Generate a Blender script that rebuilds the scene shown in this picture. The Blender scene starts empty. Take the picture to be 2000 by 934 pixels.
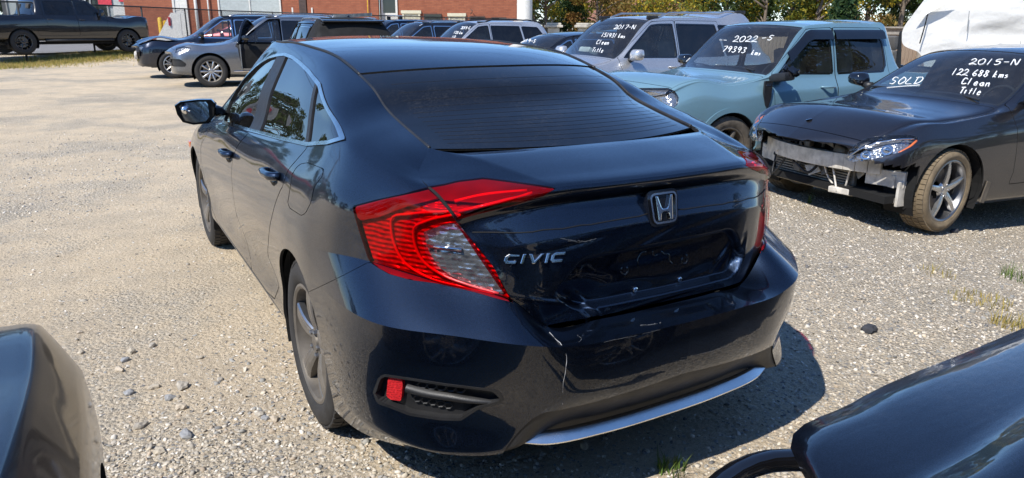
import bpy, bmesh, math, random
import numpy as np
from mathutils import Vector, Matrix
SC = bpy.context.scene
COL = SC.collection
R = math.radians
# ---------------------------------------------------------------- camera
CAM_P = (-1.4646, -1.5394, 1.4803)
YAW, PITCH, ROLL, FPX = -.5212, .2869, .0051, 1426.44      # solved from the photograph (2000 x 934 px)
PW, PH = 2000, 934
def _axes():
    fw = np.array([-math.sin(YAW)*math.cos(PITCH), math.cos(YAW)*math.cos(PITCH), -math.sin(PITCH)])
    r0 = np.array([math.cos(YAW), math.sin(YAW), 0]); u0 = np.cross(r0, fw)
    return r0*math.cos(ROLL)+u0*math.sin(ROLL), u0*math.cos(ROLL)-r0*math.sin(ROLL), fw
CR, CU, CF = _axes(); CP = np.array(CAM_P)
cd = bpy.data.cameras.new('camera'); cam = bpy.data.objects.new('camera', cd); COL.objects.link(cam)
m = Matrix.Identity(4)
for i in range(3):
    m[i][0] = CR[i]; m[i][1] = CU[i]; m[i][2] = -CF[i]; m[i][3] = CP[i]
cam.matrix_world = m
cd.sensor_fit = 'HORIZONTAL'; cd.sensor_width = 36; cd.lens = FPX/PW*36; cd.clip_end = 3000; cd.clip_start = .05
SC.camera = cam
# ---------------------------------------------------------------- light
SUN = Vector((-.77, -.28, 1.0)).normalized()
w = bpy.data.worlds.new('World'); SC.world = w; w.use_nodes = True
nt = w.node_tree; bg = nt.nodes['Background']
sky = nt.nodes.new('ShaderNodeTexSky'); sky.sky_type = 'NISHITA'; sky.sun_disc = False
sky.sun_elevation = math.asin(SUN.z); sky.sun_rotation = math.atan2(SUN.x, SUN.y)
sky.air_density = 1.0; sky.dust_density = 0.; sky.ozone_density = 9.0; sky.altitude = 900
nt.links.new(sky.outputs[0], bg.inputs[0]); bg.inputs[1].default_value = .15
sl = bpy.data.lights.new('sun', 'SUN'); sl.energy = 4.3; sl.angle = R(.53); sl.color = (1, .955, .88)
so = bpy.data.objects.new('sun', sl); COL.objects.link(so)
so.rotation_euler = SUN.to_track_quat('Z', 'Y').to_euler(); so.location = (-8, -3, 12)
SC.view_settings.view_transform = 'Standard'; SC.view_settings.look = 'None'
SC.view_settings.exposure = .45; SC.view_settings.gamma = 1
SC.render.engine = 'CYCLES'
SC.cycles.max_bounces = 7; SC.cycles.transparent_max_bounces = 12; SC.cycles.caustics_reflective = False; SC.cycles.caustics_refractive = False
# ---------------------------------------------------------------- pixel helpers (a pixel is only a direction; depth comes from surfaces)
def px(P):
    d = np.atleast_2d(np.asarray(P, float))-CP; z = d@CF
    z = np.where(z < 1e-3, 1e-3, z)
    return np.stack([PW/2+FPX*(d@CR)/z, PH/2-FPX*(d@CU)/z], 1)
def ray(a, b): return CF*FPX+CR*(a-PW/2)-CU*(b-PH/2)
def atz(a, b, z=0.): d = ray(a, b); return CP+d*(z-CP[2])/d[2]
def atx(a, b, x): d = ray(a, b); return CP+d*(x-CP[0])/d[0]
def aty(a, b, y): d = ray(a, b); return CP+d*(y-CP[1])/d[1]
def atplane(a, b, p0, n):
    d = ray(a, b); n = np.array(n, float); return CP+d*(((np.array(p0)-CP)@n)/(d@n))
# ---------------------------------------------------------------- materials
def lin(c): return tuple(((v/255)/12.92 if v/255 <= .04045 else ((v/255+.055)/1.055)**2.4) for v in c)
class NT:
    def __init__(s, name):
        s.m = bpy.data.materials.new(name); s.m.use_nodes = True; s.t = s.m.node_tree
        s.b = s.t.nodes['Principled BSDF']; s.o = s.t.nodes['Material Output']; s._c = None
    def n(s, t, **k):
        x = s.t.nodes.new('ShaderNode'+t)
        for a, v in k.items():
            if a.startswith('i_'): x.inputs[a[2:].replace('_', ' ')].default_value = v
            else: setattr(x, a, v)
        return x
    def l(s, a, b): s.t.links.new(a, b)
    def co(s):
        if not s._c: s._c = s.n('TexCoord')
        return s._c.outputs['Object']
    def noise(s, scale, detail=4, rough=.55, vec=None):
        x = s.n('TexNoise'); x.inputs['Scale'].default_value = scale; x.inputs['Detail'].default_value = detail; x.inputs['Roughness'].default_value = rough
        s.l(vec or s.co(), x.inputs['Vector']); return x.outputs['Fac']
    def ramp(s, fac, stops):
        x = s.n('ValToRGB'); e = x.color_ramp.elements
        while len(e) < len(stops): e.new(.5)
        for q, (p, c) in zip(e, stops): q.position = p; q.color = (*c, 1) if len(c) == 3 else c
        s.l(fac, x.inputs[0]); return x.outputs[0]
    def mix(s, fac, a, b, mode='MIX'):
        x = s.n('Mix', data_type='RGBA', blend_type=mode)
        for i, v in ((0, fac), (6, a), (7, b)):
            if isinstance(v, (int, float)): x.inputs[i].default_value = v
            elif isinstance(v, tuple): x.inputs[i].default_value = (*v, 1) if len(v) == 3 else v
            else: s.l(v, x.inputs[i])
        return x.outputs[2]
    def math(s, op, a, b=0., clamp=False):
        x = s.n('Math', operation=op, use_clamp=clamp)
        for i, v in ((0, a), (1, b)):
            if isinstance(v, (int, float)): x.inputs[i].default_value = v
            else: s.l(v, x.inputs[i])
        return x.outputs[0]
    def set(s, **k):
        for a, v in k.items():
            i = s.b.inputs[a.replace('_', ' ')]
            if isinstance(v, (int, float)): i.default_value = v
            elif isinstance(v, tuple): i.default_value = (*v, 1) if len(v) == 3 else v
            else: s.l(v, i)
        return s
    def thin_fresnel(s, ior):      # the same reflectance from both faces of a thin pane
        f = s.n('Fresnel'); g = s.n('NewGeometry'); s.l(s.math('SUBTRACT', ior, s.math('MULTIPLY', g.outputs['Backfacing'], ior-1/ior)), f.inputs[0]); return f
    def bump(s, h, strength=.3, dist=.01):
        x = s.n('Bump'); x.inputs['Strength'].default_value = strength; x.inputs['Distance'].default_value = dist
        s.l(h, x.inputs['Height']); s.l(x.outputs[0], s.b.inputs['Normal']); return s
def plain(name, col, rough=.5, metal=0., var=.25, scale=8., bump=0., bscale=60., coat=0., spec=.5):
    t = NT(name); f = t.noise(scale)
    lo = tuple(c*(1-var) for c in col); hi = tuple(min(1, c*(1+var)) for c in col)
    t.set(Base_Color=t.ramp(f, [(.3, lo), (.7, hi)]), Metallic=metal, Roughness=t.ramp(f, [(.3, (rough*.85,)*3), (.7, (min(1, rough*1.15),)*3)]))
    t.b.inputs['Coat Weight'].default_value = coat; t.b.inputs['Coat Roughness'].default_value = .03
    t.b.inputs['Specular IOR Level'].default_value = spec
    if bump: t.bump(t.noise(bscale, 3), bump, .005)
    return t.m
def paint(name, col, metal=.55, rough=.32, dust=.12, dustcol=(.30, .25, .19), flake=.5, coat=1.0, ripple=.0):
    t = NT(name)
    v = t.n('TexVoronoi'); v.inputs['Scale'].default_value = 1100; t.l(t.co(), v.inputs['Vector'])
    ge = t.n('NewGeometry'); vm = t.n('VectorMath', operation='SUBTRACT'); t.l(v.outputs['Color'], vm.inputs[0]); vm.inputs[1].default_value = (.5, .5, .5)
    vs = t.n('VectorMath', operation='SCALE'); t.l(vm.outputs[0], vs.inputs[0]); vs.inputs['Scale'].default_value = .16*flake
    va = t.n('VectorMath', operation='ADD'); t.l(ge.outputs['Normal'], va.inputs[0]); t.l(vs.outputs[0], va.inputs[1]); vn = t.n('VectorMath', operation='NORMALIZE'); t.l(va.outputs[0], vn.inputs[0]); t.l(vn.outputs[0], t.b.inputs['Normal'])
    fl = t.ramp(v.outputs['Color'], [(.35, (0, 0, 0)), (.95, (1, 1, 1))])
    base = t.mix(fl, tuple(c*(1-flake*.5) for c in col), tuple(min(1, c*(1+flake*2)) for c in col))
    n1 = t.noise(2.3, 6, .65); n2 = t.noise(60, 5, .7)
    d = t.math('MULTIPLY', t.ramp(n1, [(.42, (0, 0, 0)), (.75, (1, 1, 1))]), t.ramp(n2, [(.4, (0, 0, 0)), (.7, (1, 1, 1))]))
    d = t.math('MULTIPLY', d, dust*2); d = t.math('ADD', d, dust*.22, True)
    t.set(Base_Color=t.mix(d, base, dustcol), Metallic=t.math('MULTIPLY', t.math('SUBTRACT', 1., d), metal), Roughness=rough)
    t.b.inputs['Coat Weight'].default_value = coat; t.b.inputs['Coat IOR'].default_value = 1.6
    t.l(t.math('ADD', t.math('MULTIPLY', d, .5), .015), t.b.inputs['Coat Roughness'])
    b = t.n('Bump'); b.inputs['Strength'].default_value = .02; b.inputs['Distance'].default_value = .002
    t.l(t.noise(140, 2), b.inputs['Height']); t.l(b.outputs[0], t.b.inputs['Coat Normal'])
    if ripple:
        mp = t.n('Mapping'); mp.inputs['Scale'].default_value = (9, 2.2, 5); t.l(t.co(), mp.inputs[0]); b.inputs['Strength'].default_value = ripple; b.inputs['Distance'].default_value = .01; t.l(t.noise(1, 4, .6, mp.outputs[0]), b.inputs['Height'])
    return t.m
def glass(name, tint=(.05, .06, .07), trans=.5, dust=.05, rough=.0):
    t = NT(name); tr = t.n('BsdfTransparent'); tr.inputs[0].default_value = (*tint, 1)
    n1 = t.noise(5, 6, .7); n2 = t.noise(120, 3, .7)
    d = t.math('MULTIPLY', t.ramp(n1, [(.45, (0, 0, 0)), (.8, (1, 1, 1))]), t.ramp(n2, [(.45, (0, 0, 0)), (.7, (1, 1, 1))]))
    d = t.math('ADD', t.math('MULTIPLY', d, dust*3), dust*.4, True)
    df = t.n('BsdfDiffuse'); df.inputs[0].default_value = (.45, .42, .38, 1)
    m0 = t.n('MixShader'); t.l(d, m0.inputs[0]); t.l(tr.outputs[0], m0.inputs[1]); t.l(df.outputs[0], m0.inputs[2])
    gl = t.n('BsdfGlossy'); gl.inputs[0].default_value = (1, 1, 1, 1); gl.inputs['Roughness'].default_value = rough
    fr = t.thin_fresnel(1.52)
    fa = t.math('ADD', t.math('MULTIPLY', fr.outputs[0], 1.15), .01, True)
    m1 = t.n('MixShader'); t.l(fa, m1.inputs[0]); t.l(m0.outputs[0], m1.inputs[1]); t.l(gl.outputs[0], m1.inputs[2])
    t.l(m1.outputs[0], t.o.inputs[0]); return t.m
# ---------------------------------------------------------------- objects
def link(name, me, mats, parent=None, label=None, cat=None, group=None, kind=None):
    o = bpy.data.objects.new(name, me); COL.objects.link(o)
    if me is not None:
        for mt in (mats if isinstance(mats, (list, tuple)) else [mats]):
            if mt: me.materials.append(mt)
    if parent: o.parent = parent
    tag(o, label, cat, group, kind); return o
def tag(o, label=None, cat=None, group=None, kind=None):
    if label: o['label'] = label
    if cat: o['category'] = cat
    if group: o['group'] = group
    if kind: o['kind'] = kind
    return o
def empty(name, loc, label, cat, rz=0, group=None):
    o = bpy.data.objects.new(name, None); COL.objects.link(o); o.location = loc; o.rotation_euler = (0, 0, rz); o.empty_display_size = .2
    return tag(o, label, cat, group)
def copy_tree(o, parent=None):
    c = o.copy(); COL.objects.link(c); c.parent = parent
    for ch in list(o.children): copy_tree(ch, c)
    return c
def pyd(name, V, F, mats, parent=None, smooth=False, N=None, mi=None, **k):
    me = bpy.data.meshes.new(name)
    V = np.asarray(V, float)
    me.from_pydata(V.tolist() if isinstance(V, np.ndarray) else V, [], F.tolist() if isinstance(F, np.ndarray) else F)
    if smooth or N is not None: me.shade_smooth()
    if mi is not None: me.polygons.foreach_set('material_index', np.asarray(mi, np.int32))
    me.update()
    if N is not None: me.normals_split_custom_set_from_vertices(N.tolist())
    return link(name, me, mats, parent, **k)
# ---------------------------------------------------------------- splines and lofts
def hermite(P, T, n, crease=None):
    """P (k,...,3) keys along axis 0 at parameter T (k) -> n samples per unit list of parameters"""
    P = np.asarray(P, float); T = np.asarray(T, float); k = len(T)
    M1 = np.zeros_like(P); M2 = np.zeros_like(P)          # outgoing / incoming tangents
    sl = (P[1:]-P[:-1])/(T[1:]-T[:-1]).reshape((-1,)+(1,)*(P.ndim-1))
    for i in range(k):
        if i == 0: M1[0] = M2[0] = sl[0]
        elif i == k-1: M1[i] = M2[i] = sl[-1]
        else:
            h0, h1 = T[i]-T[i-1], T[i+1]-T[i]
            a = (sl[i-1]*h1+sl[i]*h0)/(h0+h1)
            c = 0 if crease is None else crease[i]
            M1[i] = a*(1-c)+sl[i]*c; M2[i] = a*(1-c)+sl[i-1]*c
    t = np.asarray(n, float); i = np.clip(np.searchsorted(T, t, 'right')-1, 0, k-2)
    h = (T[i+1]-T[i]); s = (t-T[i])/h; sh = (-1,)+(1,)*(P.ndim-1)
    s = s.reshape(sh); h = h.reshape(sh)
    return P[i]*(2*s**3-3*s**2+1)+M1[i]*h*(s**3-2*s**2+s)+P[i+1]*(-2*s**3+3*s**2)+M2[i+1]*h*(s**3-s**2)
def spl(pts, n):
    pts = np.asarray(pts, float); d = np.r_[0, np.cumsum(np.linalg.norm(np.diff(pts, axis=0), axis=1))]
    return hermite(pts, d, np.linspace(0, d[-1], n))
def interp(keys, t):
    k = np.asarray(keys, float); return hermite(k[:, 1:], k[:, 0], np.clip(t, k[0, 0], k[-1, 0]))
def net(P, nu, nv, cu=None, cv=None):
    """tensor spline through control net P[a,b,3]; nu/nv samples; creases by row / column"""
    P = np.asarray(P, float)
    tu = np.r_[0, np.cumsum(np.linalg.norm(np.diff(P, axis=0), axis=2).mean(1))]
    tv = np.r_[0, np.cumsum(np.linalg.norm(np.diff(P, axis=1), axis=2).mean(0))]
    def par(T, n): 
        seg = np.maximum(1, np.round(np.diff(T)/T[-1]*n).astype(int))
        return np.concatenate([np.linspace(T[i], T[i+1], s, endpoint=False) for i, s in enumerate(seg)]+[[T[-1]]])
    A = hermite(P, tu, par(tu, nu), cu)
    B = hermite(A.transpose(1, 0, 2), tv, par(tv, nv), cv).transpose(1, 0, 2)
    return B
class Surf:
    def __init__(s, V, T, N, U=None): s.V, s.T, s.N, s.U = V, T, N, U
    def mir(s): k = np.array([-1, 1, 1.]); return Surf(s.V*k, s.T[:, ::-1], s.N*k, s.U)
    def off(s, d): return Surf(s.V+s.N*d, s.T, s.N, s.U)
    def flip(s): return Surf(s.V, s.T[:, ::-1], -s.N)
    def __add__(s, o): return Surf(np.vstack([s.V, o.V]), np.vstack([s.T, o.T+len(s.V)]), np.vstack([s.N, o.N]))
def grid(P, flip=False):
    a, b, _ = P.shape
    du = np.gradient(P, axis=0); dv = np.gradient(P, axis=1)
    N = np.cross(dv, du); 
    if flip: N = -N
    N /= np.maximum(1e-9, np.linalg.norm(N, axis=2, keepdims=True))
    I = np.arange(a*b).reshape(a, b)
    q = np.stack([I[:-1, :-1], I[:-1, 1:], I[1:, 1:], I[1:, :-1]], -1).reshape(-1, 4)
    T = np.vstack([q[:, [0, 1, 2]], q[:, [0, 2, 3]]])
    if flip: T = T[:, ::-1]
    S = Surf(P.reshape(-1, 3), T, N.reshape(-1, 3))
    e = S.V[S.T]; ar = np.linalg.norm(np.cross(e[:, 1]-e[:, 0], e[:, 2]-e[:, 0]), axis=1); S.T = S.T[ar > 1e-10]
    return S
def cgrid(P, cols, w):
    """grid with hard edges along the given columns; w = sharpness per row 0..1"""
    G0 = grid(P); a, b, _ = P.shape; Ns = G0.N.reshape(a, b, 3); cuts = [0]+list(cols)+[b-1]; out = None
    for c0, c1 in zip(cuts[:-1], cuts[1:]):
        q = grid(P[:, c0:c1+1]); n = q.N.reshape(a, c1-c0+1, 3); ww = np.asarray(w).reshape(a, 1, 1)
        n = n*ww+Ns[:, c0:c1+1]*(1-ww); n /= np.maximum(1e-9, np.linalg.norm(n, axis=2, keepdims=True)); q.N = n.reshape(-1, 3); out = q if out is None else out+q
    return out
def clip(S, f, off=0.):
    """keep the side f < off"""
    f = np.asarray(f)-off; f = np.where(np.abs(f) < 1e-7, 1e-7, f)
    s = f[S.T] < 0; c = s.sum(1)
    T = [S.T[c == 3]]; V = [S.V]; N = [S.N]; n = len(S.V); cache = {}; nv = []; nn = []; nt_ = []; nu = []
    def cut(a, b):
        k = (a, b) if a < b else (b, a)
        if k not in cache:
            t = f[a]/(f[a]-f[b]); cache[k] = n+len(nv); nv.append(S.V[a]+(S.V[b]-S.V[a])*t); q = S.N[a]+(S.N[b]-S.N[a])*t; nn.append(q/max(1e-9, np.linalg.norm(q)))
            if S.U is not None: nu.append(S.U[a]+(S.U[b]-S.U[a])*t)
        return cache[k]
    for t in S.T[(c > 0) & (c < 3)]:
        t = [int(x) for x in t]; ins = [f[x] < 0 for x in t]; o = []
        for i in range(3):
            a, b = t[i], t[(i+1) % 3]
            if f[a] < 0: o.append(a)
            if (f[a] < 0) != (f[b] < 0): o.append(cut(a, b))
        for i in range(1, len(o)-1): nt_.append((o[0], o[i], o[i+1]))
    if nt_: T.append(np.array(nt_)); V.append(np.array(nv)); N.append(np.array(nn))
    T = np.vstack(T); V = np.vstack(V); N = np.vstack(N)
    if len(T) == 0: return Surf(V[:0], T, N[:0])
    u, inv = np.unique(T, return_inverse=True)
    U = None if S.U is None else np.vstack([S.U]+([np.array(nu)] if nu else []))[u]
    return Surf(V[u], inv.reshape(-1, 3), N[u], U)
def sdp(Q, poly, closed=True):
    """signed distance to polygon, negative inside"""
    Q = np.asarray(Q, float); poly = np.asarray(poly, float); n = len(poly)
    d = np.full(len(Q), 1e9); ins = np.zeros(len(Q), bool)
    for i in range(n if closed else n-1):
        a, b = poly[i], poly[(i+1) % n]; e = b-a; w_ = Q-a
        t = np.clip((w_@e)/max(1e-12, e@e), 0, 1); d = np.minimum(d, np.linalg.norm(w_-t[:, None]*e, axis=1))
        if abs(e[1]) > 1e-12:
            c = ((a[1] <= Q[:, 1]) & (b[1] > Q[:, 1])) | ((b[1] <= Q[:, 1]) & (a[1] > Q[:, 1]))
            ins ^= c & (Q[:, 0] < a[0]+(Q[:, 1]-a[1])/np.where(e[1] == 0, 1, e[1])*e[0])
    return np.where(ins, -d, d)
def rnd(poly, r, k=4):
    """round the corners of a 2D polygon"""
    P = np.asarray(poly, float); o = []; n = len(P)
    for i in range(n):
        a, b, c = P[i-1], P[i], P[(i+1) % n]
        u = a-b; v = c-b; lu, lv = np.linalg.norm(u), np.linalg.norm(v); q = min(r, lu*.45, lv*.45)
        A = b+u/lu*q; C = b+v/lv*q
        for t in np.linspace(0, 1, k): o.append(A*(1-t)**2+2*b*t*(1-t)+C*t*t)
    return np.array(o)
def emit(name, S, mat, parent=None, lip=.0, thick=0., **k):
    if len(S.T) == 0: return None
    V = S.V; T = S.T; N = S.N; F = T.tolist()
    if lip or thick:
        h = lip or thick
        e = np.vstack([T[:, [0, 1]], T[:, [1, 2]], T[:, [2, 0]]]); _, pid = np.unique(np.round(V, 5), axis=0, return_inverse=True); key = np.sort(pid.ravel()[e], 1)
        kk = key[:, 0].astype(np.int64)*(len(V)+1)+key[:, 1]; u, idx, cnt = np.unique(kk, return_index=True, return_counts=True)
        b = e[idx[cnt == 1]]; n = len(V); m_ = len(b)
        A, B = V[b[:, 0]], V[b[:, 1]]; A2, B2 = A-N[b[:, 0]]*h, B-N[b[:, 1]]*h
        V = np.vstack([V, A, B, B2, A2]); N = np.vstack([N, np.zeros((4*m_, 3))])
        F = F+[(n+i+m_, n+i, n+3*m_+i, n+2*m_+i) for i in range(m_)]
        if thick:
            n2 = len(V); V = np.vstack([V, S.V-S.N*h]); N = np.vstack([N, -S.N]); F = F+(S.T[:, ::-1]+n2).tolist()
    mi = None; mats = mat
    if lip == .012: mi = [0]*len(T)+[1]*(len(F)-len(T)); mats = [mat, M['gap']]  # panel edges coloured dark to stand for the shade inside the seams
    return pyd(name, V, F, mats, parent, N=N, mi=mi, **k)
def both(name, S, mat, parent, lip=.01, **k):
    return emit(name, S, mat, parent, lip, **k), emit(name, S.mir(), mat, parent, lip, **k)
def hit(S, pts, which='near'):
    """first hit of pixel rays on a surface"""
    out = []
    A, B, C = S.V[S.T[:, 0]], S.V[S.T[:, 1]], S.V[S.T[:, 2]]; e1, e2 = B-A, C-A
    for a, b in pts:
        d = ray(a, b); h = np.cross(d, e2); det = (e1*h).sum(1); det = np.where(np.abs(det) < 1e-14, 1e-14, det)
        s = CP-A; u = (s*h).sum(1)/det; q = np.cross(s, e1); v = (q@d)/det; t = (e2*q).sum(1)/det
        ok = (u >= -1e-6) & (v >= -1e-6) & (u+v <= 1+1e-6) & (t > 0)
        if ok.any(): out.append(CP+d*t[ok].min())
        else:
            p = px(S.V); j = np.argmin(((p-np.array([a, b]))**2).sum(1)); out.append(S.V[j])
    return np.array(out)
# ---------------------------------------------------------------- simple solids gathered in one mesh
class MB:
    def __init__(s): s.V = []; s.F = []; s.M = []; s.mi = 0
    def add(s, V, F):
        n = len(s.V); s.V += [tuple(v) for v in V]; s.F += [tuple(n+i for i in f) for f in F]; s.M += [s.mi]*len(F); return s
    def box(s, c, d, rot=None, bev=0.):
        x, y, z = [v/2 for v in d]; b = min(bev, x*.9, y*.9, z*.9)
        if b:
            bm = bmesh.new(); bmesh.ops.create_cube(bm, size=1)
            for v in bm.verts: v.co = Vector((v.co.x*d[0], v.co.y*d[1], v.co.z*d[2]))
            bmesh.ops.bevel(bm, geom=bm.edges[:], offset=b, segments=2, affect='EDGES', profile=.6)
            V = [v.co.copy() for v in bm.verts]; bm.verts.index_update(); F = [[v.index for v in f.verts] for f in bm.faces]; bm.free()
        else:
            V = [Vector((i*x, j*y, k*z)) for i in (-1, 1) for j in (-1, 1) for k in (-1, 1)]
            F = [(0, 1, 3, 2), (4, 6, 7, 5), (0, 4, 5, 1), (2, 3, 7, 6), (0, 2, 6, 4), (1, 5, 7, 3)]
        if rot is not None: V = [rot@v for v in V]
        c = Vector(c); return s.add([v+c for v in V], F)
    def tube(s, pts, r, n=8, cap=True):
        pts = [Vector(p) for p in pts]; rs = r if isinstance(r, (list, tuple, np.ndarray)) else [r]*len(pts); V = []; up = None
        for i, p in enumerate(pts):
            t = (pts[min(i+1, len(pts)-1)]-pts[max(i-1, 0)]).normalized()
            if up is None: up = t.orthogonal().normalized()
            up = (up-t*up.dot(t)).normalized(); sd = t.cross(up)
            V += [p+(up*math.cos(a)+sd*math.sin(a))*rs[i] for a in [2*math.pi*j/n for j in range(n)]]
        F = [(i*n+j, i*n+(j+1) % n, (i+1)*n+(j+1) % n, (i+1)*n+j) for i in range(len(pts)-1) for j in range(n)]
        if cap: F += [tuple(range(n-1, -1, -1)), tuple((len(pts)-1)*n+j for j in range(n))]
        return s.add(V, F)
    def lathe(s, prof, n=48, axis='X', close=False, mat=None):
        """profile of (axial, radius)"""
        V = []; k = len(prof)
        for i in range(n):
            a = 2*math.pi*i/n; c, q = math.cos(a), math.sin(a)
            for h, r in prof: V.append((h, r*c, r*q))
        F = [(i*k+j, i*k+j+1, ((i+1) % n)*k+j+1, ((i+1) % n)*k+j) for i in range(n) for j in range(k-1)]
        if mat is not None: V = [tuple(mat@Vector(v)) for v in V]
        return s.add(V, F)
    def prism(s, poly, h0, h1, frame):
        """polygon in frame (origin, u, v, n) extruded from h0 to h1 along n"""
        o, u, v, n = [np.array(q, float) for q in frame]; k = len(poly)
        V = [o+u*a+v*b+n*h0 for a, b in poly]+[o+u*a+v*b+n*h1 for a, b in poly]
        F = [tuple(range(k-1, -1, -1)), tuple(range(k, 2*k))]+[(i, (i+1) % k, k+(i+1) % k, k+i) for i in range(k)]
        return s.add(V, F)
    def build(s, name, mats, parent=None, smooth=False, angle=None, **k):
        me = bpy.data.meshes.new(name); me.from_pydata(s.V, [], s.F)
        me.polygons.foreach_set('material_index', np.array(s.M, np.int32))
        bm = bmesh.new(); bm.from_mesh(me); bmesh.ops.recalc_face_normals(bm, faces=bm.faces[:])
        if angle:
            for e in bm.edges: e.smooth = len(e.link_faces) == 2 and e.calc_face_angle(0) < R(angle)
            for f in bm.faces: f.smooth = True
        bm.to_mesh(me); bm.free()
        if smooth: me.shade_smooth()
        bv = k.pop('bevel', 0); me.update(); o = link(name, me, mats, parent, **k)
        if bv: md = o.modifiers.new('bevel', 'BEVEL'); md.width = bv; md.segments = 2; md.limit_method = 'ANGLE'
        return o
# ================================================================ materials shared by the cars
M = {}
M['navy'] = paint('navy_car_paint', (.0075, .0140, .030), metal=.92, rough=.37, dust=.006, flake=.6)
M['blackplastic'] = plain('black_plastic', (.018, .018, .019), .48, var=.3, scale=12, bump=.15, bscale=400)
M['glossblack'] = plain('gloss_black', (.006, .006, .007), .08, var=.2, coat=1)
M['gap'] = plain('dark_gap', (.004, .004, .004), .9, var=.3)
M['rubber'] = plain('tyre_rubber', (.028, .026, .024), .82, var=.35, scale=14, bump=.25, bscale=120)
M['dustrubber'] = plain('dusty_tyre_rubber', (.11, .092, .07), .9, var=.45, scale=9, bump=.3, bscale=90)
M['chrome'] = plain('chrome', (.78, .78, .78), .09, 1., var=.08, scale=20)
M['dirtychrome'] = plain('weathered_chrome', (.70, .68, .64), .16, 1., var=.2, scale=14, bump=.05, bscale=60)
M['stripchrome'] = plain('dull_chrome_strip', (.90, .89, .85), .24, 1., var=.12, scale=9, bump=.04, bscale=50)
M['alloy'] = plain('silver_alloy', (.55, .55, .55), .28, .9, var=.12)
M['darkalloy'] = plain('dusty_dark_alloy', (.17, .15, .125), .5, .45, var=.3)
M['satin'] = plain('satin_metal', (.32, .32, .33), .34, .95, var=.1)
M['disc'] = plain('brake_disc', (.22, .20, .18), .4, .9, var=.3)
M['privacy'] = glass('dark_tinted_glass', (.012, .014, .018), dust=.03)
M['window'] = glass('side_window_glass', (.74, .78, .75), dust=.05)
M['windscreen'] = glass('windscreen_glass', (.60, .68, .72), dust=.07)
M['clearlens'] = glass('clear_lens', (.93, .94, .95), dust=.01)
M['interior'] = plain('dark_interior', (.016, .016, .017), .8, var=.3)
def redlens():
    t = NT('red_lens'); tr = t.n('BsdfTransparent'); tr.inputs[0].default_value = (.88, .075, .095, 1)
    gl = t.n('BsdfGlossy'); gl.inputs['Roughness'].default_value = .02; fr = t.thin_fresnel(1.35)
    m1 = t.n('MixShader'); t.l(fr.outputs[0], m1.inputs[0]); t.l(tr.outputs[0], m1.inputs[1]); t.l(gl.outputs[0], m1.inputs[2]); t.l(m1.outputs[0], t.o.inputs[0]); return t.m
M['redlens'] = redlens()
def reflector(name, col, metal=.85, scale=70., rough=.22, wave=.6, bmp=.8):
    t = NT(name); v = t.n('TexVoronoi'); v.inputs['Scale'].default_value = scale; t.l(t.co(), v.inputs['Vector'])
    wv = t.n('TexWave', wave_type='BANDS', bands_direction='Z'); wv.inputs['Scale'].default_value = 22; wv.inputs['Distortion'].default_value = 2.; t.l(t.co(), wv.inputs['Vector'])
    t.set(Base_Color=t.mix(v.outputs['Distance'], tuple(c*.55 for c in col), col), Metallic=metal, Roughness=rough)
    h = t.math('ADD', v.outputs['Distance'], t.math('MULTIPLY', wv.outputs['Fac'], wave)); t.bump(h, bmp, .006); return t.m
M['redreflect'] = reflector('red_reflector', (.62, .022, .035), .15, 45, .28, wave=.6, bmp=.9)
M['silverreflect'] = reflector('silver_reflector', (.50, .50, .51), .75, 42, .18, wave=.15, bmp=.9)
M['redguide'] = plain('red_light_guide', (.9, .06, .06), .25, .1, var=.15, coat=.6)
M['darkred'] = plain('dark_red_plastic', (.20, .010, .018), .3, .0, var=.3, coat=.6)
M['orange'] = plain('orange_marker_lens', (.75, .16, .02), .2, var=.2, coat=.8)
M['redrefl2'] = reflector('red_reflex_reflector', (.80, .03, .035), .1, 160, .3, wave=0, bmp=.3)
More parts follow.
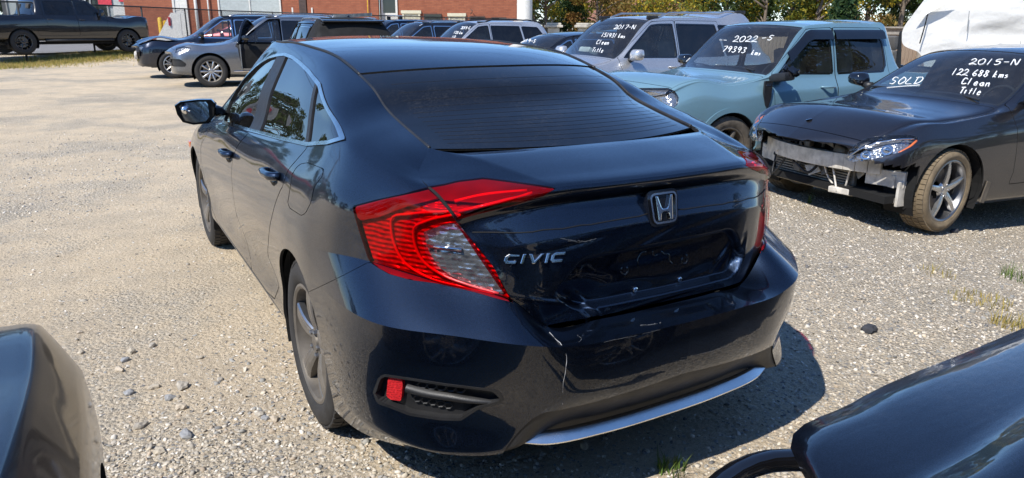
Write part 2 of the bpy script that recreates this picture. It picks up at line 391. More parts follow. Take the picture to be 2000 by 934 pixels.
# ================================================================ wheel
def wheel(parent, c, side, r=.322, w=.215, rim=.225, kind='five', mats=None, tyre='rubber', n=60, steer=0., tread=True):
    """c = hub centre on the tyre mid plane; side -1 left, +1 right (outer face direction along x)"""
    mats = mats or {}; spoke = mats.get('spoke', M['alloy']); face = mats.get('face', spoke); barrel = mats.get('barrel', spoke)
    rt = Matrix.Translation(Vector(c))@Matrix.Rotation(steer, 4, 'Z')@Matrix.Diagonal((side, 1, 1, 1))
    hw = w/2; tb = MB()
    prof = [(-hw*.78, rim+.004), (-hw*.97, rim+.03), (-hw, (rim+r)/2), (-hw*.93, r-.022), (-hw*.80, r-.006), (-hw*.4, r), (0, r), (hw*.4, r), (hw*.80, r-.006), (hw*.93, r-.022), (hw, (rim+r)/2), (hw*.985, rim+.035), (hw*.97, rim+.03), (hw*.93, rim+.012), (hw*.78, rim+.004)]
    tb.lathe(prof, n, mat=rt)
    if tread:      # tread blocks stand proud between grooves
        nb = 52 if n > 50 else 30
        for k in range(nb):
            a0 = 2*math.pi*k/nb; a1 = a0+2*math.pi/nb*.78
            for (x0, x1, sh) in ((-.86, -.50, .0), (-.42, -.06, .35), (.06, .42, .7), (.50, .86, .2)):
                q = sh*2*math.pi/nb; V = []
                for (x, ri) in ((x0, 0), (x1, 0)):
                    rr = r-(.006 if abs(x) > .7 else 0)
                    for a in (a0+q, a1+q):
                        for e in (-.004, .0055): V.append(rt@Vector((x*hw, (rr+e)*math.cos(a), (rr+e)*math.sin(a))))
                tb.add(V, [(1, 3, 7, 5), (0, 1, 5, 4), (2, 6, 7, 3), (0, 2, 3, 1), (4, 5, 7, 6)])
    ty = tb.build('tyre', M[tyre] if isinstance(tyre, str) else tyre, parent, angle=50)
    rb = MB(); o = hw*.86
    rb.lathe([(-hw*.8, rim+.003), (-hw*.8, rim-.01), (-hw*.3, rim-.03), (o-.05, rim-.026), (o-.012, rim-.014), (o, rim-.012), (o+.006, rim-.002), (o+.004, rim+.008), (o-.012, rim+.012)], n, mat=rt)
    rim_o = rb.build('rim', barrel, parent, angle=40)
    sb = MB(); hub = .062
    def spk(a, w0, w1, z0, z1, skew=0., th=.03, r0=.03, r1=None):
        r1 = r1 or rim-.012; V = []
        k = 6
        for i in range(k):
            t = i/(k-1); rr = r0+(r1-r0)*t; ww = w0+(w1-w0)*t; zz = z0+(z1-z0)*t+.012*math.sin(t*math.pi); aa = a+skew*t
            cx, sx = math.cos(aa), math.sin(aa)
            for (s_, d) in ((-1, -th), (-1, -.006), (-.55, 0), (.55, 0), (1, -.006), (1, -th)):
                V.append(rt@Vector((zz+d, cx*rr-sx*ww*s_, sx*rr+cx*ww*s_)))
        F = [(i*6+j, i*6+j+1, (i+1)*6+j+1, (i+1)*6+j) for i in range(k-1) for j in range(5)]+[(0, 1, 2, 3, 4, 5), tuple((k-1)*6+j for j in range(5, -1, -1))]
        return V, F
    if kind == 'five':        # five pairs of slim spokes
        for k in range(5):
            for s_ in (-1, 1):
                q = MB(); q.add(*spk(2*math.pi*k/5+s_*.17+.3, .016, .013, o-.03, o-.008, s_*.10)); q.build('spoke', spoke, rim_o, angle=40)
    elif kind == 'star':      # five wide single spokes
        for k in range(5):
            q = MB(); q.add(*spk(2*math.pi*k/5+.25, .030, .017, o-.02, o-.004, 0, .035)); q.build('spoke', spoke, rim_o, angle=40)
    elif kind == 'ten':
        for k in range(10):
            q = MB(); q.add(*spk(2*math.pi*k/10, .012, .021, o-.03, o-.004, 0, .03)); q.build('spoke', spoke, rim_o, angle=40)
    elif kind == 'six':
        for k in range(6):
            q = MB(); q.add(*spk(2*math.pi*k/6, .028, .020, o-.035, o-.008, 0, .035)); q.build('spoke', spoke, rim_o, angle=40)
    elif kind == 'swirl':     # ten folded blades alternating bright and dusty dark
        for k in range(5):
            a = 2*math.pi*k/5+.2
            q = MB(); q.add(*spk(a, .020, .034, o-.030, o-.006, .10, .03)); q.build('spoke', spoke, rim_o, angle=25)
            q = MB(); q.add(*spk(a+.30, .012, .020, o-.034, o-.004, -.06, .028)); q.build('spoke', face, rim_o, angle=25)
    q = MB(); q.lathe([(o-.045, hub+.01), (o-.028, hub), (o-.022, hub*.8), (o-.024, .034), (o-.016, .032), (o-.014, .001)], 28, mat=rt); q.build('hub', mats.get('hub', spoke), rim_o, angle=40)
    for k in range(5):
        a = 2*math.pi*(k+.5)/5; q = MB(); mt = rt@Matrix.Translation((0, math.cos(a)*.048, math.sin(a)*.048))
        q.lathe([(o-.03, .011), (o-.012, .009), (o-.008, .001)], 6, mat=mt); q.build('lug_nut', M['satin'], rim_o)
    q = MB(); q.lathe([(-.02, .06), (-.02, rim*.72), (.0, rim*.72), (.0, .06)], 32, mat=rt); q.build('brake_disc', M['disc'], parent, angle=30)
    q = MB(); q.lathe([(-hw*.7, .001), (-hw*.7, rim-.004)], 32, mat=rt); q.build('wheel_backing', M['gap'], parent)
    return ty
# ================================================================ the sedan in the middle
def build_civic():
    car = empty('sedan', (0, 0, 0), 'dark navy four-door sedan with crumpled trunk lid and red wraparound tail lamps', 'car')
    P_, G = M['navy'], M['gap']
    # ---- side and corner: columns of 14 levels, stations from the lid edge round the corner to the nose (left side, x negative)
    def S(*a): return [(-x, y, z) for x, y, z in a]
    def side(y, xs, zs, ys=None):
        return [(-x, (ys[i] if ys else y), z) for i, (x, z) in enumerate(zip(xs, zs))]
    ST = [
     S((.50,.19,.235),(.53,.060,.300),(.522,.055,.385),(.525,.015,.56),(.525,.003,.648),(.50,.136,.727),(.55,.17,.84),(.605,.232,.93),(.635,.27,.985),(.65,.36,1.027),(.645,.43,1.042),(.63,.475,1.055),(.59,.525,1.08),(.55,.575,1.104)),
     S((.66,.265,.225),(.692,.152,.282),(.672,.160,.380),(.683,.128,.56),(.68,.13,.66),(.645,.29,.757),(.665,.30,.86),(.685,.325,.935),(.70,.36,.99),(.70,.44,1.035),(.69,.51,1.06),(.67,.56,1.08),(.62,.62,1.105),(.55,.68,1.125)),
     S((.80,.42,.213),(.832,.370,.285),(.842,.352,.400),(.845,.34,.56),(.835,.33,.655),(.79,.495,.787),(.803,.545,.86),(.808,.575,.935),(.785,.60,1.0),(.755,.64,1.06),(.735,.69,1.09),(.70,.73,1.115),(.63,.76,1.135),(.55,.80,1.15)),
     S((.875,.735,.20),(.893,.72,.33),(.90,.74,.45),(.902,.78,.56),(.898,.80,.655),(.885,.83,.76),(.870,.85,.86),(.845,.86,.94),(.81,.87,1.01),(.775,.875,1.07),(.745,.88,1.115),(.70,.90,1.15),(.63,.93,1.175),(.55,.96,1.193)),
     side(1.1,(.875,.895,.90,.903,.902,.893,.875,.845,.81,.78,.735,.705,.635,.55),(.2,.33,.45,.56,.655,.76,.86,.94,1.0,1.05,1.135,1.195,1.235,1.255)),
     side(1.45,(.83,.868,.868,.884,.890,.884,.870,.84,.808,.787,.72,.655,.60,.552),(.2,.28,.42,.56,.655,.76,.86,.94,.995,1.025,1.16,1.265,1.318,1.338)),
     side(1.9,(.81,.86,.858,.876,.884,.880,.864,.835,.807,.79,.70,.61,.585,.555),(.19,.26,.40,.56,.655,.76,.85,.92,.970,.99,1.17,1.315,1.352,1.375)),
     side(2.4,(.81,.86,.856,.875,.884,.880,.862,.835,.809,.796,.70,.588,.57,.553),(.19,.26,.39,.55,.645,.75,.835,.90,.945,.958,1.15,1.33,1.362,1.383)),
     side(2.8,(.81,.86,.858,.876,.886,.880,.862,.838,.812,.80,.71,.605,.583,.555),(.19,.26,.39,.55,.645,.745,.825,.885,.92,.935,1.10,1.262,1.31,1.345)),
     side(3.1,(.81,.86,.862,.880,.89,.885,.865,.842,.818,.803,.75,.70,.672,.64),(.19,.26,.39,.55,.645,.74,.815,.865,.90,.912,1.00,1.085,1.125,1.155)),
     side(3.4,(.82,.868,.874,.892,.897,.888,.865,.84,.815,.80,.785,.765,.745,.70),(.19,.26,.40,.55,.645,.735,.80,.845,.875,.888,.91,.94,.96,.975)),
     side(3.75,(.85,.88,.893,.899,.900,.886,.86,.83,.80,.78,.76,.74,.715,.66),(.2,.28,.42,.55,.645,.725,.785,.822,.846,.858,.87,.88,.892,.905)),
     side(4.1,(.80,.85,.87,.876,.872,.855,.83,.80,.77,.75,.73,.71,.685,.63),(.2,.28,.42,.54,.63,.69,.74,.775,.798,.81,.82,.83,.84,.852)),
     side(4.4,(.66,.72,.745,.75,.745,.73,.71,.69,.67,.65,.63,.61,.59,.55),(.2,.28,.42,.52,.60,.645,.68,.705,.722,.732,.742,.75,.758,.768)),
     side(4.56,(.40,.46,.48,.485,.48,.47,.46,.45,.44,.43,.42,.41,.40,.38),(.22,.29,.42,.50,.57,.61,.635,.655,.668,.676,.684,.69,.696,.702)),
     side(4.62,(.02,)*14,(.22,.29,.42,.50,.57,.61,.635,.655,.668,.676,.684,.69,.696,.702)),
    ]
    ST = np.array(ST)
    C3 = np.array([S((0,.13,.25),(0,.045,.33),(0,-.042,.45),(0,-.058,.56),(0,-.056,.632),(0,.068,.640)),
                   S((.22,.132,.25),(.22,.05,.33),(.22,-.036,.45),(.22,-.051,.56),(.22,-.049,.632),(.22,.075,.640)),
                   S((.40,.15,.245),(.41,.062,.33),(.415,-.010,.45),(.415,-.025,.56),(.415,-.025,.631),(.405,.112,.640))])
    low = np.concatenate([C3, ST[:, :6]], 0)                     # levels 0-5 run right round
    Tl = np.r_[0, np.cumsum((np.linalg.norm(np.diff(low[:, 3], axis=0), axis=1)+np.linalg.norm(np.diff(low[:, 5], axis=0), axis=1))/2)]
    seg = [12, 12, 10, 22, 26, 26, 18, 20, 22, 24, 20, 16, 16, 14, 12, 10, 5, 5]
    par = np.concatenate([np.linspace(Tl[i], Tl[i+1], s, endpoint=False) for i, s in enumerate(seg)]+[[Tl[-1]]])
    crl = np.zeros(len(Tl)); crl[2] = .0
    LOW = hermite(low, Tl, par)                                  # (n,6,3)
    k0 = sum(seg[:3]); UP = hermite(ST, Tl[3:], par[k0:])        # (n-k0,14,3)
    UP[:, :6] = LOW[k0:]
    vs = [6, 6, 6, 6, 8, 7, 7, 6, 6, 8, 8, 5, 6]
    def column(L, k, cw):
        d = np.r_[0, np.cumsum(np.linalg.norm(np.diff(L, axis=0), axis=1))]
        pr = np.concatenate([np.linspace(d[i], d[i+1], vs[i], endpoint=False) for i in range(k-1)]+[[d[k-1]]])
        return hermite(L[:k], d[:k], pr, cw[:k])
    def cw_for(y, rear):      # crease weights by level
        c = np.zeros(14); f = np.clip((.95-y)/.35, 0, 1) if not rear else 1.
        c[1] = .3+.45*f; c[4] = .93*f; c[5] = .95*f; c[6] = .55*(1-f)
        return c
    side_g = np.array([column(UP[i], 14, cw_for(UP[i, 4, 1], False)) for i in range(len(UP))])
    bump_c = np.array([column(LOW[i], 6, cw_for(0, True)) for i in range(k0+1)])
    c4, c5 = sum(vs[:4]), sum(vs[:5])
    A = cgrid(side_g, (c4, c5), np.clip((.95-UP[:, 4, 1])/.35, 0, 1)); B0 = cgrid(bump_c, (c4,), np.ones(len(bump_c)))
    # ---- cutting curves
    def yz(S_): return S_.V[:, 1:]
    LAMP = [(689,403),(735,391),(790,379),(838,367),(862,380),(884,402),(905,430),(922,447),(949,479),(984,524),(1012,592),(972,583),(930,571),(860,554),(800,546),(760,535),(735,521),(722,510),(704,455)]
    LIDEDGE = [(841,289),(828,310),(820,335),(821,349),(834,364)]
    g = .003
    # bumper / quarter seam: from the lamp to the wheel arch; the bumper is everything below it
    seam = [(1100,640),(1059,648),(1025,617),(1001,590),(972,583),(930,571),(860,554),(800,546),(760,535),(735,521),(722,511),(680,533),(640,553),(597,573),(560,592)]
    pxA = px(A.V)
    bpoly = seam+[(560,1400),(1100,1400)]
    rearmask = A.V[:, 1] < 1.15
    fb = np.where(rearmask, sdp(pxA, bpoly), 50.)
    arch_r = (1.055, .318, .362); arch_f = (3.735, .318, .362)
    def fa(S_): return np.minimum(np.hypot(S_.V[:, 1]-arch_r[0], S_.V[:, 2]-arch_r[1])-arch_r[2], np.hypot(S_.V[:, 1]-arch_f[0], S_.V[:, 2]-arch_f[1])-arch_f[2])
    bump_s = clip(A, fb, -.5); rest = clip(A, -fb, -.5)
    bump_s = clip(bump_s, -fa(bump_s)); rest = clip(rest, -fa(rest))
    # tail lamp on the corner
    fl = lambda S_: np.where((S_.V[:, 1] < .95), sdp(px(S_.V), LAMP), 60.)
    lamp = clip(rest, fl(rest), -1.); rest = clip(rest, -fl(rest), -1.)
    # ---- windows in the side: outlines taken from the photograph onto the surface
    def onA(pts): return hit(A, pts)
    arc = [(672,262),(650,222),(627,163),(606,137),(590,122),(574,110),(558,104),(543,106),(528,110),(514,118),(502,127),(488,141),(476,155),(462,176),(450,197),(441,222),(436,236)]
    belt = [(434,241),(460,249),(488,258),(540,272),(599,286),(640,283),(676,273)]
    DLO = onA(arc+belt)[:, 1:]; DLO = DLO[np.r_[True, np.linalg.norm(np.diff(DLO, axis=0), axis=1) > 1e-3]]
    fd = lambda S_: np.where(S_.V[:, 2] > .8, sdp(yz(S_), DLO), .5)
    green = clip(rest, fd(rest)); rest = clip(rest, -fd(rest))
    # chrome surround (a frame 2 cm wide), then glass and pillars inside
    trim = clip(green, -fd(green), .0135); green = clip(green, fd(green), -.014)
    both('window_chrome_trim', trim.off(.004), M['dirtychrome'], car, .012)
    bp = onA([(530,128),(486,257)])[:, 1:]; bq = onA([(553,113),(508,262)])[:, 1:]
    Bp = np.array([bp[0]+[0, .1], bp[1]-[0, .1], bq[1]-[0, .1], bq[0]+[0, .1]])
    Cp0 = onA([(617,165),(597,286)])[:, 1:]
    f_b = sdp(yz(green), Bp); pil = clip(green, f_b); wins = clip(green, -f_b)
    ymid = bp[:, 0].mean()
    both('door_pillar_cover', pil.off(.001), M['blackplastic'], car, .01)
    fw = clip(wins, ymid-wins.V[:, 1]); rw = clip(wins, wins.V[:, 1]-ymid)
    ca, cb = Cp0[0], Cp0[1]; nrm = np.array([cb[1]-ca[1], -(cb[0]-ca[0])]); nrm /= np.linalg.norm(nrm)
    s = (yz(rw)-ca)@nrm; 
    if nrm[0] < 0: s = -s
    rearw = clip(rw, -s, -.014); quart = clip(rw, s, -.014); bar = clip(clip(rw, s, .014), -((yz(clip(rw, s, .014))-ca)@nrm)*(1 if nrm[0] > 0 else -1), .014)
    for nm, q in (('front_door_window', fw), ('rear_door_window', rearw), ('quarter_window', quart)): both(nm, q.off(-.006), M['privacy'], car, 0)
    both('window_divider', bar.off(.0), M['blackplastic'], car, .01)
    # ---- doors, fuel flap, fender
    e1 = onA([(597,292),(563,332),(551.6,365),(535,407),(525,463),(523,500)])[:, 1:]
    e2 = onA([(484,262),(466,282),(455.5,304),(454,365),(462,421),(490,508)])[:, 1:]
    def fdoor(S_, poly): return np.where(S_.V[:, 2] < 1.2, sdp(yz(S_), poly), .5)
    zb = .275
    rd = np.vstack([e1, [[1.50, .40], [1.62, .30], [1.80, zb]], [[e2[-1][0], zb]], e2[::-1], [[e2[0][0]-.02, 1.06], [e1[0][0], 1.12]]])
    fdn = np.vstack([e2, [[e2[-1][0], zb], [3.20, zb], [3.36, .34], [3.40, .5], [3.38, .75], [3.20, .90]], [[3.05, .98], [e2[0][0]-.02, 1.06]]])
    out = []
    for nm, poly in (('rear_door', rd), ('front_door', fdn)):
        f = fdoor(rest, poly); d_ = clip(rest, f, -g); rest = clip(rest, -f, -g)
        L_, R_ = both(nm, d_, P_, car, .012); out.append((nm, L_, R_))
    ff = [(571,340),(579,327),(588,320),(601,318),(632,330),(630,343),(614,365),(607,396),(596,418),(588,421),(566,407),(562,396)]
    f = np.where(rest.V[:, 1] < 1.8, sdp(px(rest.V), ff), 50.); flap = clip(rest, f, -.6); rest = clip(rest, -f, -.6)
    emit('fuel_door', flap, P_, car, .01)
    fy = rest.V[:, 1]-(3.40+np.clip(rest.V[:, 2]-.75, -.3, .6)*-.3); fend = clip(rest, -fy, -g); rest = clip(rest, fy, -g)
    both('front_fender', fend, P_, car, .012)
    roc = clip(rest, np.maximum(rest.V[:, 2]-.276, 1.25-rest.V[:, 1])); quarter = clip(rest, -np.maximum(rest.V[:, 2]-.276, 1.25-rest.V[:, 1]))
    emit('quarter_panel', quarter, P_, car, .012)
    qm = quarter.mir(); fm = np.where(qm.V[:, 1] < 1.8, 50., 50.); emit('quarter_panel', qm, P_, car, .012); emit('fuel_door_blank', flap.mir(), P_, car, .012)
    both('rocker_panel', roc, P_, car, .012)
    # ---- rear bumper (one piece right round)
    bl = bump_s; cen = B0
    # insert recesses at the corners and the lower valance are separate black parts
    INS = [(727,770),(740,735),(752,731),(800,738),(870,749),(962,760),(996,772),(975,789),(935,799),(900,822),(860,821),(800,812),(762,797),(738,789)]
    VAL = [(985,905),(1008,858),(1040,818),(1062,806),(1275,742),(1509,675),(1516,700),(1530,905)]
    full = bl+cen
    fi = np.where(full.V[:, 1] < .9, sdp(px(full.V), INS), 50.); ins = clip(full, fi); full = clip(full, -fi)
    # valance polygon: use its left half and mirror it
    vl = hit(full, [(1008,858),(1040,818),(1062,806),(1275,742)]); 
    vz = np.array([(-.70, .10), (vl[0][0]-.01, vl[0][2]-.0), (vl[1][0], vl[1][2]), (vl[2][0], vl[2][2]), (.2, vl[3][2]+.004), (.2, .10)])
    fv = np.where(full.V[:, 1] < .45, sdp(full.V[:, [0, 2]], vz), 1.); val = clip(full, fv); full = clip(full, -fv)
    cut = full.V[:, 0]-0.0
    full = clip(full, cut, 1e-6)
    bumper = full+full.mir(); emit('rear_bumper', bumper, P_, car, .012)
    val = clip(val, val.V[:, 0], 1e-6); vo = emit('rear_valance', (val+val.mir()).off(-.004), M['blackplastic'], car, .02)
    # recess floor, reflector, fin and honeycomb of the insert on both sides
    ic = ins.V.mean(0); io = []
    for sgn in (1, -1):
        q = ins.off(-.022) if sgn == 1 else ins.mir().off(-.022)
        io.append(emit('bumper_insert', q, M['blackplastic'], car, 0))
    rim_ = ins.off(.001)
    e = rim_; fi2 = sdp(px(e.V), INS); ring = clip(e, -fi2, 5.)
    both('insert_surround', ring, M['blackplastic'], car, .03)
    RF = rnd([(755,735),(785,739),(781,787),(751,782)], 4)
    fr = sdp(px(ins.V), RF); both('reflector', clip(ins, fr).off(-.008), M['redrefl2'], car, .015)
    def ribbon(name, pts, wid, thick, mat, base, both_=True, lift=.0, parent=None):
        """strip along pixel points lying on a surface, half-round in section"""
        p = hit(base, pts); p = spl(p, 30); n_ = len(p)
        W_ = np.interp(np.linspace(0, 1, n_), np.linspace(0, 1, len(wid)), wid)
        j = [np.argmin(((base.V-q)**2).sum(1)) for q in p]; N = base.N[j]
        t = np.gradient(p, axis=0); t /= np.linalg.norm(t, axis=1, keepdims=True); b = np.cross(N, t)
        V = []; k = 7
        for i in range(n_):
            for a in np.linspace(0, math.pi, k): V.append(p[i]+b[i]*math.cos(a)*W_[i]+N[i]*(math.sin(a)*thick*min(1, W_[i]/max(W_)*1.3)+lift))
        F = [(i*k+q, i*k+q+1, (i+1)*k+q+1, (i+1)*k+q) for i in range(n_-1) for q in range(k-1)]+[tuple(range(k)), tuple((n_-1)*k+q for q in range(k-1, -1, -1))]
        mb = MB(); mb.add(V, F); mb.build(name, mat, parent or car, angle=60)
        if both_:
            mb = MB(); mb.add([(-v[0], v[1], v[2]) for v in V], [f[::-1] for f in F]); mb.build(name, mat, parent or car, angle=60)
    ribbon('insert_fin', [(792,762),(830,772),(880,780),(940,788),(992,793)], [.014, .013, .012, .009, .002], .016, M['blackplastic'], A, lift=-.012)
    # honeycomb ridges in the recess
    for row, (x0, x1, ya, yb) in enumerate(((812, 905, 757, 768), (804, 880, 783, 800))):
        k = 5
        for i in range(k):
            cx = x0+(x1-x0)*(i+.5)/k; cy = ya+(yb-ya)*(i+.5)/k; rr = (x1-x0)/k*.5
            hexp = [(cx+rr*1.1*math.cos(a), cy+6.5*math.sin(a)) for a in [R(60*q) for q in range(7)]]
            p3 = hit(ins, hexp); mb = MB(); mb.tube([q-ins.N.mean(0)*.016 for q in p3], .0028, 5); o = mb.build('honeycomb_cell', M['blackplastic'], car)
            mb = MB(); mb.tube([((q-ins.N.mean(0)*.016)*np.array([-1, 1, 1])) for q in p3], .0028, 5); mb.build('honeycomb_cell', M['blackplastic'], car)
    # chrome strip low on the bumper: own cross section swept along the valance
    cl = [(-.565, .098, .326), (-.42, .050, .312), (-.25, .034, .305), (0, .028, .303)]
    cl = cl+[(-x, y, z) for x, y, z in cl[-2::-1]]; p = spl(cl, 60); V = []
    sec = [(.02, .024), (.010, .024), (.004, .020), (-.013, -.006), (-.016, -.010), (-.015, -.016), (-.006, -.024), (.02, -.026)]
    for i, q in enumerate(p):
        s_ = max(.15, min(1, (1-abs(i/59*2-1))*4.5)); V += [(q[0], q[1]+a*(.5+.5*s_), q[2]-.004+b*s_*.74) for a, b in sec]
    k = len(sec); F = [(i*k+j, i*k+j+1, (i+1)*k+j+1, (i+1)*k+j) for i in range(59) for j in range(k-1)]+[tuple(range(k)), tuple(59*k+j for j in range(k-1, -1, -1))]
    mb = MB(); mb.add(V, F); mb.build('bumper_chrome_strip', M['stripchrome'], car, angle=28)
    # ---- tail lamps: lens, inner reflector, light guide, reversing light
    def lamp_set(sm):
        f = (lambda q: q.mir()) if sm else (lambda q: q)
        root = emit('tail_lamp', f(lamp.off(-.016)), M['redreflect'], car, 0)
        REV = [(822,455),(872,437),(892,436),(988,577),(972,577),(920,560),(880,545),(850,522),(832,490)]
        red = clip(lamp, -sdp(px(lamp.V), REV)); emit('lens', f(red.off(.006)), M['redlens'], root, 0); rv = clip(lamp, sdp(px(lamp.V), REV)); o = emit('reversing_lamp', f(rv.off(-.012)), M['silverreflect'], root, .015)
        emit('reversing_lens', f(rv.off(.0035)), M['clearlens'], root, 0)
        # the red lens is left open where the clear one sits
        TOP = [(686,405),(838,366),(858,384),(790,405),(740,424),(700,432)]
        emit('lamp_upper_band', f(clip(lamp, sdp(px(lamp.V), TOP)).off(-.004)), M['darkred'], root, .006)
        LOWB = [(722,509),(740,512),(800,533),(880,553),(990,580),(1000,592),(860,556),(760,537)]
        emit('lamp_lower_band', f(clip(lamp, sdp(px(lamp.V), LOWB)).off(-.004)), M['darkred'], root, .006)
        for pts in ([(880,408),(800,418),(762,428),(762,455),(785,510),(830,540),(900,560),(965,574)], [(885,420),(830,432),(806,446),(806,470),(822,508),(856,534),(910,556),(972,574)]):
            p = hit(lamp, pts); p = spl(p, 40); nn = lamp.N.mean(0); mb = MB(); sg = np.array([-1, 1, 1]) if sm else np.ones(3)
            mb.tube([(q-nn*.008)*sg for q in p], .0045, 6); mb.build('light_guide', M['redguide'], root, smooth=True)
        hb = hit(lamp, [(832,480),(900,488)]); mb = MB(); sg = np.array([-1, 1, 1]) if sm else np.ones(3)
        mb.tube([(q-lamp.N.mean(0)*.006)*sg for q in hb], .006, 6); mb.build('chrome_bar', M['chrome'], root, smooth=True)
    lens_cut = lamp
    lamp_set(False); lamp_set(True)
    # ---- top: rear glass, roof, windscreen, bonnet, all from the roof-edge curve to the centre line
    edge = UP[:, 13].copy(); ye = edge[:, 1]
    dy = interp([(.57, -.155), (.80, -.165), (1.0, -.175), (1.26, -.18), (1.7, -.06), (2.2, .0), (2.5, .06), (2.8, .16), (3.1, .22), (3.3, .18), (3.5, .10), (4.0, .10), (4.4, .06), (4.62, 0)], ye)[:, 0]
    cr = interp([(.57, .0), (.80, .020), (1.0, .026), (1.26, .028), (1.7, .028), (2.2, .024), (2.7, .028), (3.1, .035), (3.35, .03), (3.7, .055), (4.2, .05), (4.62, 0)], ye)[:, 0]
    ss = np.linspace(1, 0, 26)
    top = np.array([[(e_[0]*s_, e_[1]+d_*(1-s_**2), e_[2]+c_*(1-s_**2.4)) for s_ in ss] for e_, d_, c_ in zip(edge, dy, cr)])
    Tp = grid(top)
    yk = np.repeat(ye, len(ss)); sk = np.tile(ss, len(ye))
    def clip2(Sf, keys, f):  # clip by a per-vertex field carried on the original grid
        return clip(Sf, f)
    # split by edge parameter: build sub grids
    def sub(a, b): i = np.where((ye >= a-1e-6) & (ye <= b+1e-6))[0]; return grid(top[i[0]:i[-1]+1])
    yg = 1.25; i_g = np.argmin(np.abs(ye-yg)); yw = 2.62; i_w = np.argmin(np.abs(ye-yw)); yc = 3.34; i_c = np.argmin(np.abs(ye-yc))
    gl = grid(top[:i_g+1]); rf = grid(top[i_g:i_w+1]); ws = grid(top[i_w:i_c+1]); bn = grid(top[i_c:])
    full2 = lambda q: Surf(np.vstack([q.V, q.mir().V]), np.vstack([q.T, q.mir().T+len(q.V)]), np.vstack([q.N, q.mir().N]))
    lo = gl.off(-.004); go = emit('rear_window', full2(lo), M['privacy'], car, .01)
    # black ceramic border under the glass and heater lines
    nb = i_g+1; 
    def gp(u, s_): # point on rear glass: u 0..1 bottom->top, s_ -1..1 across
        i = u*i_g; i0 = min(int(i), i_g-1); t = i-i0; a = abs(s_); j = (1-a)*(len(ss)-1); j0 = min(int(j), len(ss)-2); q = j-j0
        p = (top[i0, j0]*(1-q)+top[i0, j0+1]*q)*(1-t)+(top[i0+1, j0]*(1-q)+top[i0+1, j0+1]*q)*t
        return np.array([p[0]*(1 if s_ >= 0 else -1), p[1], p[2]])
    mb = MB()
    for u in np.linspace(.10, .92, 13):
        mb.tube([gp(u, s_)-np.array([0, -.0, .0035]) for s_ in np.linspace(-.88, .88, 15)], .0004, 4)
    mb.build('heater_line', plain('heater_line_copper', (.014, .014, .016), .6), go, kind='stuff')
    for (u0, u1, s0, s1) in ((0, .07, -1, 1), (.94, 1, -1, 1), (.07, .94, -1, -.90), (.07, .94, .90, 1)):
        U_ = np.linspace(u0, u1, 12); S_2 = np.linspace(s0, s1, 12 if s1-s0 < .5 else 40)
        P2 = np.array([[gp(u, s_)+np.array([0, 0, -.009]) for s_ in S_2] for u in U_]); q = grid(P2)
        if q.N[:, 2].mean() < 0: q = q.flip()
        emit('glass_border', q, M['gap'], go)
    # roof with ditch trims
    emit('roof_panel', full2(rf), P_, car, .012)
    for s_ in (1, -1):
        mb = MB(); pts = [(s_*-e_[0], e_[1], e_[2]+.001) for e_ in edge[i_g-1:i_w]]; mb.tube(pts, .006, 6); mb.build('roof_ditch_trim', M['blackplastic'], car, smooth=True)
        mb = MB(); pts = [(s_*-(e_[0]-.0), e_[1], e_[2]-.002) for e_ in edge[1:i_g]]; mb.tube(pts, .006, 6); mb.build('rear_window_seal', M['blackplastic'], car, smooth=True)
    emit('windscreen', full2(ws.off(-.003)), M['privacy'], car, .008)
    emit('bonnet', full2(bn), P_, car, .012)
    # ---- trunk lid: deck, lip, rear face
    D = [S((0,.10,1.046),(.2,.106,1.046),(.37,.128,1.043),(.45,.15,1.034),(.54,.19,1.01),(.628,.243,.966)),
         S((0,.115,1.052),(.2,.121,1.052),(.375,.145,1.049),(.46,.17,1.038),(.55,.215,1.018),(.640,.275,.992)),
         S((0,.18,1.064),(.2,.186,1.064),(.40,.215,1.060),(.48,.245,1.048),(.57,.285,1.034),(.650,.345,1.025)),
         S((0,.28,1.083),(.2,.286,1.083),(.44,.325,1.077),(.52,.35,1.062),(.585,.38,1.05),(.646,.43,1.042)),
         S((0,.365,1.096),(.2,.37,1.096),(.475,.42,1.091),(.53,.44,1.078),(.58,.455,1.066),(.632,.474,1.055)),
         S((0,.418,1.1005),(.2,.421,1.1005),(.500,.484,1.095),(.525,.512,1.098),(.54,.545,1.10),(.552,.572,1.1035))]
    dk = net(np.array(D), 50, 60, cu=[0, .3, 0, 0, 0, 0], cv=[0, 0, .75, .2, 0, 0])
    deck = grid(dk)
    if deck.N[:, 2].mean() < 0: deck = deck.flip()
